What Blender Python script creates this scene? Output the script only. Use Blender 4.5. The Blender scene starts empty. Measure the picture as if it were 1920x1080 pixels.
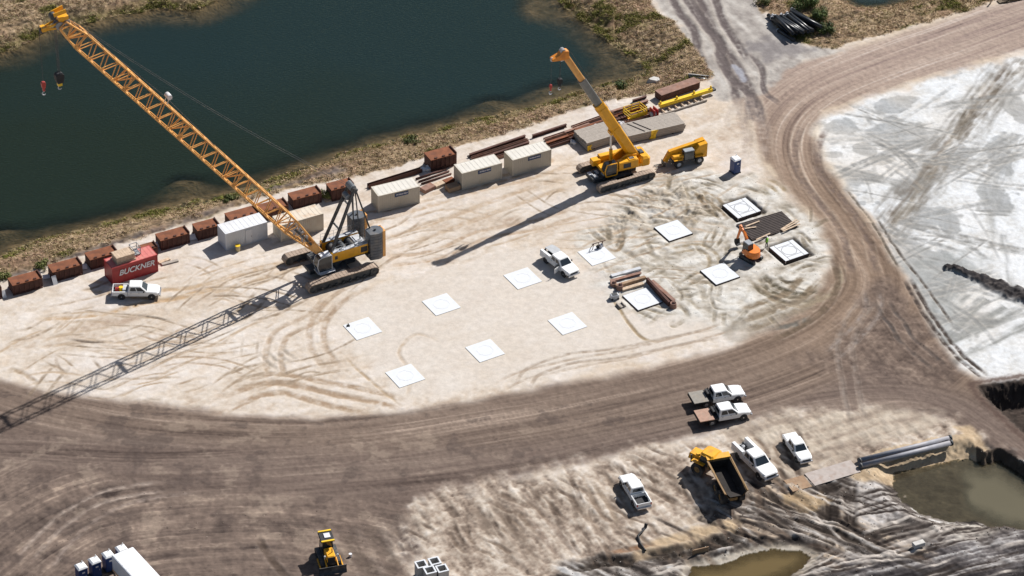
import bpy, math, random
import numpy as np
from mathutils import Vector, Matrix
R_ = math.radians
sc = bpy.context.scene
COL = sc.collection
random.seed(7)
rng = np.random.RandomState(11)

# ------------------------------------------------------------------ camera
F_PX, PITCH, ROLL, CAM_H = 6056.57, R_(35.4144), R_(1.07194), 238.7688
_F = np.array([0, math.cos(PITCH), -math.sin(PITCH)]); _R = np.array([1.0, 0, 0]); _U = np.cross(_R, _F)
_c, _s = math.cos(ROLL), math.sin(ROLL)
_R2 = _c*_R + _s*_U; _U2 = -_s*_R + _c*_U
cam_d = bpy.data.cameras.new('camera'); cam = bpy.data.objects.new('camera', cam_d); COL.objects.link(cam)
cam_d.sensor_width = 36.0; cam_d.lens = 36.0*F_PX/1920.0; cam_d.clip_start = 1; cam_d.clip_end = 5000
cam.matrix_world = Matrix(((_R2[0], _U2[0], -_F[0], 0), (_R2[1], _U2[1], -_F[1], 0), (_R2[2], _U2[2], -_F[2], CAM_H), (0, 0, 0, 1)))
sc.camera = cam

def G(px, py, z=0.0):
    """ground point (at height z) of a spot measured on the survey photograph"""
    d = _F + _R2*(px-960)/F_PX - _U2*(py-540)/F_PX
    t = (z-CAM_H)/d[2]
    return np.array([d[0]*t, d[1]*t, z])
def P2(px, py, z=0.0):
    return G(px, py, z)[:2]
def azim(a, b):
    A = G(*a); B = G(*b); return math.atan2(B[1]-A[1], B[0]-A[0])

# ------------------------------------------------------------------ light
SUN_AZ, SUN_EL = R_(49.5), R_(42.0)
w = bpy.data.worlds.new('World'); sc.world = w; w.use_nodes = True
nt = w.node_tree; nt.nodes.clear()
sky = nt.nodes.new('ShaderNodeTexSky'); sky.sky_type = 'NISHITA'; sky.sun_disc = False
sky.sun_elevation = SUN_EL; sky.sun_rotation = math.pi/2 - SUN_AZ; sky.air_density = 1.0; sky.dust_density = 1.5; sky.ozone_density = 1.0
bg = nt.nodes.new('ShaderNodeBackground'); bg.inputs[1].default_value = 0.055
wo = nt.nodes.new('ShaderNodeOutputWorld'); nt.links.new(sky.outputs[0], bg.inputs[0]); nt.links.new(bg.outputs[0], wo.inputs[0])
sd = bpy.data.lights.new('sun', 'SUN'); sd.energy = 5.0; sd.angle = R_(0.55); sd.color = (1.0, 0.972, 0.935)
sun = bpy.data.objects.new('sun', sd); COL.objects.link(sun)
sun.rotation_euler = Vector((math.cos(SUN_AZ)*math.cos(SUN_EL), math.sin(SUN_AZ)*math.cos(SUN_EL), math.sin(SUN_EL))).to_track_quat('Z', 'Y').to_euler()
sc.view_settings.view_transform = 'Standard'; sc.view_settings.look = 'None'; sc.view_settings.gamma = 1.0
sc.view_settings.exposure = 0.40
sc.cycles.max_bounces = 5; sc.cycles.diffuse_bounces = 2; sc.cycles.glossy_bounces = 2; sc.cycles.transparent_max_bounces = 8
K_EXP = 1.45     # display value of a white diffuse level sheet: albedo = display / K_EXP

def lin(c):
    c = np.asarray(c, dtype=np.float32)/255.0
    return np.where(c <= 0.04045, c/12.92, ((c+0.055)/1.055)**2.4)
def alb(r, g, b):
    v = lin((r, g, b))/K_EXP
    return (float(v[0]), float(v[1]), float(v[2]), 1.0)

# ------------------------------------------------------------------ materials
MATS = {}
def mat(name, col, rough=0.6, metal=0.0, var=0.12, scale=1.5, spec=0.4, dirt=None, dirt_amt=0.3, bump=0.0, coat=0.0):
    if name in MATS: return MATS[name]
    m = bpy.data.materials.new(name); m.use_nodes = True; n = m.node_tree.nodes; l = m.node_tree.links
    b = n['Principled BSDF']; b.inputs['Roughness'].default_value = rough; b.inputs['Metallic'].default_value = metal
    b.inputs['Specular IOR Level'].default_value = spec; b.inputs['Coat Weight'].default_value = coat
    tc = n.new('ShaderNodeTexCoord'); no = n.new('ShaderNodeTexNoise'); no.inputs['Scale'].default_value = scale; no.inputs['Detail'].default_value = 5
    l.new(tc.outputs['Object'], no.inputs['Vector'])
    rp = n.new('ShaderNodeValToRGB'); l.new(no.outputs[0], rp.inputs[0])
    rp.color_ramp.elements[0].position = 0.3; rp.color_ramp.elements[1].position = 0.7
    rp.color_ramp.elements[0].color = tuple(min(1, c*(1-var)) for c in col[:3])+(1,)
    rp.color_ramp.elements[1].color = tuple(min(1, c*(1+var)) for c in col[:3])+(1,)
    out = rp.outputs[0]
    if dirt is not None:
        n2 = n.new('ShaderNodeTexNoise'); n2.inputs['Scale'].default_value = scale*0.7; n2.inputs['Detail'].default_value = 8
        l.new(tc.outputs['Object'], n2.inputs['Vector'])
        r2 = n.new('ShaderNodeValToRGB'); l.new(n2.outputs[0], r2.inputs[0]); r2.color_ramp.elements[0].position = 0.5; r2.color_ramp.elements[1].position = 0.72
        r2.color_ramp.elements[0].color = (0, 0, 0, 1); r2.color_ramp.elements[1].color = (dirt_amt,)*3+(1,)
        mx = n.new('ShaderNodeMixRGB'); l.new(r2.outputs[0], mx.inputs[0]); l.new(out, mx.inputs[1]); mx.inputs[2].default_value = dirt[:3]+(1,)
        out = mx.outputs[0]
    l.new(out, b.inputs['Base Color'])
    if bump > 0:
        n3 = n.new('ShaderNodeTexNoise'); n3.inputs['Scale'].default_value = scale*8; n3.inputs['Detail'].default_value = 4
        l.new(tc.outputs['Object'], n3.inputs['Vector'])
        bp = n.new('ShaderNodeBump'); bp.inputs['Strength'].default_value = bump; bp.inputs['Distance'].default_value = 0.03
        l.new(n3.outputs[0], bp.inputs['Height']); l.new(bp.outputs[0], b.inputs['Normal'])
    MATS[name] = m; return m
DUST = (0.32, 0.26, 0.2)
def M_(k):
    t = {
     'white_paint': dict(col=(0.78, 0.78, 0.77), rough=0.32, var=0.03, dirt=DUST, dirt_amt=0.16, coat=0.3),
     'glass': dict(col=(0.02, 0.028, 0.035), rough=0.08, var=0.1, spec=0.7),
     'rubber': dict(col=(0.03, 0.03, 0.032), rough=0.85, var=0.3, dirt=DUST, dirt_amt=0.35),
     'chrome': dict(col=(0.55, 0.55, 0.56), rough=0.28, metal=0.8, var=0.1),
     'black_plastic': dict(col=(0.025, 0.025, 0.028), rough=0.6, var=0.2),
     'dark_steel': dict(col=(0.045, 0.05, 0.055), rough=0.55, var=0.35, dirt=DUST, dirt_amt=0.35, scale=2),
     'track_steel': dict(col=(0.33, 0.25, 0.19), rough=0.75, var=0.2, dirt=(0.12, 0.09, 0.07), dirt_amt=0.5, scale=3),
     'boom_orange': dict(col=(0.74, 0.37, 0.105), rough=0.45, var=0.1, dirt=(0.45, 0.12, 0.04), dirt_amt=0.35),
     'crane_yellow': dict(col=(0.80, 0.37, 0.012), rough=0.4, var=0.08, dirt=(0.3, 0.13, 0.03), dirt_amt=0.25, coat=0.2),
     'machine_yellow': dict(col=(0.76, 0.36, 0.015), rough=0.42, var=0.08, dirt=(0.25, 0.12, 0.04), dirt_amt=0.4),
     'bright_yellow': dict(col=(0.80, 0.52, 0.02), rough=0.45, var=0.06, dirt=(0.4, 0.25, 0.05), dirt_amt=0.25),
     'head_orange': dict(col=(0.72, 0.25, 0.03), rough=.45, var=.15, dirt=(0.3, .1, .04), dirt_amt=.4),
     'plate_grey': dict(col=(0.36, 0.31, 0.28), rough=.7, var=.12, dirt=(0.26, .16, .11), dirt_amt=.5),
     'excavator_orange': dict(col=(0.78, 0.20, 0.02), rough=0.4, var=0.08, dirt=(0.3, 0.1, 0.03), dirt_amt=0.3, coat=0.2),
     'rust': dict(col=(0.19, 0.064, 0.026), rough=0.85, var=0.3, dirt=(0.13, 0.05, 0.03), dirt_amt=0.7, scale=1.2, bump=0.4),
     'rust_dark': dict(col=(0.085, 0.036, 0.027), rough=0.85, var=0.3, dirt=(0.08, 0.04, 0.03), dirt_amt=0.6, scale=1.0, bump=0.4),  # dark rust of the beams; on the steel boxes it paints side shade
     'rust_pale': dict(col=(0.25, 0.145, 0.11), rough=0.85, var=0.25, dirt=(0.2, 0.08, 0.04), dirt_amt=0.6, scale=1.5, bump=0.3),
     'grey_steel': dict(col=(0.27, 0.29, 0.31), rough=0.5, var=0.12, metal=0.3, dirt=DUST, dirt_amt=0.4),
     'light_grey': dict(col=(0.50, 0.51, 0.53), rough=0.5, var=0.1, dirt=(0.2, 0.18, 0.15), dirt_amt=0.4),
     'boom_grey': dict(col=(0.20, 0.20, 0.19), rough=0.4, var=0.12, metal=0.3),
     'container_white': dict(col=(0.64, 0.645, 0.66), rough=0.5, var=0.04, dirt=(0.4, 0.35, 0.3), dirt_amt=0.25, scale=0.8),
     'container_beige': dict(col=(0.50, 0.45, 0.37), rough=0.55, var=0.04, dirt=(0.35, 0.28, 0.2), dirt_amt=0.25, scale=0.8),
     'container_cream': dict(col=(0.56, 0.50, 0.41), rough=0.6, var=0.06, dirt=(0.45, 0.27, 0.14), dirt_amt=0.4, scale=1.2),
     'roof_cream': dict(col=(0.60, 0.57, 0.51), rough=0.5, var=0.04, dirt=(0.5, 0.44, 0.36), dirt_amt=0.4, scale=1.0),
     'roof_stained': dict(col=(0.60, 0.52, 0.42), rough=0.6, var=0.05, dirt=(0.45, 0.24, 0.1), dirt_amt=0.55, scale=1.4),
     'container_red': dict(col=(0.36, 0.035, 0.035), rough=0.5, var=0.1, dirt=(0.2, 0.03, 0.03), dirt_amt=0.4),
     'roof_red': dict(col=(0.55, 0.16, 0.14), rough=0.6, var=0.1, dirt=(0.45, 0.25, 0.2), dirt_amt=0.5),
     'sign_blue': dict(col=(0.02, 0.045, 0.12), rough=0.4, var=0.05),
     'letter_white': dict(col=(0.72, 0.70, 0.70), rough=0.6, var=0.05),
     'toilet_blue': dict(col=(0.015, 0.045, 0.16), rough=0.45, var=0.1),
     'toilet_roof': dict(col=(0.76, 0.76, 0.76), rough=0.5, var=0.03),
     'trailer_white': dict(col=(0.75, 0.76, 0.78), rough=0.35, var=0.03, dirt=(0.5, 0.5, 0.5), dirt_amt=0.2),
     'concrete_white': dict(col=(0.60, 0.615, 0.635), rough=0.8, var=0.035, dirt=(0.52, 0.54, 0.58), dirt_amt=0.3, scale=1.2, bump=0.1),
     'concrete': dict(col=(0.42, 0.41, 0.39), rough=0.85, var=0.1, dirt=(0.25, 0.22, 0.2), dirt_amt=0.4, bump=0.2),
     'timber_grey': dict(col=(0.33, 0.29, 0.25), rough=0.85, var=0.08, dirt=(0.24, 0.2, 0.17), dirt_amt=0.3, scale=2.5, bump=0.3),
     'timber_pale': dict(col=(0.50, 0.38, 0.27), rough=0.85, var=0.2, dirt=(0.3, 0.2, 0.13), dirt_amt=0.5, scale=2.5),
     'timber_dark': dict(col=(0.055, 0.042, 0.038), rough=0.85, var=0.25, scale=3, dirt=(0.09, 0.07, 0.06), dirt_amt=0.5),
     'ply': dict(col=(0.27, 0.17, 0.10), rough=0.8, var=0.2, dirt=(0.4, 0.3, 0.2), dirt_amt=0.5),
     'pipe_black': dict(col=(0.012, 0.013, 0.016), rough=0.35, var=0.2, spec=0.6),
     'pipe_grey': dict(col=(0.25, 0.25, 0.275), rough=0.6, var=0.12, metal=0.1, dirt=DUST, dirt_amt=0.3),
     'mud': dict(col=(0.16, 0.12, 0.09), rough=0.9, var=0.25, bump=0.3),
     'hopper_shade': dict(col=(0.025, 0.02, 0.017), rough=0.9, var=0.3, bump=0.3),  # near black, paints the shade inside the empty tipping body
     'bark': dict(col=(0.12, 0.09, 0.06), rough=0.9, var=0.2),
     'skin': dict(col=(0.42, 0.25, 0.17), rough=0.6, var=0.05),
     'dirty_yellow': dict(col=(0.27, 0.16, 0.06), rough=.7, var=.2, dirt=(0.14, .09, .06), dirt_amt=.6),
     'weight_grey': dict(col=(0.085, 0.095, 0.11), rough=0.5, var=0.12, dirt=DUST, dirt_amt=0.3),
     'vest_green': dict(col=(0.20, 0.50, 0.05), rough=0.8, var=0.08),
     'cloth_dark': dict(col=(0.03, 0.03, 0.045), rough=0.9, var=0.1),
     'tarp_grey': dict(col=(0.40, 0.41, 0.42), rough=0.6, var=0.1),
     'deck_brown': dict(col=(0.36, 0.22, 0.16), rough=0.8, var=0.15, dirt=DUST, dirt_amt=0.5, scale=3),
     'deck_tan': dict(col=(0.24, 0.22, 0.19), rough=0.8, var=0.15, dirt=DUST, dirt_amt=0.5, scale=3),
     'bed_black': dict(col=(0.02, 0.02, 0.022), rough=0.7, var=0.3),
     'lamp_red': dict(col=(0.4, 0.02, 0.02), rough=0.3, var=0.05),
     'lamp_clear': dict(col=(0.7, 0.7, 0.7), rough=0.15, var=0.05),
     'hook_red': dict(col=(0.42, 0.05, 0.04), rough=0.5, var=0.1),
     'rebar': dict(col=(0.10, 0.10, 0.105), rough=0.7, var=0.2),
     'bin_cream': dict(col=(0.55, 0.45, 0.25), rough=0.6, var=0.1),
     'rock': dict(col=(0.5, 0.48, 0.45), rough=0.9, var=0.15),
    }[k]
    return mat(k, **t)

# ------------------------------------------------------------------ objects
def tag(o, label=None, cat=None, group=None, kind=None):
    if label: o['label'] = label
    if cat: o['category'] = cat
    if group: o['group'] = group
    if kind: o['kind'] = kind
    return o
def thing(name, label, cat, loc=(0, 0, 0), rz=0.0, group=None):
    o = bpy.data.objects.new(name, None); COL.objects.link(o); o.empty_display_size = 0.3
    o.location = Vector([float(v) for v in loc]); o.rotation_euler = (0, 0, rz); tag(o, label, cat, group); return o
def copy_tree(o, parent=None):
    c = o.copy(); COL.objects.link(c); c.parent = parent
    for ch in list(o.children): copy_tree(ch, c)
    return c
def cp(o, label, loc, rz=None):
    c = copy_tree(o); c['label'] = label; c.location = Vector([float(v) for v in loc])
    if rz is not None: c.rotation_euler = (0, 0, rz)
    return c

class MB:
    def __init__(s): s.v = []; s.f = []; s.sm = []
    def add(s, vs, fs, smooth=False):
        n = len(s.v); s.v += [tuple(float(c) for c in p) for p in vs]; s.f += [tuple(i+n for i in f) for f in fs]; s.sm += [smooth]*len(fs); return s
    def box(s, c, d, rz=0, ry=0, rx=0, top=(1, 1)):
        M = Matrix.Rotation(rz, 3, 'Z') @ Matrix.Rotation(ry, 3, 'Y') @ Matrix.Rotation(rx, 3, 'X'); vs = []
        for z in (-1, 1):
            t = top if z > 0 else (1, 1)
            for x, y in ((-1, -1), (1, -1), (1, 1), (-1, 1)):
                p = M @ Vector((x*d[0]/2*t[0], y*d[1]/2*t[1], z*d[2]/2)); vs.append((p.x+c[0], p.y+c[1], p.z+c[2]))
        return s.add(vs, [(3, 2, 1, 0), (4, 5, 6, 7), (0, 1, 5, 4), (1, 2, 6, 5), (2, 3, 7, 6), (3, 0, 4, 7)])
    def cbox(s, c, d, ch=0.05, rz=0):
        """chamfered box: body with bevelled vertical and top edges"""
        x, y, z = d[0]/2, d[1]/2, d[2]/2; ca, sa = math.cos(rz), math.sin(rz)
        def ring(hx, hy, k, zz):
            pts = [(-hx+k, -hy), (hx-k, -hy), (hx, -hy+k), (hx, hy-k), (hx-k, hy), (-hx+k, hy), (-hx, hy-k), (-hx, -hy+k)]
            return [(c[0]+a*ca-b*sa, c[1]+a*sa+b*ca, c[2]+zz) for a, b in pts]
        vs = ring(x, y, ch, -z)+ring(x, y, ch, z-ch)+ring(x-ch, y-ch, ch*0.6, z)
        fs = [tuple(range(7, -1, -1)), tuple(range(16, 24))]
        for r in (0, 8):
            for i in range(8): j = (i+1) % 8; fs.append((r+i, r+j, r+8+j, r+8+i))
        return s.add(vs, fs)
    def frame(s, p, q, up=(0, 0, 1)):
        p, q = Vector(p), Vector(q); a = (q-p).normalized(); u = Vector(up)
        if abs(a.dot(u)) > 0.98: u = Vector((1, 0, 0))
        b = a.cross(u).normalized(); return p, q, a, b, b.cross(a).normalized()
    def beam(s, p, q, w_, h, up=(0, 0, 1), w2=None, h2=None):
        p, q, a, b, c = s.frame(p, q, up); w2 = w_ if w2 is None else w2; h2 = h if h2 is None else h2; vs = []
        for o, ww, hh in ((p, w_, h), (q, w2, h2)):
            for x, y in ((-1, -1), (1, -1), (1, 1), (-1, 1)): vs.append(o+b*x*ww/2+c*y*hh/2)
        return s.add(vs, [(3, 2, 1, 0), (4, 5, 6, 7), (0, 1, 5, 4), (1, 2, 6, 5), (2, 3, 7, 6), (3, 0, 4, 7)])
    def tube(s, p, q, r, n=8, r2=None, cap=True):
        p, q, a, b, c = s.frame(p, q); r2 = r if r2 is None else r2; vs = []
        for o, rr in ((p, r), (q, r2)):
            for i in range(n): t = 2*math.pi*i/n; vs.append(o+b*math.cos(t)*rr+c*math.sin(t)*rr)
        fs = [(i, (i+1) % n, n+(i+1) % n, n+i) for i in range(n)]; s.add(vs, fs, True)
        if cap: s.add(vs, [tuple(range(n-1, -1, -1)), tuple(range(n, 2*n))])
        return s
    def pipe(s, p, q, r, t, n=16):
        """open hollow pipe"""
        p, q, a, b, c = s.frame(p, q); vs = []
        for o in (p, q):
            for rr in (r, r-t):
                for i in range(n): k = 2*math.pi*i/n; vs.append(o+b*math.cos(k)*rr+c*math.sin(k)*rr)
        fs = []
        for i in range(n):
            j = (i+1) % n; fs += [(i, j, 2*n+j, 2*n+i), (n+j, n+i, 3*n+i, 3*n+j), (j, i, n+i, n+j), (2*n+i, 2*n+j, 3*n+j, 3*n+i)]
        return s.add(vs, fs, True)
    def prism(s, prof, a, b, axis='y', s2=1.0):
        """profile (x,z) swept along y from a to b, or (x,y) along z"""
        n = len(prof); cx = sum(p[0] for p in prof)/n; cy = sum(p[1] for p in prof)/n; vs = []
        for o, k in ((a, 1), (b, s2)):
            for u, v in prof:
                u, v = cx+(u-cx)*k, cy+(v-cy)*k
                vs.append((u, o, v) if axis == 'y' else ((u, v, o) if axis == 'z' else (o, u, v)))
        fs = [(i, (i+1) % n, n+(i+1) % n, n+i) for i in range(n)]+[tuple(range(n-1, -1, -1)), tuple(range(n, 2*n))]
        return s.add(vs, fs)
    def loft(s, rings, smooth=False, cap=True):
        n = len(rings[0]); vs = [p for r in rings for p in r]; fs = []
        for k in range(len(rings)-1):
            for i in range(n): j = (i+1) % n; fs.append((k*n+i, k*n+j, (k+1)*n+j, (k+1)*n+i))
        s.add(vs, fs, smooth)
        if cap: s.add(rings[0], [tuple(range(n-1, -1, -1))]); s.add(rings[-1], [tuple(range(n))])
        return s
    def quad(s, *p): return s.add(p, [tuple(range(len(p)))])
    def ibeam(s, p, q, w_, h, t=0.03):
        s.up = 1; P, Q, a, b, c = s.frame(p, q)
        s.beam(P+c*(h/2-t/2), Q+c*(h/2-t/2), w_, t); s.beam(P-c*(h/2-t/2), Q-c*(h/2-t/2), w_, t); s.beam(P, Q, t, h-2*t-0.004); return s
    def build(s, name, material, parent=None, loc=None, rz=0):
        me = bpy.data.meshes.new(name); me.from_pydata(s.v, [], s.f); me.materials.append(material)
        import bmesh
        bm = bmesh.new(); bm.from_mesh(me); bmesh.ops.recalc_face_normals(bm, faces=bm.faces); bm.to_mesh(me); bm.free()
        me.polygons.foreach_set('use_smooth', s.sm)
        o = bpy.data.objects.new(name, me); COL.objects.link(o); o.parent = parent
        if loc is not None: o.location = Vector([float(v) for v in loc]); o.rotation_euler = (0, 0, rz)
        return o
def text_mesh(txt, size, name, material, parent, loc, rot, shear=0.0, extrude=0.01, sx=1.0, bold=0.0):
    cu = bpy.data.curves.new('txt', 'FONT'); cu.body = txt; cu.size = size; cu.align_x = 'CENTER'; cu.align_y = 'CENTER'; cu.extrude = extrude; cu.shear = shear; cu.offset = bold
    to = bpy.data.objects.new('txt', cu); COL.objects.link(to)
    dg = bpy.context.evaluated_depsgraph_get(); me = bpy.data.meshes.new_from_object(to.evaluated_get(dg))
    bpy.data.objects.remove(to); me.materials.clear(); me.materials.append(material)
    o = bpy.data.objects.new(name, me); COL.objects.link(o); o.parent = parent; o.location = loc; o.rotation_euler = rot; o.scale = (sx, 1, 1); return o
# ------------------------------------------------------------------ ground sheet (numpy-made heights and soil colours, in world metres)
def axis(a, b, st, lo, hi):
    mid = np.arange(a, b+st/2, st)
    k = np.geomspace(st*3, 1, 26)
    def ext(d): return (np.geomspace(1.0, d+1.0, 34)-1.0)[1:]
    return np.concatenate([(a-ext(a-lo))[::-1], mid, b+ext(hi-b)])
XS = axis(-81.0, 81.0, 0.125, -1500.0, 1500.0).astype(np.float32)
YS = axis(275.0, 416.0, 0.16, -900.0, 2500.0).astype(np.float32)
X, Y = np.meshgrid(XS, YS); HH, WW = X.shape
Z = np.zeros_like(X); C = np.empty((HH, WW, 3), np.float32); VEG = np.zeros_like(X)
TAB = rng.rand(8, 256, 256).astype(np.float32)
def vn(x, y, k=0):
    T = TAB[k % 8]; xi = np.floor(x).astype(np.int32); yi = np.floor(y).astype(np.int32); fx = x-xi; fy = y-yi
    fx = fx*fx*(3-2*fx); fy = fy*fy*(3-2*fy); x0 = xi & 255; x1 = (xi+1) & 255; y0 = yi & 255; y1 = (yi+1) & 255
    return (T[x0, y0]*(1-fx)+T[x1, y0]*fx)*(1-fy)+(T[x0, y1]*(1-fx)+T[x1, y1]*fx)*fy
def fbm(x, y, o=4, k=0, g=0.5):
    """about -1..1"""
    r = 0; a = 1; t = 0
    for i in range(o):
        r = r+a*vn(x*2**i+17.3*i+3.1*k, y*2**i-9.7*i+5.7*k, k+i); t += a; a *= g
    return (r/t-0.5)*2.4
def rot(x, y, a):
    c, s = math.cos(a), math.sin(a); return x*c+y*s, -x*s+y*c
def sstep(a, b, x): t = np.clip((x-a)/(b-a), 0, 1); return t*t*(3-2*t)
def smooth_line(pts, n=6, closed=False):
    P = [np.array(p, float) for p in pts]; out = []; m = len(P)
    for i in range(m if closed else m-1):
        g = (lambda j: P[j % m]) if closed else (lambda j: P[min(max(j, 0), m-1)])
        p0, p1, p2, p3 = g(i-1), g(i), g(i+1), g(i+2)
        for k in range(n):
            t = k/n; out.append(0.5*((2*p1)+(-p0+p2)*t+(2*p0-5*p1+4*p2-p3)*t*t+(-p0+3*p1-3*p2+p3)*t**3))
    if not closed: out.append(P[-1])
    return np.array(out)
def W(pts, z=0.0): return np.array([P2(a, b, z) for a, b in pts])
def win(P, m):
    x0, x1 = np.searchsorted(XS, [P[:, 0].min()-m, P[:, 0].max()+m]); y0, y1 = np.searchsorted(YS, [P[:, 1].min()-m, P[:, 1].max()+m])
    return slice(max(y0-1, 0), y1+1), slice(max(x0-1, 0), x1+1)
def sdf(P, m=9.0):
    """signed distance (+ inside) to polygon P, clipped at -m outside its box"""
    out = np.full_like(X, -m); w_ = win(P, m); x = X[w_]; y = Y[w_]; d2 = np.full_like(x, 1e12); ins = np.zeros(x.shape, bool)
    n = len(P)
    for i in range(n):
        ax, ay = P[i]; bx, by = P[(i+1) % n]; ex, ey = bx-ax, by-ay; L = ex*ex+ey*ey+1e-9
        t = np.clip(((x-ax)*ex+(y-ay)*ey)/L, 0, 1); dx = x-ax-t*ex; dy = y-ay-t*ey; d2 = np.minimum(d2, dx*dx+dy*dy)
        if ay != by: ins ^= ((ay > y) != (by > y)) & (x < ex*(y-ay)/(by-ay)+ax)
    d = np.sqrt(d2); out[w_] = np.where(ins, d, -d); return out
def line_d(P, m, full=False):
    """distance, arc length and signed side along polyline P"""
    w_ = (slice(None), slice(None)) if full else win(P, m); x = X[w_]; y = Y[w_]; d2 = np.full_like(x, 1e12); S = np.zeros_like(x); D = np.zeros_like(x); acc = 0.0
    for i in range(len(P)-1):
        ax, ay = P[i]; ex, ey = P[i+1]-P[i]; L = math.hypot(ex, ey)+1e-9
        t = np.clip(((x-ax)*ex+(y-ay)*ey)/(L*L), 0, 1); dx = x-ax-t*ex; dy = y-ay-t*ey; q = dx*dx+dy*dy; b = q < d2
        d2 = np.where(b, q, d2); S = np.where(b, acc+t*L, S); D = np.where(b, np.sign(ex*dy-ey*dx)*np.sqrt(q), D); acc += L
    return w_, np.sqrt(d2), S, D, acc
def lay(mask, col, w_=(slice(None), slice(None))):
    m = np.clip(mask, 0, 1)[..., None]; C[w_] = C[w_]*(1-m)+np.asarray(col, np.float32)*m
def area(pts, z=0.0, soft=0.6, rag=0.8, rs=0.5, k=0, smooth=True, m=9.0):
    P = W(pts, z)
    if smooth: P = smooth_line(P, 4, True)
    d = sdf(P, m); return sstep(-soft, soft, d+rag*fbm(X*rs, Y*rs, 4, k)), d
def track(pts, width=0.5, col=(150, 130, 112), a=0.6, offs=(0.0,), dz=-0.04, wob=0.3, k=0, fade=True, rough=0.7, tread=False):
    P = smooth_line(W(pts), 6); m = width+max(abs(o) for o in offs)+1.0; w_, d, S, D, L = line_d(P, m); x = X[w_]; y = Y[w_]
    Dn = D+wob*fbm(S*0.15, S*0+k*3.3, 3, k); nz = 0.66+rough*fbm(x*1.6, y*1.6, 3, k+1)+0.3*fbm(S*0.3, D*4, 3, k+2)
    end = sstep(0, 3.0, S)*sstep(0, 3.0, L-S) if fade else 1.0
    for o in offs:
        q_ = np.abs(Dn-o)/(max(width, 0.3)*0.55); g = np.exp(-q_**4)*(d < m)*end; rim_ = np.exp(-((q_-1.45)/0.4)**2)*end*(d < m)
        mm = np.clip(g*nz*a*1.5, 0, 1)
        if tread: mm = mm*(0.55+0.45*np.sign(np.sin(S*7)))
        lay(mm, col, w_); lay(rim_*np.clip(nz, 0, 1)*0.22*(dz < 0), (228, 216, 200) if col[0] > 110 else (190, 176, 160), w_); Z[w_] += 0.62*(dz*np.clip(g, 0, 1)*np.clip(nz+0.3, 0, 1.2)-0.45*dz*rim_*np.clip(nz, 0, 1))
def T3(c): return np.array(c, np.float32)
def blend(n, *cols):
    """spread noise n (0..1) over a list of colours"""
    n = np.clip(n, 0, 0.9999)*(len(cols)-1); i = n.astype(int); f = (n-i)[..., None]; A = np.array(cols, np.float32); return A[i]*(1-f)+A[np.minimum(i+1, len(cols)-1)]*f

A32 = R_(31.6)
u, v = rot(X, Y, A32)
def shade(a, b):
    k_ = rng.rand(); return tuple(p*(1-k_)+q_*k_ for p, q_ in zip(a, b))
# ---- base: pale sand of the yard
n1 = fbm(u*0.10, v*0.22, 4, 0); n2 = fbm(u*0.5, v*1.1, 4, 1); n3 = fbm(X*2.1, Y*2.1, 3, 2)
n4 = fbm(X*0.05, Y*0.05, 3, 5); n5 = fbm(*rot(X*0.25, Y*0.25, R_(75)), 5, 3)
C[:] = blend(0.56+0.30*n1+0.30*n2+0.20*n3+0.22*n5, (188, 167, 148), (208, 191, 173), (221, 208, 193), (230, 219, 208), (236, 228, 219))
lay(sstep(0.15, 0.75, n5+0.4*n4)*0.35, (204, 178, 148)); lay(sstep(0.1, 0.7, fbm(X*0.12+9, Y*0.12, 4, 6))*0.35, (224, 214, 208))
Z += 0.035*n2+0.02*n3

# ---- compacted level pad yard, smooth and creamier
pad_m, pad_d = area([(640, 560), (820, 510), (1000, 465), (1080, 500), (1140, 545), (1200, 600), (1360, 570), (1395, 600), (1230, 655), (1000, 705), (780, 745), (700, 690), (625, 610)], soft=1.2, rag=1.2, k=3)
lay(pad_m*0.8, blend(0.5+0.35*fbm(X*0.2, Y*0.2, 4, 4)+0.12*n3, (217, 205, 191), (225, 215, 204), (231, 223, 213)))
Z *= (1-0.75*np.clip(pad_m, 0, 1))

# ---- dug-over, greyer ground round the eastern pads
ex_m, ex_d = area([(1150, 395), (1230, 330), (1330, 320), (1440, 345), (1510, 400), (1550, 450), (1555, 520), (1510, 575), (1440, 610), (1370, 620), (1340, 600), (1260, 600), (1180, 590), (1120, 520), (1080, 460)], soft=1.5, rag=2.0, k=5)
e1 = fbm(u*0.35, v*0.8, 5, 6); e2 = fbm(X*0.9, Y*0.9, 4, 7)
e3 = fbm(*rot(X*0.8, Y*1.3, R_(70)), 4, 5); lay(ex_m*0.9, blend(0.56+0.34*e1+0.3*e2+0.3*e3, (130, 121, 108), (182, 173, 159), (212, 206, 196), (228, 225, 218), (236, 234, 229)))
rid = 1-np.abs(fbm(u*0.28+0.3*e2, v*0.55, 4, 1)); Z += ex_m*(0.07*rid+0.07*e2+0.03*e1+0.04*e3)
ch_m, _ = area([(1150, 400), (1230, 345), (1300, 350), (1340, 385), (1290, 420), (1190, 430), (1130, 450)], soft=1.5, rag=1.8, k=2)
lay(ch_m*np.clip(0.4+0.8*e2, 0, 1)*0.7, (164, 146, 122)); Z += ch_m*0.30*np.clip(e2+0.25*e1, -0.7, 0.8)
mk_m, _ = area([(1370, 600), (1470, 575), (1540, 540), (1545, 565), (1480, 610), (1400, 640), (1360, 630)], soft=0.8, rag=1.2, k=4)
lay(mk_m*(0.55+0.4*e1), (148, 138, 124))

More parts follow.
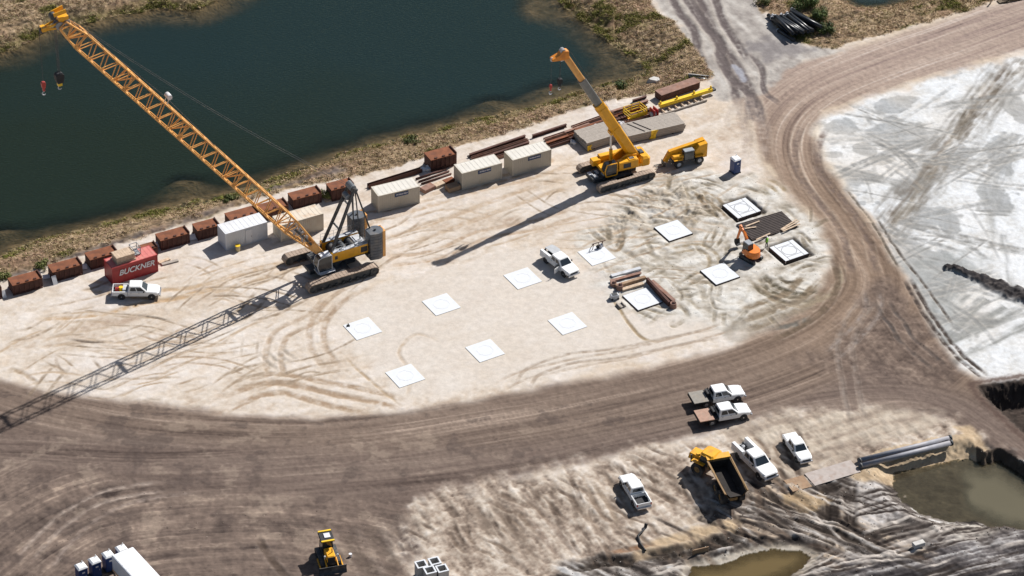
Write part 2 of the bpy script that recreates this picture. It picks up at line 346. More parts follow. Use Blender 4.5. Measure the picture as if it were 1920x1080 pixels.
# ---- white sand field east of the road
ws_m, ws_d = area([(1528, 262), (1536, 228), (1640, 186), (1780, 140), (1950, 96), (2200, 40), (2300, 500), (2050, 720), (1930, 716), (1850, 712), (1800, 690), (1768, 650), (1715, 560), (1655, 450), (1585, 350)], soft=1.1, rag=1.5, k=6)
w1 = fbm(X*0.16, Y*0.16, 4, 5); w2 = fbm(X*0.6, Y*0.6, 4, 6); w3 = fbm(X*2.5, Y*2.5, 3, 3)
lay(ws_m, blend(0.7+0.22*w1+0.34*w2+0.26*w3, (188, 184, 178), (217, 216, 213), (232, 234, 235), (242, 245, 248)))
gp = sstep(0.42, 0.6, 0.9*fbm(X*0.2+3, Y*0.2, 4, 7)+0.42*w2)
for bx_, by_, rx_, ry_, ra_ in ((1680, 195, 3.0, 2.0, .3), (1580, 240, 2.6, 2.2, .2), (1685, 250, 4.2, 4.0, -.3), (1615, 330, 3.2, 1.8, 0), (1622, 280, 1.6, 1.8, 0), (1720, 345, 4.2, 2.4, .9), (1875, 290, 2.0, 4.6, 0), (1865, 375, 2.2, 4.0, 0), (1735, 410, 2.2, 2.8, 0), (1775, 412, 2.0, 3.2, .2), (1700, 480, 3.6, 3.4, 0), (1752, 505, 5.0, 4.0, .3), (1790, 300, 1.8, 2.2, 0), (1655, 300, 2.0, 1.2, .5), (1905, 200, 2.0, 5.0, .4), (1830, 600, 2.6, 2.0, 0), (1560, 290, 1.4, 1.0, 0)):
    q0 = P2(bx_, by_); bu, bv = rot(X-q0[0], Y-q0[1], ra_); bd = np.hypot(bu/rx_, bv/ry_)+0.42*fbm(X*0.55, Y*0.55, 4, 3); gp = np.maximum(gp, sstep(1.08, 0.86, bd))
lay(ws_m*gp*0.8, blend(0.5+0.4*w2+0.2*w3, (150, 151, 150), (184, 186, 187)))
Z += ws_m*(0.03*w2+0.015*w3)
pk = ws_m*sstep(22, 2, ws_d)
lay(pk*0.45*np.clip(0.4+w1, 0, 1), (222, 208, 190))
# wide scraper passes across the white field
def band(a, b, width, col, al, k, soft=0.4):
    P = W([a, b]); w_, d, S, D, L = line_d(P, width+2); x = X[w_]; y = Y[w_]
    nz = 0.55+0.8*fbm(S*0.25, D*1.6, 4, k)+0.5*fbm(x*0.8, y*0.8, 3, k+1)
    g = sstep(width/2+soft, width/2-soft, np.abs(D)+0.4*fbm(S*0.3, S*0+k, 3, k))*(S > 0.01)*(S < L-0.01)
    lay(np.clip(g*nz, 0, 1)*al*np.minimum(1, ws_m[w_]+0.0), col, w_); Z[w_] += -0.05*g*np.clip(nz, 0, 1)
for i_, (o_, wd2, cc_, al_) in enumerate(((-40, .8, (150, 146, 140), .7), (-27, 1.1, (134, 128, 120), .8), (-13, .9, (120, 110, 100), .95), (0, 1.3, (112, 102, 90), .95), (12, .8, (130, 122, 112), .85), (24, 1.0, (150, 146, 140), .8), (36, .7, (160, 158, 154), .7))): band((1915+o_, 110+o_*.3), (1648+o_, 450+o_*.3), wd2, cc_, al_, i_)
band((1860, 150), (1680, 420), 1.0, (206, 196, 182), 0.7, 3); band((1830, 180), (1790, 260), 1.4, (105, 96, 84), 0.95, 4)
band((1760, 300), (1690, 410), 3.0, (120, 112, 100), 0.6, 5); band((1900, 250), (1850, 400), 3.2, (168, 168, 166), 0.7, 6)
band((1850, 350), (1865, 470), 1.0, (150, 148, 142), 0.5, 1); band((1880, 440), (1900, 560), 1.0, (140, 140, 138), 0.5, 5)
for i, (a, b, c_) in enumerate((((1700, 655), (1780, 530), 1.6), ((1725, 655), (1815, 545), 1.6), ((1745, 655), (1850, 560), 1.5), ((1760, 645), (1885, 575), 1.4), ((1715, 660), (1925, 585), 1.5), ((1760, 690), (1945, 600), 1.4), ((1775, 645), (1600+340, 565), 1.3))):
    band(a, b, c_, (150, 150, 146), 0.85, i)
fan_m, _ = area([(1680, 500), (1790, 470), (1850, 500), (1800, 560), (1775, 650), (1720, 600)], soft=1.4, rag=2.2, k=1)
lay(fan_m*ws_m*0.7, blend(0.5+0.5*w2, (146, 148, 146), (188, 190, 188)))
for i in range(85):   # thin wheel marks
    a = rng.rand(); px, py = 1600+300*rng.rand(), 180+470*rng.rand(); an = rng.choice([2.2, 2.35, 2.5, 1.0, 0.5, 3.0])+0.3*rng.randn(); L_ = 30+90*rng.rand()
    if px+0.9*0 < 1540+0.35*(py-230)+30: continue
    mid = (px+5*rng.randn(), py+4*rng.randn()); dx, dy = 1.3*L_*math.cos(an), -L_*0.6*math.sin(an)
    track([(px-dx, py-dy), mid, (px+dx, py+dy)], 0.25+0.7*rng.rand(), (150, 149, 146), 0.3+0.35*rng.rand(), (0.0, 0.9) if rng.rand() < 0.4 else (0.0,), -0.03, 0.2, i)

# ---- haul road: streaks run along the driving lines
def flow(pts): 
    P = smooth_line(W(pts), 5); return line_d(P, 0, True)
FA = flow([(2100, -30), (1850, 62), (1700, 112), (1590, 158), (1505, 215), (1478, 270), (1500, 345), (1560, 425), (1612, 490), (1618, 545), (1560, 612), (1450, 668), (1300, 715), (1100, 762), (900, 798), (700, 822), (500, 832), (300, 822), (150, 800), (0, 765), (-200, 690)])
FB = flow([(-200, 880), (200, 895), (600, 880), (900, 850), (1200, 795), (1450, 745), (1650, 722), (1780, 740), (1880, 800), (2050, 920)])
FC = flow([(-60, 1120), (60, 1020), (200, 950), (420, 925), (700, 945), (900, 1010), (1000, 1120)])
def streak(Fl, k):
    _, d, S, D, L = Fl; D2 = D+0.5*fbm(S*0.05, S*0+k, 2, k)
    a_ = 0.45*fbm(S*0.03, D2*0.55, 3, k)+0.38*fbm(S*0.06, D2*1.7, 3, k+1)+0.22*fbm(S*0.2, D2*3.6, 2, k+2)
    ln = fbm(S*0.02, D2*1.9, 3, k+3); l2 = fbm(S*0.012, D2*4.2, 2, k+4)
    return a_+0.34*(sstep(0.25, 0.5, ln)-sstep(0.22, 0.48, -ln))*np.clip(0.5+1.2*fbm(S*0.05, D2*0.4, 3, k+5), 0, 1)+0.2*(sstep(0.3, 0.5, l2)-sstep(0.3, 0.5, -l2))
sa = streak(FA, 0)+0.10*n3; sb = streak(FB, 3)+0.12*n3; sn = streak(FC, 5)+0.14*n3
rd_m, rd_d = area([(2100, -60), (1800, 27), (1690, 60), (1560, 100), (1480, 118), (1420, 135), (1385, 150), (1375, 178), (1405, 230), (1425, 290), (1462, 345), (1505, 392), (1545, 432), (1558, 480), (1550, 535), (1500, 585), (1440, 622), (1350, 655), (1200, 690), (1050, 722), (900, 752), (780, 772), (600, 786), (450, 778), (300, 758), (180, 750), (80, 735), (0, 712), (-200, 640), (-250, 1300), (760, 1300), (775, 1040), (745, 1000), (790, 945), (900, 905), (1010, 885), (1130, 860), (1290, 822), (1400, 795), (1500, 772), (1640, 768), (1750, 780), (1820, 808), (1870, 855), (1940, 905), (2100, 1000), (2100, 860), (1930, 800), (1850, 725), (1800, 692), (1768, 650), (1715, 560), (1655, 450), (1585, 350), (1540, 290), (1528, 250), (1545, 212), (1640, 175), (1780, 132), (1950, 88), (2150, 20)], soft=1.0, rag=0.8, rs=0.22, k=2, smooth=False)
topw = sstep(355, 395, Y)                    # the far stretch is drier and paler
bend = sstep(16, 4, np.hypot(X-P2(1600, 480)[0], (Y-P2(1600, 480)[1])*0.8))
colA = blend(0.5+0.62*sa, (88, 76, 69), (116, 102, 93), (134, 119, 108), (149, 134, 122), (182, 166, 152))
colT = blend(0.5+0.62*sa, (126, 108, 101), (160, 141, 131), (176, 157, 143), (188, 170, 156), (208, 194, 182))
colM = blend(0.5+0.62*sa, (98, 82, 72), (130, 112, 97), (148, 129, 112), (162, 143, 126), (190, 173, 156))
colB = blend(0.5+0.62*sb, (80, 69, 64), (108, 95, 88), (126, 112, 104), (140, 126, 116), (170, 155, 143))
colN = blend(0.5+0.5*sn+0.3*fbm(X*0.5, Y*0.5, 5, 3)+0.12*fbm(X*2, Y*2, 3, 4), (72, 62, 58), (108, 96, 89), (128, 114, 105), (145, 130, 119), (188, 171, 155))
midw = sstep(318, 345, Y+0.25*X)
cr = colA*(1-midw[..., None])+colM*midw[..., None]; cr = cr*(1-topw[..., None])+colT*topw[..., None]
wb = sstep(-3, 3, (np.interp(X, [-60, -20, 0, 20, 35, 45, 60, 90], [305, 301.5, 303, 308, 313, 322, 312, 290])-Y))[..., None]
cr = cr*(1-wb)+colB*wb
wn = sstep(-2.5, 3.5, (np.interp(X, [-70, -40, -10, 0, 5], [300, 295, 292, 285, 270])-Y)+1.5*fbm(X*0.15, Y*0.15, 3, 2))[..., None]
cr = cr*(1-wn)+colN*wn
sk = fbm(X*0.35, Y*0.35, 4, 4)
tri_m, _ = area([(1640, 520), (1700, 560), (1790, 700), (1690, 720), (1560, 690), (1500, 680), (1590, 620)], soft=2.0, rag=2.0, k=6)
sj = streak(flow([(1610, 500), (1640, 600), (1720, 700), (1800, 760), (1950, 860)]), 2)
cr = cr*(1-0.75*tri_m[..., None])+0.75*tri_m[..., None]*blend(0.5+0.35*e2+0.3*sj+0.25*w3, (66, 56, 52), (96, 84, 78), (118, 104, 96), (144, 129, 118), (176, 160, 146))
cr = cr*(T3((0.965, 0.94, 0.925))*(1-topw[..., None])+topw[..., None]*T3((1.0, 0.995, 1.0))); lay(rd_m, cr); Z += rd_m*(0.045*sa*(1-wn[..., 0])+wn[..., 0]*(0.06*sn+0.09*fbm(X*0.9, Y*0.9, 4, 1))+0.02*n3+tri_m*0.08*e2)
rim = np.exp(-((rd_d-0.0)/0.7)**2)*np.clip(0.5+0.9*fbm(X*0.3, Y*0.3, 3, 1), 0, 1)*(Y > 352)
lay(rim*0.7, (226, 208, 184)); Z += rim*0.08
rc = sstep(0.3, 0.6, sk+0.4*sn+0.2*n3)*rd_m*sstep(0, 3, rd_d)*(Y < 308)*sstep(25, -10, X)
lay(rc*0.35, (180, 162, 144)); rd2 = sstep(0.35, 0.6, -sk+0.4*sb+0.2*n3)*rd_m*(Y < 312)
lay(rd2*0.4, (80, 69, 65))

# ---- side track leaving at the top
st_m, st_d = area([(1225, -120), (1228, 5), (1268, 42), (1296, 78), (1316, 118), (1332, 150), (1350, 185), (1420, 178), (1500, 120), (1580, 98), (1560, 88), (1500, 82), (1462, 62), (1440, 28), (1418, 0), (1400, -120)], soft=0.6, rag=0.9, k=7)
s1 = fbm(*[q*1.0 for q in (rot(X, Y, R_(120))[0]*0.15, rot(X, Y, R_(120))[1]*0.9)], 4, 2)
lay(st_m, blend(0.6+0.3*s1+0.25*e2, (116, 109, 105), (160, 152, 146), (194, 187, 179), (218, 213, 206)))
for i, (pts, wd, a_) in enumerate((([(1250, -30), (1272, 20), (1300, 60), (1316, 110), (1330, 130)], 1.2, 0.85), ([(1290, -30), (1320, 30), (1350, 80), (1385, 130), (1402, 175), (1412, 235)], 1.7, 1.0), ([(1330, -30), (1352, 30), (1378, 75), (1402, 120)], 1.1, 0.9), ([(1275, -20), (1310, 35), (1345, 75), (1350, 110), (1372, 150), (1385, 200)], 1.3, 0.9), ([(1400, 95), (1425, 130), (1440, 175), (1470, 200)], 0.8, 0.8), ([(1340, 90), (1360, 120), (1378, 150), (1420, 190), (1430, 240)], 1.1, 0.9))):
    track(pts, wd, (108, 98, 96), a_, (0.0,), -0.12, 0.5, i, rough=0.45)
pd_m, _ = area([(1408, 82), (1450, 72), (1500, 82), (1520, 95), (1480, 108), (1430, 112), (1415, 100)], soft=0.9, rag=1.6, rs=0.7, k=1)
lay(pd_m*0.7, blend(0.5+0.3*e2, (128, 122, 122), (142, 136, 136)))
lb_m, _ = area([(1372, 120), (1395, 132), (1400, 150), (1388, 150)], soft=0.3, rag=0.3, k=1); lay(lb_m*0.8, (178, 180, 190))

# ---- rough sandy strip along the bottom and the muddy corner
bs_m, bs_d = area([(745, 1000), (790, 945), (900, 905), (1010, 885), (1130, 860), (1290, 822), (1400, 795), (1500, 772), (1640, 768), (1750, 780), (1820, 808), (1880, 860), (2000, 960), (2100, 1300), (760, 1300), (770, 1080)], soft=2.0, rag=2.6, k=3)
u2, v2 = rot(X, Y, R_(-62)); b1 = fbm(u2*0.12, v2*0.55, 4, 1); b2 = fbm(u2*0.4, v2*1.3, 4, 2)
b3 = fbm(u2*0.05, v2*0.30, 3, 6); b6 = fbm(X*1.1, Y*1.1, 4, 1); b7 = fbm(X*2.8, Y*2.8, 2, 5); bp2 = np.clip(0.5+0.9*b3+0.8*b1+0.3*b6, 0, 1)
lay(bs_m, blend(0.58+0.24*(bp2*2-1)+0.3*b2+0.3*b6+0.22*b7, (104, 90, 80), (148, 131, 117), (184, 167, 151), (208, 194, 178), (228, 217, 205)))
Z += bs_m*(0.08*b1+0.08*b2+0.07*b6)
mg_m, _ = area([(1350, 800), (1500, 775), (1640, 768), (1750, 780), (1760, 800), (1640, 830), (1560, 870), (1480, 900), (1440, 850)], soft=1.5, rag=2.0, k=0)
u3, v3 = rot(X, Y, R_(28)); m1 = fbm(u3*0.2, v3*1.1, 4, 4)
lay(mg_m*0.8, blend(0.5+0.5*m1+0.2*e2, (128, 114, 102), (172, 156, 140), (202, 188, 170), (214, 202, 186)))
Z += mg_m*0.05*m1
# hummocky wet mud, bottom right
mu_m, mu_d = area([(1330, 990), (1290, 960), (1370, 925), (1400, 900), (1480, 905), (1600, 885), (1690, 870), (1790, 830), (1900, 850), (2100, 960), (2100, 1300), (1000, 1300), (1040, 1080), (1120, 1035), (1200, 1045)], soft=0.8, rag=1.5, k=5)
h1 = fbm(X*0.7, Y*0.7, 5, 2); h2 = fbm(X*2.3, Y*2.3, 3, 3); u4, v4 = rot(X, Y, R_(-33)); u6, v6 = rot(X, Y, R_(20)); h6 = fbm(u6*0.10, v6*0.9+0.2*h1, 5, 1); h7 = fbm(u6*0.25, v6*2.6, 3, 4); h8 = fbm(u4*0.2, v4*2.4, 3, 1); h3 = fbm(u4*0.14+0.3*h1, v4*1.0, 5, 6); h5 = 1-2*np.abs(fbm(u4*0.22, v4*0.9+0.2*h1, 4, 2))
lay(mu_m, blend(0.56+0.25*h1+0.2*h2+0.75*h3+0.5*h8, (42, 37, 35), (72, 65, 61), (112, 103, 97), (164, 156, 149), (214, 211, 208)))
Z += mu_m*(0.035*h1+0.045*h2+0.055*h3+0.035*h8)
lo_m, _ = area([(1560, 1060), (1700, 1030), (1830, 1000), (2100, 990), (2100, 1300), (1400, 1300), (1520, 1090)], soft=1.5, rag=1.5, k=5)
lay(lo_m*0.85, blend(0.44+0.7*h6+0.55*h7+0.2*h2, (34, 31, 33), (60, 56, 57), (84, 79, 80), (116, 110, 108), (190, 186, 184))); Z += lo_m*(0.09*h6+0.05*h7)
wt_m, _ = area([(1600, 905), (1640, 900), (1680, 925), (1700, 955), (1680, 975), (1610, 1000), (1596, 960)], soft=0.8, rag=1.4, k=2)
lay(wt_m*np.clip(0.7+0.5*h2, 0, 1), (206, 200, 196))
wt2, _ = area([(1720, 985), (1790, 975), (1850, 985), (1850, 1000), (1790, 1010), (1740, 1005)], soft=0.8, rag=1.4, k=4)
lay(wt2*np.clip(0.6+0.7*h2, 0, 1), (212, 204, 192))
gm_m, _ = area([(1650, 990), (1690, 975), (1745, 985), (1770, 1005), (1720, 1025), (1640, 1025)], soft=0.6, rag=0.8, k=4)
lay(gm_m*0.85, (122, 114, 108)); Z -= gm_m*0.1
for i, pts in enumerate(([(1300, 950), (1400, 985), (1500, 1015), (1600, 1045)], [(1370, 930), (1450, 955), (1540, 990), (1640, 1025)], [(1400, 905), (1480, 950), (1580, 985), (1680, 1030), (1760, 1060)], [(1330, 975), (1420, 1010), (1520, 1050), (1600, 1070)], [(1435, 880), (1475, 925), (1560, 965), (1650, 1010)])):
    track(pts, 1.0, (84, 70, 60), 1.0, (0.0,), -0.22, 0.5, i, rough=0.6); track([(a+6, b-12) for a, b in pts], 0.7, (204, 184, 162), 0.9, (0.0,), 0.07, 0.5, i, rough=0.8); track([(a-14, b+16) for a, b in pts], 0.5, (60, 52, 46), .9, (0.0, 1.5), -0.14, 0.4, i+1, rough=0.8)
for i, pts in enumerate(([(1548, 920), (1545, 960), (1540, 1000)], [(1595, 895), (1590, 950), (1590, 1005)], [(1510, 935), (1560, 915), (1605, 900)], [(1560, 915), (1562, 960), (1562, 990)])):
    track(pts, 1.5, (48, 40, 35), 1.0, (0.0,), -0.28, 0.4, i+2, rough=0.35)
lay(area([(1480, 930), (1530, 925), (1550, 940), (1500, 960)], soft=0.5, rag=1.2, k=1)[0]*0.7, (196, 168, 130))
for i in range(150):    # broken ruts and clods through the wet corner
    px, py = 1250+680*rng.rand(), 905+200*rng.rand()
    if py < 1010-0.28*(px-1250) or (1690 < px and py < 975): continue
    an = -0.62+0.15*rng.randn() if px < 1640 and py < 1030 else 0.36+0.12*rng.randn(); L_ = 25+70*rng.rand(); dx, dy = L_*math.cos(an), -L_*0.6*math.sin(an); dk = rng.rand() < 0.55
    track([(px-dx, py-dy), (px+4*rng.randn(), py+3*rng.randn()), (px+dx, py+dy)], 0.22+0.35*rng.rand(), (56, 48, 44) if dk else (208, 198, 188), 0.9, (0.0, 0.9) if rng.rand() < .4 else (0.0,), -0.10 if dk else 0.05, 0.3, i, rough=0.4)
# yellow cut sand around the culvert pipes and along the ledge
for k_, pp in enumerate(([(1600, 900), (1610, 880), (1700, 855), (1800, 820), (1780, 800), (1820, 800), (1850, 840), (1870, 880), (1858, 880), (1835, 850), (1800, 862), (1720, 880), (1660, 902)], [(1225, 1010), (1240, 1005), (1330, 985), (1372, 970), (1385, 985), (1340, 1005), (1300, 1030), (1230, 1040), (1195, 1050), (1190, 1030)])):
    lay(area(pp, soft=0.5, rag=0.7, k=k_)[0]*0.85, blend(0.5+0.4*h2, (188, 162, 130), (206, 180, 146), (216, 194, 164)))
lg = [(1190, 1046), (1240, 1042), (1300, 1034), (1345, 1020), (1400, 1000)]
track(lg, 1.7, (40, 34, 30), 1.0, (0.0,), -0.75, 0.7, 3, rough=0.3); track([(a_+10, b_+14) for a_, b_ in lg], 1.0, (66, 58, 54), 1.0, (0.0,), -0.3, 0.7, 4, rough=0.8)
track([(1080, 1062), (1140, 1052), (1200, 1046), (1200, 1052)], 1.7, (42, 35, 30), 1.0, (0.0,), -0.6, 0.8, 5, rough=0.5)
track([(1060, 1050), (1085, 1066), (1130, 1060)], 1.0, (48, 40, 34), 1.0, (0.0,), -0.4, 0.6, 2, rough=0.5); track([(1380, 1035), (1430, 1018), (1500, 1010), (1540, 1018)], 1.2, (50, 44, 42), 1.0, (0.0,), -0.35, 0.7, 6, rough=0.7)
track([(1290, 1052), (1350, 1046), (1400, 1034), (1450, 1024), (1505, 1024), (1525, 1040)], 1.0, (206, 198, 186), 0.9, (0.0,), 0.05, 0.4, 2, rough=0.5)
track([(1130, 1035), (1190, 1028), (1240, 1018)], 0.8, (150, 112, 84), 0.8, (0.0,), -0.15, 0.4, 2)

# ---- tyre and crawler marks on the sand (soil colour pushed about)
BR = (172, 148, 124); GR = (160, 148, 134)
marks = [
 ([(480, 740), (520, 720), (640, 742), (760, 765)], 0.9, BR, .7, (0, 1.9)), ([(430, 765), (520, 738), (620, 760), (700, 775)], 1.0, BR, .7, (0, 2.2)),
 ([(535, 720), (528, 670), (540, 630), (600, 600), (640, 560)], 0.7, BR, .5, (0, 1.9)), ([(640, 690), (612, 650), (612, 605), (640, 570), (690, 540)], 0.8, BR, .5, (0, 1.8)),
 ([(480, 655), (500, 680), (530, 700)], 0.5, GR, .6, (0, 1, 2, 3)), ([(960, 728), (990, 690), (1060, 664), (1160, 652), (1260, 630), (1350, 612)], 0.5, (178, 162, 146), .7, (0, -1.9)),
 ([(940, 735), (1010, 705), (1110, 682), (1250, 655), (1380, 615)], 0.45, (184, 166, 148), .6, (0, 1.7)),
 ([(140, 540), (300, 560), (420, 540), (560, 500), (720, 460)], 0.8, (196, 168, 136), .5, (0, 2.0)), ([(60, 600), (180, 590), (270, 570), (330, 560), (440, 525)], 0.8, (190, 158, 122), .6, (0,)),
 ([(250, 592), (290, 597), (328, 602)], 0.35, (90, 80, 70), .9, (0,)), ([(120, 637), (180, 643), (222, 642)], 0.45, (100, 88, 78), .9, (0,)), ([(105, 660), (110, 690), (135, 708)], 0.4, (140, 122, 104), .8, (0,)),
 ([(170, 668), (190, 690), (200, 700)], 0.4, (140, 122, 104), .7, (0,)), ([(240, 625), (310, 640), (400, 645)], 0.35, BR, .6, (0, 1.2)), ([(150, 655), (220, 662), (300, 650), (380, 615)], 0.4, BR, .5, (0, 1.6)),
 ([(290, 690), (350, 682), (420, 690), (470, 710)], 0.35, BR, .6, (0, 1.3)), ([(270, 745), (290, 750), (310, 749)], 0.4, (110, 100, 88), .9, (0,)), ([(420, 780), (450, 760), (490, 748)], 0.4, BR, .7, (0,)),
 ([(0, 688), (40, 700), (90, 730)], 0.7, (170, 148, 124), .6, (0,)), ([(640, 440), (760, 400), (880, 365), (1010, 330), (1080, 300)], 0.9, (196, 172, 146), .55, (0, 2.2)),
 ([(720, 470), (840, 430), (960, 385), (1080, 345)], 0.9, (190, 166, 140), .5, (0, 2.4)), ([(700, 400), (800, 375), (900, 350), (1000, 322)], 0.6, (180, 156, 130), .5, (0,)), ([(720, 500), (830, 480), (900, 450), (1000, 430), (1100, 400)], 0.7, (186, 160, 134), .5, (0, 1.9)),
 ([(830, 640), (780, 625), (745, 660), (770, 700), (760, 750)], 0.5, (200, 180, 158), .5, (0,)), ([(640, 665), (700, 720), (760, 765)], 0.4, (190, 168, 142), .8, (0,)),
 ([(1150, 560), (1190, 620), (1220, 650)], 0.4, (190, 172, 148), .8, (0,)), ([(1110, 470), (1150, 530), (1160, 560)], 0.5, GR, .6, (0,)),
 ([(1130, 450), (1170, 430), (1160, 470), (1120, 460)], 0.5, (160, 138, 112), .8, (0,)), ([(1160, 462), (1180, 476), (1205, 490)], 0.8, (120, 110, 96), .8, (0,)),
 ([(1250, 480), (1310, 470), (1330, 500), (1290, 520)], 0.5, (166, 150, 126), .7, (0, 1.2)), ([(1170, 470), (1220, 500), (1280, 540), (1290, 580)], 0.8, (176, 166, 150), .7, (0, 2.0)),
 ([(1220, 520), (1260, 560), (1300, 600)], 0.6, (164, 152, 134), .6, (0, 1.8)), ([(1440, 530), (1470, 548), (1510, 550), (1540, 535)], 0.5, (92, 82, 68), .9, (0,)), ([(1450, 520), (1480, 530), (1520, 528)], 0.45, (96, 86, 70), .9, (0,)),
 ([(1430, 540), (1460, 565), (1510, 570), (1560, 545)], 0.8, (150, 136, 114), .8, (0, 1.6)), ([(1400, 520), (1440, 550), (1500, 575), (1570, 540), (1575, 490)], 0.7, (158, 142, 120), .8, (0,)),
 ([(1428, 508), (1452, 536), (1500, 552), (1545, 545)], 0.7, (84, 76, 60), 1.0, (0,)), ([(1455, 514), (1476, 530), (1508, 532)], 0.6, (88, 78, 62), 1.0, (0,)), ([(1404, 528), (1440, 556), (1485, 568), (1535, 560)], 0.6, (104, 94, 76), 1.0, (0, 1.1)), ([(1180, 430), (1162, 458), (1178, 470)], 1.0, (112, 102, 86), 1.0, (0,)), ([(1395, 600), (1440, 585), (1500, 560), (1545, 520)], 1.0, (140, 124, 104), .9, (0, 2.2)), ([(1142, 555), (1170, 590), (1205, 632), (1240, 640)], 0.45, (168, 148, 120), 1.0, (0,)), ([(1300, 352), (1310, 372), (1330, 392), (1350, 420)], 0.5, (140, 122, 98), 1.0, (0, 1.1)), ([(1425, 345), (1440, 362), (1452, 372)], 0.8, (128, 114, 88), 1.0, (0,)),
 ([(1340, 490), (1370, 470), (1400, 462)], 0.4, (110, 104, 92), .9, (0,)), ([(1345, 478), (1360, 492), (1380, 498)], 0.45, (110, 104, 92), .9, (0,)),
 ([(1420, 620), (1480, 612), (1530, 590)], 0.9, (118, 112, 104), .8, (0,)), ([(1390, 625), (1450, 600), (1540, 570)], 1.2, (146, 132, 114), .7, (0, 2)),
 ([(1290, 360), (1330, 380), (1350, 410)], 0.5, (150, 130, 104), .7, (0, 1.5)), ([(1250, 375), (1262, 362), (1270, 372)], 0.9, (120, 104, 84), .9, (0,)), ([(1270, 388), (1285, 400), (1300, 398)], 0.6, (104, 96, 84), .9, (0,)), ([(1420, 340), (1445, 350), (1470, 372)], 0.6, (158, 140, 112), .8, (0, 1.2)),
 ([(1376, 170), (1392, 220), (1400, 260), (1395, 300)], 1.4, (176, 160, 148), .5, (0, 2.4)), ([(1360, 250), (1370, 210), (1400, 190)], 1.0, (196, 182, 168), .5, (0,)),
 ([(1640, 400), (1700, 490), (1750, 560), (1790, 620)], 0.35, (96, 88, 80), .8, (0,)), ([(1585, 350), (1650, 445), (1690, 510)], 0.35, (110, 100, 88), .8, (0,)), ([(1690, 520), (1735, 590), (1790, 670), (1850, 715)], 0.5, (78, 68, 62), .9, (0, 0.9)),
 ([(1625, 800), (1600, 650), (1640, 560)], 0.5, (160, 148, 138), .4, (0, 1.9)), ([(1560, 680), (1640, 600), (1650, 540)], 0.5, (162, 150, 142), .5, (0, 1.9)), ([(1640, 560), (1690, 640), (1760, 700)], 0.5, (92, 84, 80), .5, (0, 1.9)),
 ([(1560, 480), (1565, 540), (1530, 590), (1440, 640)], 0.8, (112, 96, 80), .7, (0,)), ([(1510, 230), (1490, 280), (1510, 350), (1580, 440), (1600, 520)], 0.9, (120, 104, 96), .5, (0, 3.2)),
 ([(60, 1060), (110, 1000), (200, 940), (320, 920)], 0.4, (176, 160, 148), .6, (0, 1.8)), ([(90, 1075), (170, 985), (260, 940), (380, 925)], 0.4, (166, 150, 140), .5, (0,)),
 ([(480, 1000), (520, 1060), (545, 1090)], 0.8, (92, 78, 68), .7, (0,)), ([(640, 990), (680, 1060), (700, 1100)], 1.6, (110, 96, 86), .6, (0, 3.0)), ([(730, 960), (760, 1010), (775, 1060)], 2.6, (112, 98, 90), .7, (0,)),
 ([(940, 920), (1000, 990), (1060, 1060)], 0.8, (150, 132, 118), .8, (0, 1.9)), ([(1030, 900), (1090, 960), (1140, 1020)], 0.8, (152, 134, 118), .8, (0, 1.9)), ([(880, 940), (930, 1010), (970, 1080)], 1.4, (140, 124, 110), .7, (0, 2.6)),
 ([(1095, 890), (1130, 930), (1170, 1000)], 0.7, (160, 142, 124), .7, (0, 1.9)), ([(1240, 880), (1300, 910), (1330, 960), (1260, 990)], 1.4, (190, 172, 152), .6, (0,)),
]
for i, (pts, wd, c_, a_, of) in enumerate(marks): track(pts, wd, c_, a_, of, -0.05 if c_[0] > 130 else -0.1, 0.35, i)
for i in range(300):   # many faint wheel passes over the yard
    px, py = 20+1330*rng.rand(), 300+480*rng.rand()
    if py < 560-0.27*px+35 or py > 735-max(0, px-800)*0.24 or (pad_d[np.searchsorted(YS, P2(px, py)[1]), np.searchsorted(XS, P2(px, py)[0])] > -2): continue
    an = 0.3+0.45*rng.randn(); L_ = 30+70*rng.rand(); cu_ = 14*rng.randn(); dx, dy = L_*math.cos(an), -L_*0.58*math.sin(an)
    track([(px-dx, py-dy), (px, py+cu_*0.6), (px+dx, py+dy)], 0.22+0.3*rng.rand(), shade((200, 178, 154), (150, 132, 112)), 0.45+0.35*rng.rand(), (0.0, 1.9) if rng.rand() < 0.6 else (0.0,), -0.03, 0.3, i)
for i in range(120):
    px, py = 780+720*rng.rand(), 830+230*rng.rand()
    if py < 940-0.22*(px-800)+14: continue
    an = -1.05+0.22*rng.randn(); L_ = 25+45*rng.rand(); dx, dy = L_*math.cos(an), -L_*0.6*math.sin(an)
    track([(px-dx, py-dy), (px+4*rng.randn(), py), (px+dx, py+dy)], 0.35+0.5*rng.rand(), shade((136, 118, 102), (96, 82, 72)), 0.7, (0.0, 1.9) if rng.rand() < 0.5 else (0.0,), -0.09, 0.4, i)
for i in range(130):    # marks in the dug-over part
    px, py = 1130+420*rng.rand(), 340+260*rng.rand()
    if ex_m[np.searchsorted(YS, P2(px, py)[1]), np.searchsorted(XS, P2(px, py)[0])] < 0.6: continue
    an = rng.rand()*3.1; L_ = 14+30*rng.rand(); dx, dy = L_*math.cos(an), -L_*0.6*math.sin(an)
    track([(px-dx, py-dy), (px+9*rng.randn(), py+7*rng.randn()), (px+dx, py+dy)], 0.35+0.4*rng.rand(), shade((150, 136, 114), (108, 98, 82)), 0.6, (0.0, 1.2) if rng.rand() < 0.4 else (0.0,), -0.13, 0.4, i)

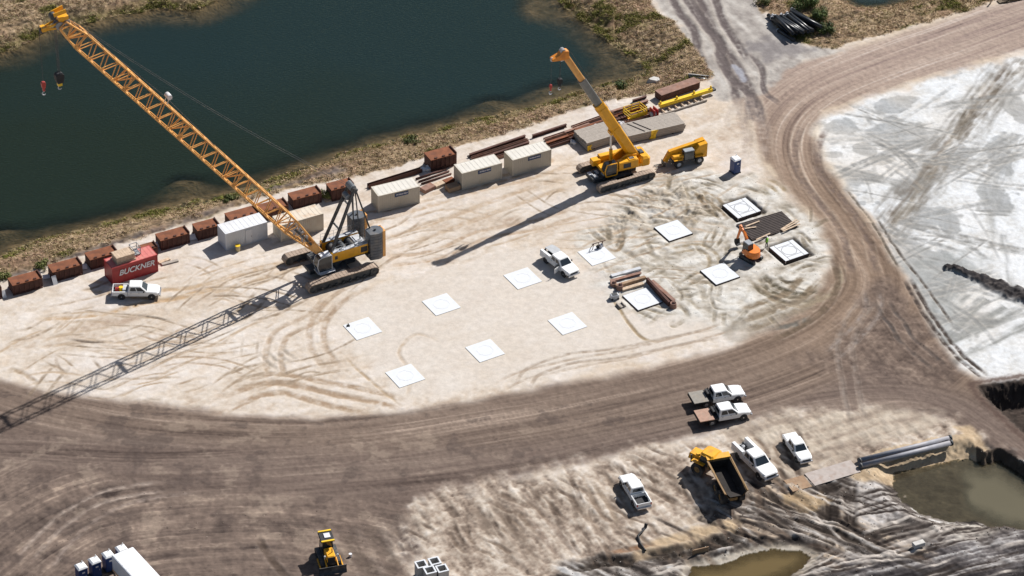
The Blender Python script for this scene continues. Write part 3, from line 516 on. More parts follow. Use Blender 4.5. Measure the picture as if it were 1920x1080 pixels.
# dark spoil heap crossing the white sand
P = smooth_line(W([(1776, 503), (1815, 512), (1850, 528), (1890, 545), (1960, 570)]), 6); w_, d, S, D, L = line_d(P, 4)
wd_ = 0.5+1.3*sstep(0, 8, S); g = sstep(wd_, wd_*0.4, d+0.5*fbm(X[w_]*1.2, Y[w_]*1.2, 3, 2)); lay(g, blend(0.5+0.5*fbm(X[w_]*2, Y[w_]*2, 3, 4), (34, 34, 38), (62, 58, 58), (100, 92, 88)), w_); Z[w_] += g*(0.45+0.3*fbm(X[w_]*1.4, Y[w_]*1.4, 3, 1))

# ---- ponds and basins
def mx3(m, a, b): return a*(1-m[..., None])+b*m[..., None]
WL1 = -1.2
pond_px = [(-300, 560), (-60, 486), (0, 477), (50, 457), (125, 435), (200, 417), (275, 400), (350, 380), (425, 362), (480, 347), (555, 320), (605, 302), (655, 285), (705, 268), (767, 255), (830, 237), (880, 225), (955, 211), (1035, 188), (1090, 172), (1135, 158), (1185, 146), (1205, 130), (1180, 108), (1140, 82), (1110, 57), (1085, 32), (1060, 15), (1042, 0), (1020, -60), (950, -230), (600, -330), (560, -120), (440, -12), (365, 22), (300, 16), (237, 27), (175, 42), (130, 46), (62, 69), (40, 88), (0, 98), (-100, 105), (-300, 110)]
PW = W(pond_px, WL1); pd = sdf(PW, 30.0)
bn = fbm(X*0.35, Y*0.35, 4, 3); b4 = fbm(X*1.3, Y*1.3, 3, 5)
pdn = pd+0.8*bn
isl = np.zeros_like(X)
for (cx, cy, rx, ry, hgt) in ((350, 338, 3.6, 2.2, 1.0), (10, 430, 3.5, 1.9, 0.9), (20, 95, 4.5, 5.0, 0.6), (928, 188, 3.2, 1.8, 1.0), (1050, 165, 4, 2.2, 1.1), (1005, 15, 3.4, 4.5, 1.0), (340, 8, 6, 4, 1.1), (1150, 125, 3.5, 5, 0.7), (1230, 150, 2.0, 1.6, 1.2)):
    c_ = P2(cx, cy, WL1); isl = np.maximum(isl, hgt*np.exp(-(((X-c_[0])/rx)**2+((Y-c_[1])/ry)**2)*(1+0.25*b4)))
depth = np.clip(pdn, 0, 40)*0.28+0.25*sstep(0, 2, pdn)
ic = np.clip(isl*1.1, 0, 1); zb = WL1-(np.minimum(depth, 4.0)*(1-ic)+np.minimum(depth, 0.55)*ic)
bank_w = np.where((X > P2(1180, 90)[0]-2) & (Y > P2(1100, 190)[1]), 8.0, 4.4)
zo = WL1*(1-sstep(0.0, 1.0, -pdn/bank_w))
Zp = np.where(pdn > 0, zb, zo); pm = sstep(-bank_w, -bank_w*0.8, pdn)
Z = np.where(pdn > -bank_w, Zp+Z*np.clip(-pdn/bank_w, 0, 1), Z)
# vegetated banks
vg_m, vg_d = area([(-200, 600), (-60, 548), (60, 508), (160, 476), (260, 447), (360, 416), (470, 378), (560, 352), (640, 335), (720, 318), (800, 292), (880, 268), (960, 246), (1050, 216), (1130, 190), (1200, 178), (1290, 158), (1333, 148), (1325, 120), (1312, 100), (1290, 70), (1262, 40), (1222, 0), (1215, -150), (900, -400), (500, 200), (-200, 400)], soft=0.35, rag=0.5, rs=0.8, k=1)
tl_m, _ = area([(-200, -200), (700, -300), (470, -20), (360, 20), (240, 30), (60, 70), (0, 100), (-200, 110)], soft=0.4, rag=0.5, k=2)
tr_m, _ = area([(1418, -10), (1440, 20), (1452, 45), (1480, 70), (1520, 84), (1560, 92), (1600, 80), (1690, 56), (1800, 24), (1860, 2), (1900, -20), (2100, -90), (2000, -300), (1400, -300)], soft=0.4, rag=0.6, k=3)
vm = np.clip(vg_m+tl_m+tr_m, 0, 1)
g1 = fbm(u*0.5, v*0.9, 4, 6); g2 = fbm(X*1.8, Y*1.8, 3, 7); g3 = fbm(u*0.12, v*0.4, 3, 0)
cv = blend(0.5+0.35*g1+0.35*g2+0.15*g3, (92, 78, 56), (140, 118, 92), (174, 150, 120), (196, 172, 142), (214, 192, 162))
fu = fbm(u*0.10, v*2.2, 4, 2); cv = mx3(np.clip(sstep(0.2, 0.6, fu)*0.6, 0, 1), cv, T3((86, 74, 60))); mauve = sstep(0.0, 0.5, fbm(X*0.25, Y*0.25, 4, 4)+0.3*g2)[..., None]; cv = cv*(1-0.45*mauve)+0.45*mauve*T3((150, 118, 100))
wet = np.exp(-((pdn+0.9)/1.0)**2); cv = mx3(np.clip(wet*(0.55+0.5*g1), 0, 0.9), cv, T3((98, 98, 52)))
ol = sstep(0.15, 0.6, fbm(u*0.2+5, v*0.5, 3, 2)); cv = mx3(ol*0.45, cv, T3((122, 118, 70)))
# path worn through the bank
P = smooth_line(W([(-40, 540), (60, 505), (150, 478), (230, 452), (330, 420), (420, 390), (520, 350), (640, 318)]), 5); w_, d, S, D, L = line_d(P, 3)
lp = np.exp(-(d/0.8)**2)*np.clip(0.6+0.9*fbm(X[w_]*0.8, Y[w_]*0.8, 3, 2), 0, 1); cv[w_] = mx3(lp*0.8, cv[w_], T3((92, 84, 84)))
lay(vm, cv); Z += vm*np.where(pdn < 0, 1, 0.3)*(0.16*g2+0.12*g1)
VEG = vm*(pdn < -0.2)
path_keep = np.zeros_like(X); path_keep[w_] = lp; VEG = VEG*(1-np.clip(path_keep*1.3, 0, 1))
# pond floor: pale silt on the shoals
lay((pdn > 0)*1.0, blend(0.5+0.35*g1+0.4*b4, (112, 98, 72), (164, 142, 110), (196, 170, 136)))
# small pond at the top right
WL2 = -0.9
PW2 = W([(1560, -120), (1572, -10), (1590, 6), (1625, 14), (1665, 12), (1700, 2), (1740, -20), (1800, -120)], WL2); p2 = sdf(PW2, 9.0)+0.4*b4
Z = np.where(p2 > -3.5, np.where(p2 > 0, WL2-p2*0.35, WL2*(1-sstep(0, 1, -p2/3.5))+0.12*g2), Z)
# muddy basin bottom right
WL3 = -1.25
PW3 = W([(1679, 913), (1681, 890), (1776, 869), (1818, 863), (1845, 872), (1873, 863), (1925, 898), (2000, 950), (2050, 1010), (1925, 1002), (1873, 995), (1832, 975), (1776, 974), (1729, 962), (1695, 937)], WL3); p3 = sdf(PW3, 9.0)+0.3*h2
xr = P2(1835, 860)[0]; bw3 = np.where(Y < P2(1900, 960, 0)[1], 2.6, np.where(X > xr, 1.1+0*X, 3.4)); bw3 = np.clip(3.2-2.4*sstep(xr-2, xr+1.5, X)+2.0*sstep(P2(1900, 940)[1], P2(1900, 965)[1]-3, Y)*0, 0.8, 3.4)
zf = WL3-0.06-np.clip(p3, 0, 5)*0.2; bf = np.clip(-p3/bw3, 0, 1)
Z = np.where(p3 > -bw3, np.where(p3 > 0, zf, (WL3-0.06)*(1-sstep(0, 1, bf))+Z*bf), Z)
mudl = sstep(P2(1850, 900)[0], P2(1795, 920)[0], X+1.6*fbm(X*0.25, Y*0.25, 3, 2))
Z = np.where((p3 > 0), Z*(1-mudl)+mudl*(WL3-0.05+0.03*h2+0.06*h1), Z)
lay((p3 > -0.3)*1.0, blend(0.5+0.45*h1+0.3*h2, (86, 76, 64), (104, 94, 82), (116, 106, 92), (134, 123, 108)))
lay(((p3 > -3.6) & (p3 < -0.25) & (X < xr) & (Y > P2(1750, 890, 0)[1]))*0.75, blend(0.5+0.4*h2, (186, 160, 128), (208, 184, 152), (216, 196, 168)))
lay(((p3 > -bw3) & (p3 < 0) & (X > xr))*0.8, (84, 72, 62))
# dark drainage pit at the right edge
PW4 = W([(1828, 722), (1870, 716), (1930, 708), (2100, 690), (2300, 800), (2100, 940), (1960, 850), (1905, 802), (1868, 768), (1840, 742)]); p4 = sdf(PW4, 9.0)+0.3*h2
Z = np.where(p4 > 0, Z-2.8*sstep(0, 2.6, p4)+0.25*h1*sstep(0, 2, p4), Z); lay(sstep(-0.2, 0.4, p4), blend(0.5+0.5*h2, (44, 38, 34), (70, 60, 54), (92, 80, 72)))
lay(np.exp(-((p4+0.5)/0.5)**2)*0.8, (96, 78, 70)); 
# brown puddle at the bottom
WL5 = -0.55
PW5 = W([(1290, 1080), (1300, 1062), (1350, 1060), (1400, 1040), (1450, 1030), (1500, 1032), (1520, 1045), (1505, 1065), (1470, 1085), (1400, 1110), (1320, 1120)], WL5); p5 = sdf(PW5, 6.0)+0.25*h2
Z = np.where(p5 > -1.6, np.where(p5 > 0, WL5-0.05-0.2*np.clip(p5, 0, 2), (WL5)*(1-sstep(0, 1, -p5/1.6))+Z*np.clip(-p5/1.6, 0, 1)), Z)
lay((p5 > 0)*1.0, (110, 92, 60)); lay(np.exp(-((p5+0.5)/0.5)**2)*0.6*(p5 < 0), (196, 184, 166))
# pits round the two newest pads, smoothed round the rest
PADS_PX = {}
def flat_at(c, half, dz, col, ang, soft=0.15, al=0.9):
    global Z
    x, y = rot(X-c[0], Y-c[1], ang); d = np.maximum(np.abs(x), np.abs(y))-half; m_ = sstep(soft, -soft, d); Z = Z*(1-m_)+dz*m_; lay(m_*al, col)
fade = sstep(60, 10, np.maximum(np.maximum(-81-X, X-81), np.maximum(275-Y, Y-416)))
Z *= fade
Z = np.where((pd > 0), np.minimum(Z, -1.2), Z)
# ------------------------------------------------------------------ pads: level spots cut into the sheet
PADC = {}
TH = R_(31.637)
for i_, c_ in enumerate(((-18.6, 326.4), (-8.9, 331.9), (1.35, 337.95), (10.9, 343.5), (21.0, 349.4), (30.2, 354.9))): PADC[('P', i_+1)] = c_; PADC[('Q', i_+1)] = (c_[0]+5.7, c_[1]-9.65)
for (r_, i_), c_ in PADC.items():
    deep = i_ == 6
    if deep: flat_at(c_, 2.3, -0.36, (96, 88, 78), TH, 0.3, 0.85)
    elif i_ >= 4 and not (r_ == 'P' and i_ == 4): flat_at(c_, 2.15, -0.12, (188, 178, 162), TH, 0.5, 0.5)
    else: flat_at(c_, 2.1, -0.01, (222, 210, 192), TH, 0.3, 0.5)

def height(x, y):
    i = int(np.clip(np.searchsorted(YS, y), 0, HH-1)); j = int(np.clip(np.searchsorted(XS, x), 0, WW-1)); return float(Z[i, j])

me = bpy.data.meshes.new('ground'); nv = HH*WW
co = np.stack([X, Y, Z], -1).reshape(-1, 3).astype(np.float32)
me.vertices.add(nv); me.vertices.foreach_set('co', co.ravel())
idx = np.arange(nv).reshape(HH, WW); q = np.stack([idx[:-1, :-1], idx[:-1, 1:], idx[1:, 1:], idx[1:, :-1]], -1).reshape(-1, 4); nf = len(q)
me.loops.add(nf*4); me.loops.foreach_set('vertex_index', q.ravel().astype(np.int32)); me.polygons.add(nf)
me.polygons.foreach_set('loop_start', (np.arange(nf)*4).astype(np.int32)); me.polygons.foreach_set('loop_total', np.full(nf, 4, np.int32)); me.update(calc_edges=True)
me.polygons.foreach_set('use_smooth', np.ones(nf, bool))
at_ = me.color_attributes.new('soil', 'FLOAT_COLOR', 'POINT')
Cl = lin(np.clip(C, 4, 250))/K_EXP; at_.data.foreach_set('color', np.concatenate([Cl, np.ones((HH, WW, 1), np.float32)], -1).astype(np.float32).ravel())
gm = bpy.data.materials.new('soil'); gm.use_nodes = True; n = gm.node_tree.nodes; l = gm.node_tree.links; b = n['Principled BSDF']
b.inputs['Roughness'].default_value = 0.95; b.inputs['Specular IOR Level'].default_value = 0.15
a_ = n.new('ShaderNodeAttribute'); a_.attribute_name = 'soil'; tc = n.new('ShaderNodeTexCoord')
no = n.new('ShaderNodeTexNoise'); no.inputs['Scale'].default_value = 1.1; no.inputs['Detail'].default_value = 8; no.inputs['Roughness'].default_value = 0.8; l.new(tc.outputs['Object'], no.inputs['Vector'])
mr = n.new('ShaderNodeMapRange'); mr.inputs[1].default_value = 0.3; mr.inputs[2].default_value = 0.7; mr.inputs[3].default_value = 0.84; mr.inputs[4].default_value = 1.16; l.new(no.outputs[0], mr.inputs[0])
mu = n.new('ShaderNodeVectorMath'); mu.operation = 'SCALE'; l.new(a_.outputs['Color'], mu.inputs[0]); l.new(mr.outputs[0], mu.inputs['Scale']); l.new(mu.outputs[0], b.inputs['Base Color'])
bp = n.new('ShaderNodeBump'); bp.inputs['Strength'].default_value = 0.35; bp.inputs['Distance'].default_value = 0.10; l.new(no.outputs[0], bp.inputs['Height']); l.new(bp.outputs[0], b.inputs['Normal'])
me.materials.append(gm); go = bpy.data.objects.new('ground', me); COL.objects.link(go); tag(go, 'bare sandy construction ground crossed by a dark haul road', 'ground', kind='structure')

# ------------------------------------------------------------------ water sheets
def water(name, P, z, deep_col, label, murk, rip=0.7, st=0.6, pad_out=0.8):
    x0, x1 = max(P[:, 0].min()-1, -130), min(P[:, 0].max()+1, 120); y0, y1 = P[:, 1].min()-1, min(P[:, 1].max()+1, 520)
    xs = np.arange(x0, x1+st, st); ys = np.arange(y0, y1+st, st); xx, yy = np.meshgrid(xs, ys); h, w_ = xx.shape
    ii = np.clip(np.searchsorted(YS, yy), 0, HH-1); jj = np.clip(np.searchsorted(XS, xx), 0, WW-1); dep = z-Z[ii, jj]
    m = bpy.data.meshes.new(name); vid = np.arange(h*w_).reshape(h, w_)
    q = np.stack([vid[:-1, :-1], vid[:-1, 1:], vid[1:, 1:], vid[1:, :-1]], -1).reshape(-1, 4)
    # keep only the cells near water, so that no sheet runs on under the dry ground
    dd = np.max(dep.ravel()[q], axis=1) > -0.25
    cx = xx.ravel()[q].mean(1); cy = yy.ravel()[q].mean(1); inside = np.zeros(len(q), bool); n_ = len(P); dm = np.full(len(q), 1e9)
    for i in range(n_):
        ax, ay = P[i]; bx, by = P[(i+1) % n_]; ex, ey = bx-ax, by-ay; t = np.clip(((cx-ax)*ex+(cy-ay)*ey)/(ex*ex+ey*ey+1e-9), 0, 1); dm = np.minimum(dm, np.hypot(cx-ax-t*ex, cy-ay-t*ey))
        if ay != by: inside ^= ((ay > cy) != (by > cy)) & (cx < ex*(cy-ay)/(by-ay)+ax)
    q = q[dd & (inside | (dm < 3.0))]
    used = np.unique(q); remap = np.full(h*w_, -1); remap[used] = np.arange(len(used))
    m.from_pydata(np.stack([xx.ravel()[used], yy.ravel()[used], np.full(len(used), z)], -1).tolist(), [], remap[q].tolist())
    at = m.attributes.new('depth', 'FLOAT', 'POINT'); at.data.foreach_set('value', np.clip(dep.ravel()[used], 0, 6).astype(np.float32))
    mt = bpy.data.materials.new(name); mt.use_nodes = True; n = mt.node_tree.nodes; l = mt.node_tree.links; n.clear()
    out = n.new('ShaderNodeOutputMaterial'); tr = n.new('ShaderNodeBsdfTransparent'); tr.inputs[0].default_value = (0.94, 0.92, 0.84, 1)
    df = n.new('ShaderNodeBsdfDiffuse'); ns = n.new('ShaderNodeTexNoise'); ns.inputs['Scale'].default_value = 0.03; tc = n.new('ShaderNodeTexCoord'); l.new(tc.outputs['Object'], ns.inputs['Vector'])
    rp = n.new('ShaderNodeValToRGB'); rp.color_ramp.elements[0].position = 0.35; rp.color_ramp.elements[1].position = 0.65; rp.color_ramp.elements[0].color = deep_col[0]; rp.color_ramp.elements[1].color = deep_col[1]
    if name == 'pond_water':
        sx = n.new('ShaderNodeSeparateXYZ'); l.new(tc.outputs['Object'], sx.inputs[0]); ma = n.new('ShaderNodeMath'); ma.operation = 'MULTIPLY_ADD'; ma.inputs[1].default_value = 0.012; ma.inputs[2].default_value = -4.15
        l.new(sx.outputs[1], ma.inputs[0]); m2 = n.new('ShaderNodeMath'); m2.operation = 'MULTIPLY_ADD'; m2.inputs[1].default_value = 0.004; l.new(sx.outputs[0], m2.inputs[0]); l.new(ma.outputs[0], m2.inputs[2])
        m3 = n.new('ShaderNodeMath'); m3.operation = 'MULTIPLY_ADD'; m3.inputs[1].default_value = 0.5; l.new(ns.outputs[0], m3.inputs[0]); l.new(m2.outputs[0], m3.inputs[2]); l.new(m3.outputs[0], rp.inputs[0])
    else: l.new(ns.outputs[0], rp.inputs[0])
    l.new(rp.outputs[0], df.inputs[0])
    aa = n.new('ShaderNodeAttribute'); aa.attribute_name = 'depth'; mr = n.new('ShaderNodeMapRange'); mr.inputs[1].default_value = 0.0; mr.inputs[2].default_value = murk; mr.inputs[3].default_value = 0.06; mr.inputs[4].default_value = 0.985; mr.interpolation_type = 'SMOOTHSTEP'
    l.new(aa.outputs['Fac'], mr.inputs[0]); mx = n.new('ShaderNodeMixShader'); l.new(mr.outputs[0], mx.inputs[0]); l.new(tr.outputs[0], mx.inputs[1]); l.new(df.outputs[0], mx.inputs[2])
    gl = n.new('ShaderNodeBsdfGlossy'); gl.inputs['Roughness'].default_value = 0.12; gl.inputs['Color'].default_value = (0.56, 0.74, 0.66, 1); fr = n.new('ShaderNodeFresnel'); fr.inputs[0].default_value = 1.33
    rn = n.new('ShaderNodeTexNoise'); rn.inputs['Scale'].default_value = 3.2; rn.inputs['Detail'].default_value = 3; mp = n.new('ShaderNodeMapping'); mp.inputs['Scale'].default_value = (0.6, 1.6, 1); mp.inputs['Rotation'].default_value = (0, 0, 0.5); l.new(tc.outputs['Object'], mp.inputs[0]); l.new(mp.outputs[0], rn.inputs['Vector'])
    bp = n.new('ShaderNodeBump'); bp.inputs['Strength'].default_value = rip; bp.inputs['Distance'].default_value = 0.12; l.new(rn.outputs[0], bp.inputs['Height']); l.new(bp.outputs[0], gl.inputs['Normal']); l.new(bp.outputs[0], fr.inputs['Normal'])
    m4 = n.new('ShaderNodeMixShader'); l.new(fr.outputs[0], m4.inputs[0]); l.new(mx.outputs[0], m4.inputs[1]); l.new(gl.outputs[0], m4.inputs[2]); l.new(m4.outputs[0], out.inputs[0])
    m.materials.append(mt); o = bpy.data.objects.new(name, m); COL.objects.link(o); tag(o, label, 'water', kind='structure'); return o
water('pond_water', PW, WL1, ((0.010, 0.0155, 0.0095, 1), (0.009, 0.018, 0.018, 1)), 'large dark green pond north of the yard', 1.9)
water('pond_water', PW2, WL2, ((0.022, 0.034, 0.034, 1), (0.022, 0.036, 0.036, 1)), 'small pond beyond the haul road at the top', 1.2, st=0.3)
water('muddy_water', PW3, WL3, ((0.10, 0.086, 0.056, 1), (0.125, 0.11, 0.074, 1)), 'muddy olive water in the basin beside the culvert pipes', 0.8, rip=0.05, st=0.25)
water('puddle_water', PW5, WL5, ((0.11, 0.075, 0.03, 1), (0.14, 0.10, 0.045, 1)), 'shallow brown puddle at the bottom edge', 0.5, rip=0.03, st=0.25)

# ------------------------------------------------------------------ dry grass and reeds on the banks (nobody could count it)
def tufts(name, mask, count, hmin, hmax, cols, label, cat, r=0.16, blades=5, seed=3):
    rr = np.random.RandomState(seed); ys, xs = np.where(mask > 0.5); ok = (XS[xs] > -84) & (XS[xs] < 84) & (YS[ys] > 272) & (YS[ys] < 416); ys = ys[ok]; xs = xs[ok]
    p = mask[ys, xs]; k = rr.choice(len(ys), count, p=p/p.sum()); bx = XS[xs[k]]+rr.uniform(-.1, .1, count); by = YS[ys[k]]+rr.uniform(-.1, .1, count); bz = Z[ys[k], xs[k]]-0.03
    N = count*blades; cx = np.repeat(bx, blades)+rr.normal(0, r, N); cy = np.repeat(by, blades)+rr.normal(0, r, N); cz = np.repeat(bz, blades)
    an = rr.uniform(0, 6.28, N); h = np.repeat(rr.uniform(hmin, hmax, count), blades)*rr.uniform(0.6, 1.2, N); wd = rr.uniform(0.02, 0.06, N); ln = rr.normal(-.35, 0.8, N)*h; lm = rr.normal(-.4, 0.8, N)*h
    dx, dy = np.cos(an)*wd, np.sin(an)*wd
    v = np.stack([np.stack([cx-dx, cy-dy, cz], -1), np.stack([cx+dx, cy+dy, cz], -1), np.stack([cx+ln+dx*.4, cy+lm+dy*.4, cz+h], -1), np.stack([cx+ln-dx*.4, cy+lm-dy*.4, cz+h], -1)], 1).reshape(-1, 3).astype(np.float32)
    m = bpy.data.meshes.new(name); m.vertices.add(4*N); m.vertices.foreach_set('co', v.ravel()); m.loops.add(4*N); m.loops.foreach_set('vertex_index', np.arange(4*N, dtype=np.int32)); m.polygons.add(N)
    m.polygons.foreach_set('loop_start', (np.arange(N)*4).astype(np.int32)); m.polygons.foreach_set('loop_total', np.full(N, 4, np.int32)); m.update(calc_edges=True)
    ca = m.color_attributes.new('tint', 'FLOAT_COLOR', 'POINT'); A = np.array([lin(c)/K_EXP for c in cols]); t = np.repeat(rr.randint(0, len(cols), count), blades)
    cc = A[t]*rr.uniform(0.75, 1.25, (N, 1)); cc = np.concatenate([np.repeat(cc, 4, axis=0), np.ones((4*N, 1))], 1).astype(np.float32); ca.data.foreach_set('color', cc.ravel())
    mt = bpy.data.materials.new(name); mt.use_nodes = True; nn = mt.node_tree.nodes; a = nn.new('ShaderNodeAttribute'); a.attribute_name = 'tint'; mt.node_tree.links.new(a.outputs['Color'], nn['Principled BSDF'].inputs['Base Color']); nn['Principled BSDF'].inputs['Roughness'].default_value = 0.9
    nn['Principled BSDF'].inputs['Specular IOR Level'].default_value = 0.1
    m.materials.append(mt); o = bpy.data.objects.new(name, m); COL.objects.link(o); tag(o, label, cat, kind='stuff'); return o
STRAW = [(216, 190, 152), (230, 206, 170), (198, 168, 132), (176, 146, 118), (206, 172, 146), (184, 170, 120), (162, 152, 100)]
tufts('dry_grass', np.clip(VEG, 0, 1)*(0.35+0.65*np.clip(0.5+g1+0.5*g2, 0, 1)), 44000, 0.06, 0.18, STRAW, 'dry straw coloured grass covering the pond banks', 'grass')
edge = vm*np.exp(-((pdn+0.7)/0.8)**2)*(np.clip(0.4+1.1*g1, 0, 1)); edge2 = vm*sstep(0.15, 0.6, fbm(u*0.2+5, v*0.5, 3, 2))*(pdn < -0.3)*0.6
tufts('green_grass', np.clip(edge+edge2, 0, 1)*(np.clip(edge+edge2, 0, 1) > 0.0)+0.0, 6500, 0.10, 0.32, [(128, 132, 62), (108, 116, 50), (152, 148, 78), (172, 162, 100)], 'green waterside grass and reeds along the shore', 'grass', seed=5)

# ------------------------------------------------------------------ loose clods and stones (nobody could count them)
def clods(name, mask, count, smin, smax, cols, label, seed):
    rr = np.random.RandomState(seed); ys, xs = np.where((mask > 0.3) & (np.abs(X) < 80) & (Y > 276) & (Y < 415)); p = mask[ys, xs]; k = rr.choice(len(ys), count, p=p/p.sum())
    c = np.stack([XS[xs[k]]+rr.uniform(-.1, .1, count), YS[ys[k]]+rr.uniform(-.1, .1, count), Z[ys[k], xs[k]]], -1); s_ = smin+(smax-smin)*rr.rand(count)**3
    base = np.array([[0, 0, 1], [1, 0, 0], [0, 1, 0], [-1, 0, 0], [0, -1, 0], [0, 0, -.5]], float); j = 1+rr.uniform(-.35, .35, (count, 6, 3)); an = rr.uniform(0, 6.28, count)
    v = base[None]*j*s_[:, None, None]*np.array([1, .8, .6]); ca_, sn_ = np.cos(an)[:, None], np.sin(an)[:, None]; v = np.stack([v[..., 0]*ca_-v[..., 1]*sn_, v[..., 0]*sn_+v[..., 1]*ca_, v[..., 2]], -1)+c[:, None]
    f = np.array([[0, 1, 2], [0, 2, 3], [0, 3, 4], [0, 4, 1], [5, 2, 1], [5, 3, 2], [5, 4, 3], [5, 1, 4]]); F = (f[None]+np.arange(count)[:, None, None]*6).reshape(-1, 3)
    m = bpy.data.meshes.new(name); m.vertices.add(count*6); m.vertices.foreach_set('co', v.reshape(-1).astype(np.float32)); m.loops.add(F.size); m.loops.foreach_set('vertex_index', F.reshape(-1).astype(np.int32)); m.polygons.add(len(F))
    m.polygons.foreach_set('loop_start', (np.arange(len(F))*3).astype(np.int32)); m.polygons.foreach_set('loop_total', np.full(len(F), 3, np.int32)); m.update(calc_edges=True)
    at = m.color_attributes.new('tint', 'FLOAT_COLOR', 'POINT'); A = np.array([lin(q_)/K_EXP for q_ in cols]); cc = A[rr.randint(0, len(cols), count)]; at.data.foreach_set('color', np.concatenate([np.repeat(cc, 6, 0), np.ones((count*6, 1))], 1).astype(np.float32).ravel())
    m.materials.append(bpy.data.materials['dry_grass']); o = bpy.data.objects.new(name, m); COL.objects.link(o); tag(o, label, 'stones', kind='stuff')
ok_ = (pdn < -0.5)*(p3 < -0.3)*(p5 < -0.3)*(p4 < 0)
clods('sand_clods', np.clip((ex_m*np.clip(0.3+e2, 0, 1)+0.02*(1-vm)*(1-pad_m)*(1-rd_m))*ok_, 0, 1)*((ex_m > .3) | (rng.rand(HH, WW) < .08))*1.0+0.0, 1300, .03, .09, [(206, 196, 180), (178, 164, 142), (150, 136, 116), (222, 214, 202)], 'loose sand clods scattered over the dug ground', 21)
clods('mud_clods', np.clip(mu_m*ok_*np.clip(0.5+h1, 0.1, 1), 0, 1)+0.35*bs_m*(1-mu_m)*ok_*np.clip(b6, 0, 1), 2600, .03, .14, [(84, 74, 68), (104, 92, 82), (150, 138, 124), (198, 190, 180), (120, 106, 94)], 'mud clods and rubble scattered over the rough corner', 22)
clods('road_stones', np.clip(rd_m*wn[..., 0]+0.6*tri_m, 0, 1)*(rd_d > .3), 1200, .02, .10, [(90, 78, 72), (150, 134, 120), (186, 172, 156)], 'small stones strewn over the haul road edges', 23)
# ================================================================== vehicles
def ringx(x, hw, z0, z1, c=0.08):
    return [(x, -hw+c, z0), (x, hw-c, z0), (x, hw, z0+c), (x, hw, z1-c), (x, hw-c*1.4, z1), (x, -hw+c*1.4, z1), (x, -hw, z1-c), (x, -hw, z0+c)]
def wheel(parent, x, y, r, wd, rim=0.58, rimmat='chrome', side=1):
    m = MB(); n = 20; prof = [(r*0.9, -wd/2), (r, -wd/2+0.03), (r, wd/2-0.03), (r*0.9, wd/2), (r*rim, wd/2), (r*rim, -wd/2)]
    rings = [[(math.cos(2*math.pi*i/n)*p, q, math.sin(2*math.pi*i/n)*p) for p, q in prof] for i in range(n)]
    vs = [p for rg in rings for p in rg]; k = len(prof); fs = [(i*k+j, ((i+1) % n)*k+j, ((i+1) % n)*k+(j+1) % k, i*k+(j+1) % k) for i in range(n) for j in range(k)]
    m.add(vs, fs, False); o = m.build('wheel', M_('rubber'), parent, (x, y, r))
    q = MB(); q.tube((0, -wd*0.36, 0), (0, wd*0.40, 0), r*rim*1.0, 16); q.tube((0, wd*0.40, 0), (0, wd*0.5, 0), r*0.2, 10)
    if side < 0:
        q = MB(); q.tube((0, wd*0.36, 0), (0, -wd*0.40, 0), r*rim, 16); q.tube((0, -wd*0.40, 0), (0, -wd*0.5, 0), r*0.2, 10)
    q.build('rim', M_(rimmat), o); return o
def roofloc(px, py, az, xo=0.0, z=1.88):
    g = G(px, py, z); return (g[0]-xo*math.cos(az), g[1]-xo*math.sin(az), 0.0)
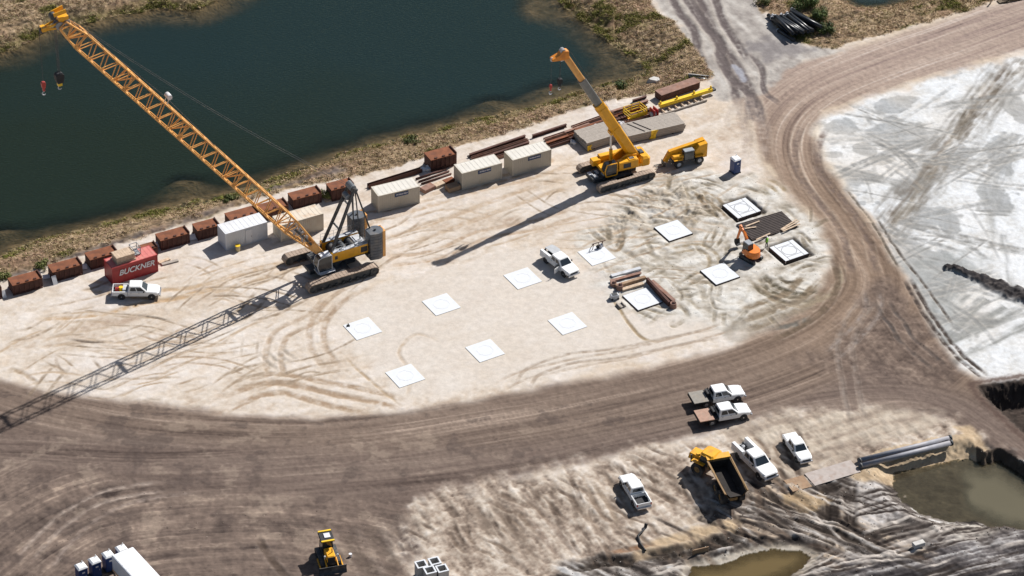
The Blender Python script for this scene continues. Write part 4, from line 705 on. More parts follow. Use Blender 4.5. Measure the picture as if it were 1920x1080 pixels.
def pickup(name, label, cat, loc, rz, kind='pickup', group=None, Lr=2.95, sc_=1.0, open_door=False, deck='deck_brown', cover=False):
    t = thing(name, label, cat, loc, rz, group); W_ = M_('white_paint')
    b = MB(); b.loft([ringx(-1.04, .97, .46, 1.2), ringx(0.3, .98, .46, 1.21), ringx(1.4, .98, .46, 1.2), ringx(2.1, .97, .5, 1.15), ringx(2.6, .93, .52, 1.09, .1), ringx(2.86, .84, .56, .98, .12), ringx(2.93, .76, .6, .9, .1)])
    b.build('body', W_, t)
    z0, z1 = 1.2, 1.86
    c = MB(); rb = [(-1.0, -.85), (-0.92, -.93), (1.3, -.93), (1.42, -.80), (1.42, .80), (1.3, .93), (-0.92, .93), (-1.0, .85)]; rt = [(-0.86, -.66), (-0.78, -.76), (0.6, -.76), (0.7, -.62), (0.7, .62), (0.6, .76), (-0.78, .76), (-0.86, .66)]
    c.loft([[(x, y, z0-0.03) for x, y in rb], [(x, y, z1-0.05) for x, y in rt], [(x*0.94-0.003, y*0.9, z1) for x, y in rt]]); cab = c.build('cab', W_, t)
    def gp(fx, side, h, e=0.012):
        xb = rb[1][0]+(rb[2][0]-rb[1][0])*fx; xt = rt[1][0]+(rt[2][0]-rt[1][0])*fx; yb, yt = .93, .76
        return (xb+(xt-xb)*h, side*(yb+(yt-yb)*h+e), z0-0.03+(z1-0.05-z0+0.03)*h)
    for side in (-1, 1):
        for f0, f1 in ((0.06, 0.46), (0.52, 0.97)):
            MB().quad(gp(f0, side, .16), gp(f1, side, .16), gp(f1-(0.06 if f1 > .9 else 0), side, .86), gp(f0+(0.05 if f0 < .1 else 0), side, .86)).build('window', M_('glass'), cab)
    def fr(y, h, e=0.014): return (1.42+(0.70-1.42)*h+e, y*(.80+(.62-.80)*h), z0-0.03+(z1-0.05-z0+0.03)*h+e*0.6)
    MB().quad(fr(-.97, .06), fr(.97, .06), fr(.97, .93), fr(-.97, .93)).build('windshield', M_('glass'), cab)
    def rr_(y, h, e=0.014): return (-1.0+(.14)*h-e, y*(.85+(.66-.85)*h), z0-0.03+(z1-0.05-z0+0.03)*h)
    MB().quad(rr_(-.85, .25), rr_(.85, .25), rr_(.85, .85), rr_(-.85, .85)).build('rear_window', M_('glass'), cab)
    for side in (-1, 1):
        m = MB(); m.box((1.0, side*1.06, 1.27), (.16, .16, .2)); m.build('mirror', M_('black_plastic'), t)
        m = MB(); m.box((2.86, side*.68, .86), (.16, .24, .16)); m.build('headlight', M_('lamp_clear'), t)
        for x in ((1.95, -1.85) if kind == 'pickup' else (1.95,)): MB().tube((x, side*.80, .42), (x, side*.988, .42), .48, 18).build('wheel_arch', M_('black_plastic'), t)
        for x in (-0.4, 0.6):
            dr = MB().box((x+.1, side*0.982, .86), (.92, .012, .58)).build('door', W_, t); MB().box((x-.22, side*0.995, 1.06), (.16, .02, .04)).build('door_handle', M_('black_plastic'), dr)
        for x in (1.95, -1.85): wheel(t, x, side*.87, .41, .27, side=side)
    m = MB(); m.box((2.93, 0, .80), (.06, 1.05, .2)); m.build('grille', M_('black_plastic'), t)
    m = MB(); m.cbox((2.98, 0, .56), (.2, 1.8, .2), .04); m.build('front_bumper', M_('chrome'), t)
    if kind == 'pickup':
        m = MB()
        for s in (-1, 1): m.loft([[(-1.08, s*.8, .5), (-1.08, s*.975, .5), (-1.08, s*.975, 1.17), (-1.08, s*.85, 1.2)], [(-Lr, s*.8, .55), (-Lr, s*.96, .55), (-Lr, s*.96, 1.15), (-Lr, s*.84, 1.18)]])
        m.box((-1.10, 0, .86), (.06, 1.6, .62)); m.box((-Lr-.03, 0, .86), (.07, 1.9, .58)); m.box(((-1.08-Lr)/2, 0, .60), (Lr-1.1, 1.6, .1)); m.build('truck_bed', W_, t)
        if cover:
            MB().cbox(((-1.08-Lr)/2, 0, 1.2), (Lr-1.06, 1.74, .06), .02).build('bed_cover', W_, t)
        else: MB().box(((-1.1-Lr)/2, 0, .66), (Lr-1.14, 1.58, .02)).build('bed_liner', M_('bed_black'), t)
        m = MB(); m.cbox((-Lr-.16, 0, .55), (.18, 1.8, .18), .03); m.build('rear_bumper', M_('chrome'), t)
        for s in (-1, 1): MB().box((-Lr-.075, s*.86, .95), (.03, .14, .3)).build('tail_light', M_('lamp_red'), t)
    elif kind == 'utility':
        m = MB()
        for s in (-1, 1): m.cbox((-2.07, s*.80, 1.02), (1.98, .42, .95), .04)
        m.box((-2.07, 0, .72), (1.94, 1.16, .1)); m.box((-1.1, 0, 1.05), (.06, 1.16, .7)); m.build('service_body', W_, t)
        for s in (-1, 1):
            m = MB()
            for x in (-2.72, -2.1, -1.48): m.box((x, s*1.018, 1.08), (.56, .015, .6 if abs(x+2.1) > .1 else .3))
            m.build('locker_door', M_('container_white'), t)
            m = MB(); m.tube((-1.85, s*.80, .42), (-1.85, s*1.014, .42), .47, 18); m.build('wheel_arch', M_('black_plastic'), t)
        MB().box((-2.07, 0, .785), (1.8, 1.1, .02)).build('bed_liner', M_('bed_black'), t)
        m = MB(); m.box((-3.12, 0, .58), (.16, 1.8, .18)); m.build('rear_bumper', M_('dark_steel'), t)
        for s in (-1, 1): MB().box((-3.07, s*.84, .9), (.03, .12, .24)).build('tail_light', M_('lamp_red'), t)
    elif kind == 'flatbed':
        m = MB()
        for s in (-1, 1): m.box((-2.0, s*.42, .62), (2.6, .1, .22))
        m.build('chassis', M_('bed_black'), t)
        m = MB(); m.box((-2.5, 0, 1.0), (1.75, 2.2, .1)); m.build('deck', M_(deck), t)
        m = MB(); m.box((-1.36, 0, .92), (.6, 2.05, .22)); m.box((-1.32, .3, 1.2), (.34, 1.0, .45)); m.box((-1.12, 0, 1.5), (.06, 1.7, .06)); m.box((-1.12, .8, 1.25), (.06, .06, .5)); m.box((-1.12, -.8, 1.25), (.06, .06, .5)); m.build('headache_rack', M_('bed_black'), t)
        m = MB(); m.box((-3.42, 0, .85), (.08, 2.1, .2)); m.build('rear_bumper', M_('bed_black'), t)
    if open_door:
        m = MB(); m.box((1.18, -1.42, .86), (.07, .95, .68), rz=0.25); m.build('door', W_, t)
        m = MB(); m.box((1.10, -1.38, 1.40), (.04, .8, .42), rz=0.25); m.build('door_window', M_('glass'), t)
    t.scale = (sc_, sc_, sc_); return t

azA = azim((226, 561), (285, 561)); A_ = pickup('pickup_truck', 'white pickup truck parked in front of the red container, load in its bed', 'pickup truck', roofloc(255.2, 531, azA), azA)
def in_frame(root, x, y): 
    c, s = math.cos(root.rotation_euler.z), math.sin(root.rotation_euler.z); return (root.location.x+(c*x-s*y)*root.scale.x, root.location.y+(s*x+c*y)*root.scale.x)
# load lying in the bed of the first pickup
x, y = in_frame(A_, -2.45, 0.2); m = MB(); m.cbox((0, 0, .16), (.5, .42, .32), .04); m.tube((0, 0, .32), (0, 0, .40), .08); tag(m.build('fuel_can', M_('hook_red'), None, (x, y, .69), azA), 'red fuel can in the bed of the pickup beside the red container', 'fuel can')
x, y = in_frame(A_, -1.95, 0.1); m = MB(); m.tube((0, 0, 0), (0, 0, .5), .25, 12, .28); m.tube((0, 0, .5), (0, 0, .54), .29, 12); tag(m.build('bucket', M_('bright_yellow'), None, (x, y, .69)), 'yellow bucket in the bed of the pickup beside the red container', 'bucket')
x, y = in_frame(A_, -1.5, 0.15); m = MB(); m.cbox((0, 0, .25), (.5, 1.2, .5), .04); m.box((0, 0, .51), (.08, .4, .03)); tag(m.build('tool_box', M_('light_grey'), None, (x, y, .69), azA), 'pale grey tool box behind the cab of the pickup beside the red container', 'tool box')

azB = azim((1020, 492), (1053, 518))
B_ = pickup('utility_truck', 'white utility truck with an open door standing between two white footings', 'utility truck', roofloc(1050.3, 478.5, azB, -0.05), azB, 'utility', open_door=True)
x, y = in_frame(B_, -2.0, 0.35); m = MB(); m.prism([(-.95, -.62), (.95, -.62), (.95, .55), (.4, .75), (-.5, .66), (-.95, .5)], 0, .05, 'z'); m.prism([(-.95, -.6), (-.9, -.6), (-.9, .5), (-.95, .5)], -.3, 0, 'z'); tag(m.build('tarpaulin', M_('tarp_grey'), None, (x, y, 1.54), azB), 'pale grey tarpaulin laid across the open body of the utility truck with the open door', 'tarpaulin')
x, y = in_frame(B_, -2.95, -0.35); m = MB(); m.cbox((0, 0, .2), (.35, .5, .4), .04); m.tube((0, -.2, .4), (0, .2, .4), .12, 10); tag(m.build('air_compressor', M_('black_plastic'), None, (x, y, .80), azB), 'small black compressor on the rear of the utility truck with the open door', 'compressor')

azD = azim((1327, 800), (1387, 789)); gF = 'flatbed trucks side by side on the haul road'
pickup('flatbed_truck', 'white crew cab truck with a reddish brown flat deck, nearer of the two flatbeds', 'flatbed truck', roofloc(1359, 761.5, azD, -0.05), azD, 'flatbed', gF, deck='deck_brown', sc_=1.06)
pickup('flatbed_truck', 'white crew cab truck with a dull grey flat deck, farther of the two flatbeds', 'flatbed truck', roofloc(1348, 727.7, azD, -0.05), azD, 'flatbed', gF, deck='deck_tan', sc_=1.06)
azE = azim((1375, 855), (1426, 905)); E_ = pickup('service_truck', 'white service truck with side lockers parked beside the yellow dump truck', 'service truck', roofloc(1417, 850.5, azE, -0.05), azE, 'utility', sc_=1.14)
for k, (lx, ly, r_) in enumerate(((-1.6, .1, .16), (-2.1, -.15, .2), (-2.6, .15, .14))):
    x, y = in_frame(E_, lx, ly); m = MB(); m.tube((0, 0, 0), (0, 0, .6), r_, 10); m.tube((0, 0, .6), (0, 0, .72), r_*.4, 8)
    tag(m.build('gas_cylinder', M_('light_grey' if k == 1 else 'dark_steel'), None, (x, y, .905)), ['slim dark gas bottle just behind the cab of the service truck', 'fat pale gas bottle in the middle of the service truck bed', 'thin dark gas bottle at the tail of the service truck bed'][k], 'gas bottle')
azF = azim((1472, 830), (1496, 864)); pickup('pickup_truck', 'small white pickup with a white bed cover, rightmost vehicle near the culvert pipes', 'pickup truck', roofloc(1495, 823.5, azF, -0.05), azF, 'pickup', cover=True, sc_=0.92, Lr=2.55)
azG = azim((1212, 940), (1191, 906)); pickup('pickup_truck', 'white pickup with an empty open bed parked alone, nose pointing away', 'pickup truck', roofloc(1191, 906, azG, -0.05), azG, 'pickup')

# ------------------------------------------------------------------ articulated dump truck
def big_wheel(parent, x, y, r, wd, side, rimmat='dirty_yellow'):
    o = wheel(parent, x, y, r, wd, 0.5, rimmat, side); return o
azt = azim((1381, 925), (1343, 857)); gD = G(1360, 884, 2.6)
t = thing('dump_truck', 'yellow articulated dump truck with an empty dark tipping body', 'dump truck', (gD[0], gD[1], 0), azt)
m = MB()   # body: open hopper, x from -3.6 to 2.2
def hop(x, hw, zb, zt): return [(x, -hw, zt), (x, -hw*.62, zb), (x, hw*.62, zb), (x, hw, zt)]
outer = [hop(2.2, 1.42, 1.35, 2.75), hop(-2.2, 1.42, 1.15, 2.6), hop(-3.9, 1.35, 1.75, 2.45)]
for a, b in zip(outer[:-1], outer[1:]):
    for i in range(3): m.quad(a[i], a[i+1], b[i+1], b[i])
inner = [[(x, y*.9, z+(0.14 if abs(y) < 1.2 else 0)) for x, y, z in r] for r in outer]
for a, b in zip(inner[:-1], inner[1:]):
    for i in range(3): m.quad(a[i], b[i], b[i+1], a[i+1])
    for i in (0, 3): m.quad(a[i], outer[inner.index(a)][i], outer[inner.index(b)][i], b[i])
m.box((2.25, 0, 2.1), (.12, 2.7, 1.35)); body = m.build('tipping_body', M_('dirty_yellow'), t)
m = MB(); lin_ = [[(x, y*.985, z+.03) for x, y, z in r] for r in inner]
for a, b in zip(lin_[:-1], lin_[1:]):
    for i in range(3): m.quad(a[i], b[i], b[i+1], a[i+1])
m.box((2.15, 0, 2.0), (.06, 2.3, 1.1)); m.build('shade_liner', M_('hopper_shade'), body)  # added dark sheet, its colour stands for shade in the hopper
m = MB(); m.prism([(2.2, 2.78), (3.0, 2.95), (3.0, 3.02), (2.2, 2.9)], -1.45, 1.45); m.build('rock_guard', M_('machine_yellow'), body)
m = MB()
for s in (-1, 1): m.beam((-3.9, s*1.4, 2.5), (2.25, s*1.47, 2.76), .14, .12)
m.build('body_rail', M_('dirty_yellow'), body)
m = MB(); m.box((-.4, 0, .95), (5.6, .9, .4)); m.build('rear_frame', M_('dirty_yellow'), t)
for x in (-2.3, -.55):
    for s in (-1, 1): big_wheel(t, x, s*1.15, .85, .65, s)
ha = R_(36); ca, sa_ = math.cos(ha), math.sin(ha)
def tr_(x, y, z=0): return (2.6+ca*x-sa_*y, sa_*x+ca*y, z)
m = MB(); m.box(tr_(1.6, 0, 1.3), (3.3, 1.0, .8), rz=ha); m.build('tractor_frame', M_('machine_yellow'), t)
m = MB(); c0 = tr_(1.0, 0.0, 2.2); m.box(c0, (1.9, 2.1, 1.5), rz=ha, top=(.86, .9)); cabo = m.build('cab', M_('glass'), t)
m = MB(); m.cbox((c0[0], c0[1], 3.03), (2.0, 2.15, .2), .25, rz=ha); m.build('cab_roof', M_('machine_yellow'), cabo)
m = MB()
for dx in (-.8, .8):
    for dy in (-.9, .9):
        p = tr_(1.0+dx, dy, 1.4); q_ = tr_(1.0+dx*.86, dy*.9, 2.97); m.beam(p, q_, .12, .12)
m.build('cab_pillar', M_('machine_yellow'), cabo)
m = MB(); ch = tr_(2.75, 0, 1.75); m.box(ch, (1.9, 1.5, .8), rz=ha, top=(.85, .85)); m.build('hood', M_('machine_yellow'), t)
m = MB(); m.tube(tr_(3.1, .95, 1.1), tr_(3.1, .95, 2.2), .1); m.build('exhaust', M_('dark_steel'), t)
m = MB(); m.tube(tr_(2.3, .75, 2.4), tr_(2.3, .75, 2.75), .28, 12); m.build('air_cleaner', M_('machine_yellow'), t)
for s in (-1, 1):
    p = tr_(1.9, s*1.2, 0); o = big_wheel(t, p[0], p[1], .85, .65, s); o.rotation_euler = (0, 0, ha)
    m = MB(); q_ = tr_(1.9, s*1.15, 1.82); m.box(q_, (1.7, .7, .08), rz=ha); m.build('fender', M_('machine_yellow'), t)

# ------------------------------------------------------------------ crawler track helper
def crawler(parent, x0, x1, y, h, wd, name='crawler_track', pad_mat='track_steel', pads=40, rollers=8):
    """one endless track lying along x"""
    r = h/2; prof = []
    for i in range(9): a = -math.pi/2+math.pi*i/8; prof.append((x1-r+r*math.cos(a), r+r*math.sin(a)))
    for i in range(9): a = math.pi/2+math.pi*i/8; prof.append((x0+r+r*math.cos(a), r+r*math.sin(a)))
    # resample the loop into track plates
    P = [Vector((a, 0, b)) for a, b in prof]; P.append(P[0]); S = [0]
    for a, b in zip(P[:-1], P[1:]): S.append(S[-1]+(b-a).length)
    m = MB(); step = S[-1]/pads
    def at_s(s):
        s = s % S[-1]
        for i in range(len(S)-1):
            if S[i+1] >= s: k = (s-S[i])/max(1e-6, S[i+1]-S[i]); return P[i].lerp(P[i+1], k)
        return P[-1]
    for i in range(pads):
        a = at_s(i*step+step*.04); b = at_s((i+1)*step-step*.04); m.beam((a.x, y, a.z), (b.x, y, b.z), wd, .09, up=(0, 1, 0)) if False else None
        d = (b-a).normalized(); nrm = Vector((-d.z, 0, d.x)); c = (a+b)/2+nrm*0.05
        vs = [];
        for o in (a, b):
            for sy in (-1, 1):
                for k in (0, 1): vs.append((o.x+nrm.x*k*.09, y+sy*wd/2, o.z+nrm.z*k*.09))
        m.add(vs, [(0, 1, 3, 2), (4, 6, 7, 5), (0, 4, 5, 1), (2, 3, 7, 6), (1, 5, 7, 3), (0, 2, 6, 4)])
    tr = m.build(name, M_(pad_mat), parent)
    m = MB(); m.box(((x0+x1)/2, y, r), (x1-x0-h*.9, wd*.55, h*.62)); m.build('track_frame', M_('dark_steel'), tr)
    m = MB()
    for i in range(rollers):
        xx = x0+h*.8+(x1-x0-h*1.6)*i/(rollers-1); m.tube((xx, y-wd*.42, h*.22), (xx, y+wd*.42, h*.22), h*.15, 10)
    m.build('track_rollers', M_('dark_steel'), tr)
    for xx in (x0+r, x1-r):
        m = MB(); m.tube((xx, y-wd*.4, r), (xx, y+wd*.4, r), r*.78, 16); m.tube((xx, y-wd*.47, r), (xx, y+wd*.47, r), r*.25, 10); m.build('sprocket', M_('dark_steel'), tr)
    return tr
def to_local(root, P):
    d = Vector(P)-root.location; return Matrix.Rotation(-root.rotation_euler.z, 3, 'Z') @ d
def LP(root, px, py, z): return to_local(root, G(px, py, z))

# ------------------------------------------------------------------ big lattice boom crawler crane
AZ1 = R_(210.0)
nf_, nr_ = G(577, 549, 0.0), G(706, 511, 0.0); ff_ = G(527, 491, 0.2)
azt1 = math.atan2(nf_[1]-nr_[1], nf_[0]-nr_[0])
mid = (nf_+nr_)/2; ln_ = np.array([-math.sin(azt1), math.cos(azt1), 0]); gauge = abs(np.dot(ff_-nf_, ln_)); gauge = min(max(gauge, 5.6), 7.0)
cen = mid-ln_*(gauge/2)
t = thing('lattice_boom_crane', 'large crawler crane with a long orange lattice boom leaning out over the pond', 'crane', (cen[0], cen[1], 0), AZ1)
K = t; und = AZ1-azt1
tl = np.linalg.norm(nf_-nr_)
hx = tl/2+.15
def rotz(p, a): return (p[0]*math.cos(a)-p[1]*math.sin(a), p[0]*math.sin(a)+p[1]*math.cos(a), p[2])
for s in (-1, 1):
    tr = crawler(t, -hx, hx, s*gauge/2, 1.35, 1.15, pads=46, rollers=9); tr.rotation_euler = (0, 0, -und)
m = MB(); m.box((0, 0, .95), (3.0, gauge, .7)); m.box((2.2, 0, .8), (2.0, 1.6, .5)); m.box((-2.2, 0, .8), (2.0, 1.6, .5)); m.tube((0, 0, 1.3), (0, 0, 1.75), 1.5, 24); o = m.build('carbody', M_('dark_steel'), t); o.rotation_euler = (0, 0, -und)
# superstructure
m = MB(); m.box((-1.2, 0, 2.0), (7.6, 2.9, .5)); m.build('turntable_deck', M_('dark_steel'), t)
for s in (-1, 1):
    m = MB(); m.cbox((-2.0, s*1.42, 2.85), (5.2, .75, 1.35), .05); hs = m.build('machine_house', M_('crane_yellow'), t)
    m = MB(); m.cbox((-2.1, s*1.40, 3.56), (5.0, .7, .06), .02); m.box((-3.4, s*1.4, 3.66), (.9, .5, .14)); m.box((-1.0, s*1.4, 3.64), (.5, .4, .12)); m.build('walkway', M_('light_grey'), hs)
    m = MB(); m.box((-4.0, s*1.803, 2.85), (.95, .02, .8)); m.build('vent_grille', M_('black_plastic'), hs)
    m = MB(); m.box((.0, s*1.803, 2.8), (.4, .02, .5)); m.build('access_hatch', M_('dark_steel'), hs)
m = MB()
for k in range(3): m.box((-1.4-k*.9, 1.805, 2.8), (.55, .012, .38)) if False else None
m = MB()
for xx in (-.4, -1.7, -3.0): m.tube((xx, -.85, 2.85), (xx, .85, 2.85), .48, 18); m.tube((xx, -.9, 2.85), (xx, -.82, 2.85), .62, 18); m.tube((xx, .82, 2.85), (xx, .9, 2.85), .62, 18)
m.build('hoist_winches', M_('dark_steel'), t)
m = MB(); m.cbox((-3.9, 0, 2.95), (1.3, 1.9, 1.0), .05); m.box((-3.9, 0, 3.5), (.8, 1.4, .1)); m.build('engine_cover', M_('light_grey'), t)
m = MB()
for s in (-1, 1):
    for k in range(9): xx = -4.5+k*.62; m.tube((xx, s*1.74, 3.55), (xx, s*1.74, 4.45), .022, 5)
    for zz in (4.0, 4.45): m.tube((-4.5, s*1.74, zz), (.46, s*1.74, zz), .022, 5)
m.build('handrail', M_('grey_steel'), t)
# operator cab on the left-hand side of the boom
cc = LP(t, 607, 493, 2.5); m = MB(); m.prism([(-.9, -1.1), (.9, -1.1), (1.15, -.2), (.95, .9), (.5, 1.1), (-.9, 1.1)], cc.y-.55, cc.y+.55); m.v = [(a+cc.x, b, c+2.65) for a, b, c in m.v]; cab_ = m.build('operator_cab', M_('glass'), t)
m = MB()
for s in (-1, 1):
    pr = [(-.9, -1.1), (.9, -1.1), (1.15, -.2), (.95, .9), (.5, 1.1), (-.9, 1.1)]
    for a, b in zip(pr, pr[1:]+pr[:1]): m.beam((cc.x+a[0], cc.y+s*.56, 2.65+a[1]), (cc.x+b[0], cc.y+s*.56, 2.65+b[1]), .07, .07, up=(0, 1, 0))
m.box((cc.x-.15, cc.y, 3.79), (1.4, 1.1, .08)); m.build('cab_frame', M_('container_white'), cab_)
m = MB(); m.box((cc.x-.1, cc.y+.75, 1.5), (2.2, .5, .06)); m.box((cc.x-.1, cc.y, 1.48), (2.4, 1.3, .12)); m.build('cab_step', M_('light_grey'), cab_)
# counterweight stacks
for (px, py, zt, sd_) in ((703, 431, 5.1, 1), (669, 402, 5.1, -1)):
    c = LP(t, px, py, zt); m = MB(); n_ = 9; st = 4.0/n_
    prof = [(1.05, -.75), (1.05, .75)]+[(-.05+1.0*math.cos(a), 1.0*math.sin(a)) for a in [math.pi/2+math.pi*i/10 for i in range(11)]]
    for k in range(n_): m.prism([(c.x+a, c.y+b) for a, b in prof], zt-4.0+k*st+.02, zt-4.0+(k+1)*st-.02, 'z')
    m.prism([(c.x+a*.94, c.y+b*.94) for a, b in prof], zt-4.0, zt-.05, 'z'); cw = m.build('counterweight', M_('weight_grey'), t)
    m = MB()
    for k in range(n_): m.box((c.x-1.10, c.y, zt-4.0+(k+.5)*st), (.22, 1.0, st*.62))
    m.box((c.x-.95, c.y-.66, zt-2.0), (.4, .14, 3.95)); m.box((c.x-.95, c.y+.66, zt-2.0), (.4, .14, 3.95)); m.build('weight_edge', M_('boom_orange'), cw)
    m = MB(); m.tube((c.x, c.y, zt), (c.x, c.y, zt+.2), .16, 10); m.build('lifting_lug', M_('dark_steel'), cw)
m = MB(); c1 = LP(t, 703, 431, 5.1); c2 = LP(t, 669, 402, 5.1); m.box(((c1.x+c2.x)/2+.5, (c1.y+c2.y)/2, 1.9), (1.4, abs(c1.y-c2.y)+1.4, .5)); m.build('counterweight_tray', M_('dark_steel'), t)
# boom
foot_w = Vector((-24.63, 339.2, 2.75)); tip_w = Vector((-53.3, 323.0, 46.2))
FT = to_local(t, foot_w); TP = to_local(t, tip_w); FT.y = TP.y = 0.0
ax = (TP-FT).normalized(); Lb = (TP-FT).length; sidev = Vector((0, 1, 0)); upv = ax.cross(sidev)*-1
if upv.z < 0: upv = -upv
def bp_(s, y, h): return FT+ax*s+sidev*y+upv*h
BW, BD = 1.18, 1.05   # half width, half depth
def lattice(s0, s1, nb, w0, w1, d0, d1, r=.115, name='boom_section', parent=None, lr=.066):
    m = MB()
    for i in range(nb):
        a, b = i/nb, (i+1)/nb; mi = (a+b)/2
        wa, wb, wm = [w0+(w1-w0)*k for k in (a, b, mi)]; da, db, dm = [d0+(d1-d0)*k for k in (a, b, mi)]
        sa2, sb2, sm = [s0+(s1-s0)*k for k in (a, b, mi)]
        for y in (-1, 1):
            for h in (-1, 1): m.tube(bp_(sa2, y*wa, h*da), bp_(sb2, y*wb, h*db), r, 6, cap=False)
            m.tube(bp_(sa2, y*wa, -da), bp_(sm, y*wm, dm), lr, 5, cap=False); m.tube(bp_(sm, y*wm, dm), bp_(sb2, y*wb, -db), lr, 5, cap=False)
        for h in (-1, 1):
            m.tube(bp_(sa2, -wa, h*da), bp_(sm, wm, h*dm), lr, 5, cap=False); m.tube(bp_(sm, wm, h*dm), bp_(sb2, -wb, h*db), lr, 5, cap=False)
    for s, w_, d_ in ((s0, w0, d0), (s1, w1, d1)):
        for y in (-1, 1): m.tube(bp_(s, y*w_, -d_), bp_(s, y*w_, d_), lr*1.4, 6)
        for h in (-1, 1): m.tube(bp_(s, -w_, h*d_), bp_(s, w_, h*d_), lr*1.4, 6)
        m.tube(bp_(s, -w_, -d_), bp_(s, w_, d_), lr, 5)
    return m.build(name, M_('boom_orange'), parent)
butt = lattice(0.9, 8.0, 4, .95, BW, .28, BD, .13, 'boom', t, .06)
m = MB()
for y in (-1, 1):
    vs = [bp_(0, y*.95, -.22), bp_(0, y*.95, .22), bp_(3.2, y*1.02, .56), bp_(3.2, y*1.02, -.56)]; vs2 = [v+sidev*.06*y for v in vs]
    m.add(vs+vs2, [(0, 1, 2, 3), (7, 6, 5, 4), (0, 4, 5, 1), (1, 5, 6, 2), (2, 6, 7, 3), (3, 7, 4, 0)])
m.build('boom_foot', M_('boom_orange'), butt)
m = MB(); 
for s_, r_ in ((4.6, .5), (6.4, .55)): m.tube(bp_(s_, -.8, 0), bp_(s_, .8, 0), r_*.7, 16); m.tube(bp_(s_, -.85, 0), bp_(s_, -.78, 0), r_, 16); m.tube(bp_(s_, .78, 0), bp_(s_, .85, 0), r_, 16)
m.tube(bp_(5.5, -.8, .35), bp_(5.5, .8, .35), .2, 10); m.beam(bp_(4.2, 0, .5), bp_(7.4, 0, .8), 1.3, .08, up=upv); m.build('boom_winch', M_('light_grey'), butt)
m = MB(); m.beam(bp_(3.0, BW*.85, .05), bp_(7.2, BW+.02, .1), .05, .3, up=upv); m.build('name_board', M_('dark_steel'), butt)
lens = [8.0, 19.5, 31.0, 42.0, Lb-3.2]
for a, b in zip(lens[:-1], lens[1:]): lattice(a+.04, b-.04, max(2, int(round((b-a)/2.35))), BW, BW, BD, BD, .115, 'boom_section', butt)
hd = lattice(Lb-3.15, Lb, 2, BW, .75, BD, .5, .11, 'boom_head', butt, .06)
m = MB()
for y in (-.6, -.2, .2, .6): m.tube(bp_(Lb+.1, y-.07, -.35), bp_(Lb+.1, y+.07, -.35), .5, 16); m.tube(bp_(Lb-.3, y-.06, .55), bp_(Lb-.3, y+.06, .55), .4, 16)
m.build('head_sheave', M_('grey_steel'), hd)
# short runner tip reaching forward from the head
e1_ = bp_(Lb, 0, 0); fw = Vector((1, 0, -.12)).normalized(); q1 = e1_+fw*2.2
m = MB()
for y in (-.5, .5): m.beam(e1_+Vector((-.3, y, .4)), q1+Vector((0, y*.5, 0)), .12, .22); m.beam(e1_+Vector((-.3, y, -.5)), q1+Vector((0, y*.5, -.1)), .12, .22); m.beam(e1_+Vector((-.6, y, 1.6)), e1_+Vector((.9, y*.7, 1.3)), .12, .5)
m.box(e1_+Vector((-.2, 0, .7)), (1.2, 1.3, .5)); m.box(q1, (.5, .9, .5)); m.build('runner_tip', M_('crane_yellow'), hd)
m = MB(); m.tube(q1+Vector((.1, -.08, -.2)), q1+Vector((.1, .08, -.2)), .42, 16); m.build('runner_sheave', M_('dark_steel'), hd); MB().tube(e1_+Vector((.9, -.35, 1.1)), e1_+Vector((.9, .35, 1.1)), .4, 14).build('guide_sheave', M_('dark_steel'), hd)
dm_ = bp_(35.6, 0, BD+.95); m = MB(); m.tube(bp_(35.6, -.45, BD+.9), bp_(35.6, .45, BD+.9), .34, 14); m.beam(bp_(35.1, -.35, BD), bp_(35.6, -.35, BD+.9), .08, .08); m.beam(bp_(35.1, .35, BD), bp_(35.6, .35, BD+.9), .08, .08); m.build('rope_roller', M_('container_white'), butt)
# mast (A-frame), backstays and pendant lines
mt_ = LP(t, 657, 348, 11.6); mt_.y = 0; mb_ = Vector((FT.x-.4, 0, 2.6))
m = MB()
for y in (-1, 1):
    m.beam(mb_+Vector((0, y*1.25, 0)), mt_+Vector((0, y*.72, 0)), .26, .36); 
for k in (.42, .78): a = mb_.lerp(mt_, k); wv = 1.25+(.72-1.25)*k; m.beam(a+Vector((0, -wv, 0)), a+Vector((0, wv, 0)), .18, .18)
mast = m.build('mast', M_('dark_steel'), t)
m = MB(); m.box(mt_+Vector((.0, 0, -.1)), (.9, 1.7, .5), ry=-.5); m.build('mast_head', M_('dark_steel'), mast)
m = MB()
for y in (-.6, -.36, -.12, .12, .36, .6): m.tube(mt_+Vector((.1, y-.05, .15)), mt_+Vector((.1, y+.05, .15)), .46, 14); m.tube(mt_+Vector((.75, y*.8-.05, -1.1)), mt_+Vector((.75, y*.8+.05, -1.1)), .38, 14)
m.build('mast_sheave', M_('grey_steel'), mast)
m = MB()
for (px, py) in ((695, 433), (662, 404)):
    e = LP(t, px, py, 4.6); m.beam(mt_+Vector((-.2, .6 if e.y > 0 else -.6, 0)), e, .12, .2)
    m.beam(mt_+Vector((-.3, .3 if e.y > 0 else -.3, 0)), Vector((-4.2, e.y*.45, 3.0)), .1, .14)
m.build('backstay', M_('dark_steel'), mast)
m = MB()
for y in (-.55, .55):
    pts = [mt_+Vector((.2, y, .2))]; e = bp_(Lb-.6, y, .9)
    for k in range(1, 17):
        q_ = pts[0].lerp(e, k/16); q_.z -= .9*math.sin(math.pi*k/16); m.tube(pts[-1] if k > 1 else pts[0], q_, .024, 5, cap=False); pts.append(q_)
m.build('pendant_line', M_('dark_steel'), mast)
m = MB(); pts0 = bp_(6.4, .3, .4); 
for y, sgn in ((.25, 1), (-.25, 1)): m.tube(bp_(6.4, y, .4), bp_(35.6, y, BD+.6), .018, 5, cap=False); m.tube(bp_(35.6, y, BD+.6), bp_(Lb-.3, y, .95), .018, 5, cap=False)
m.build('hoist_rope', M_('dark_steel'), butt)
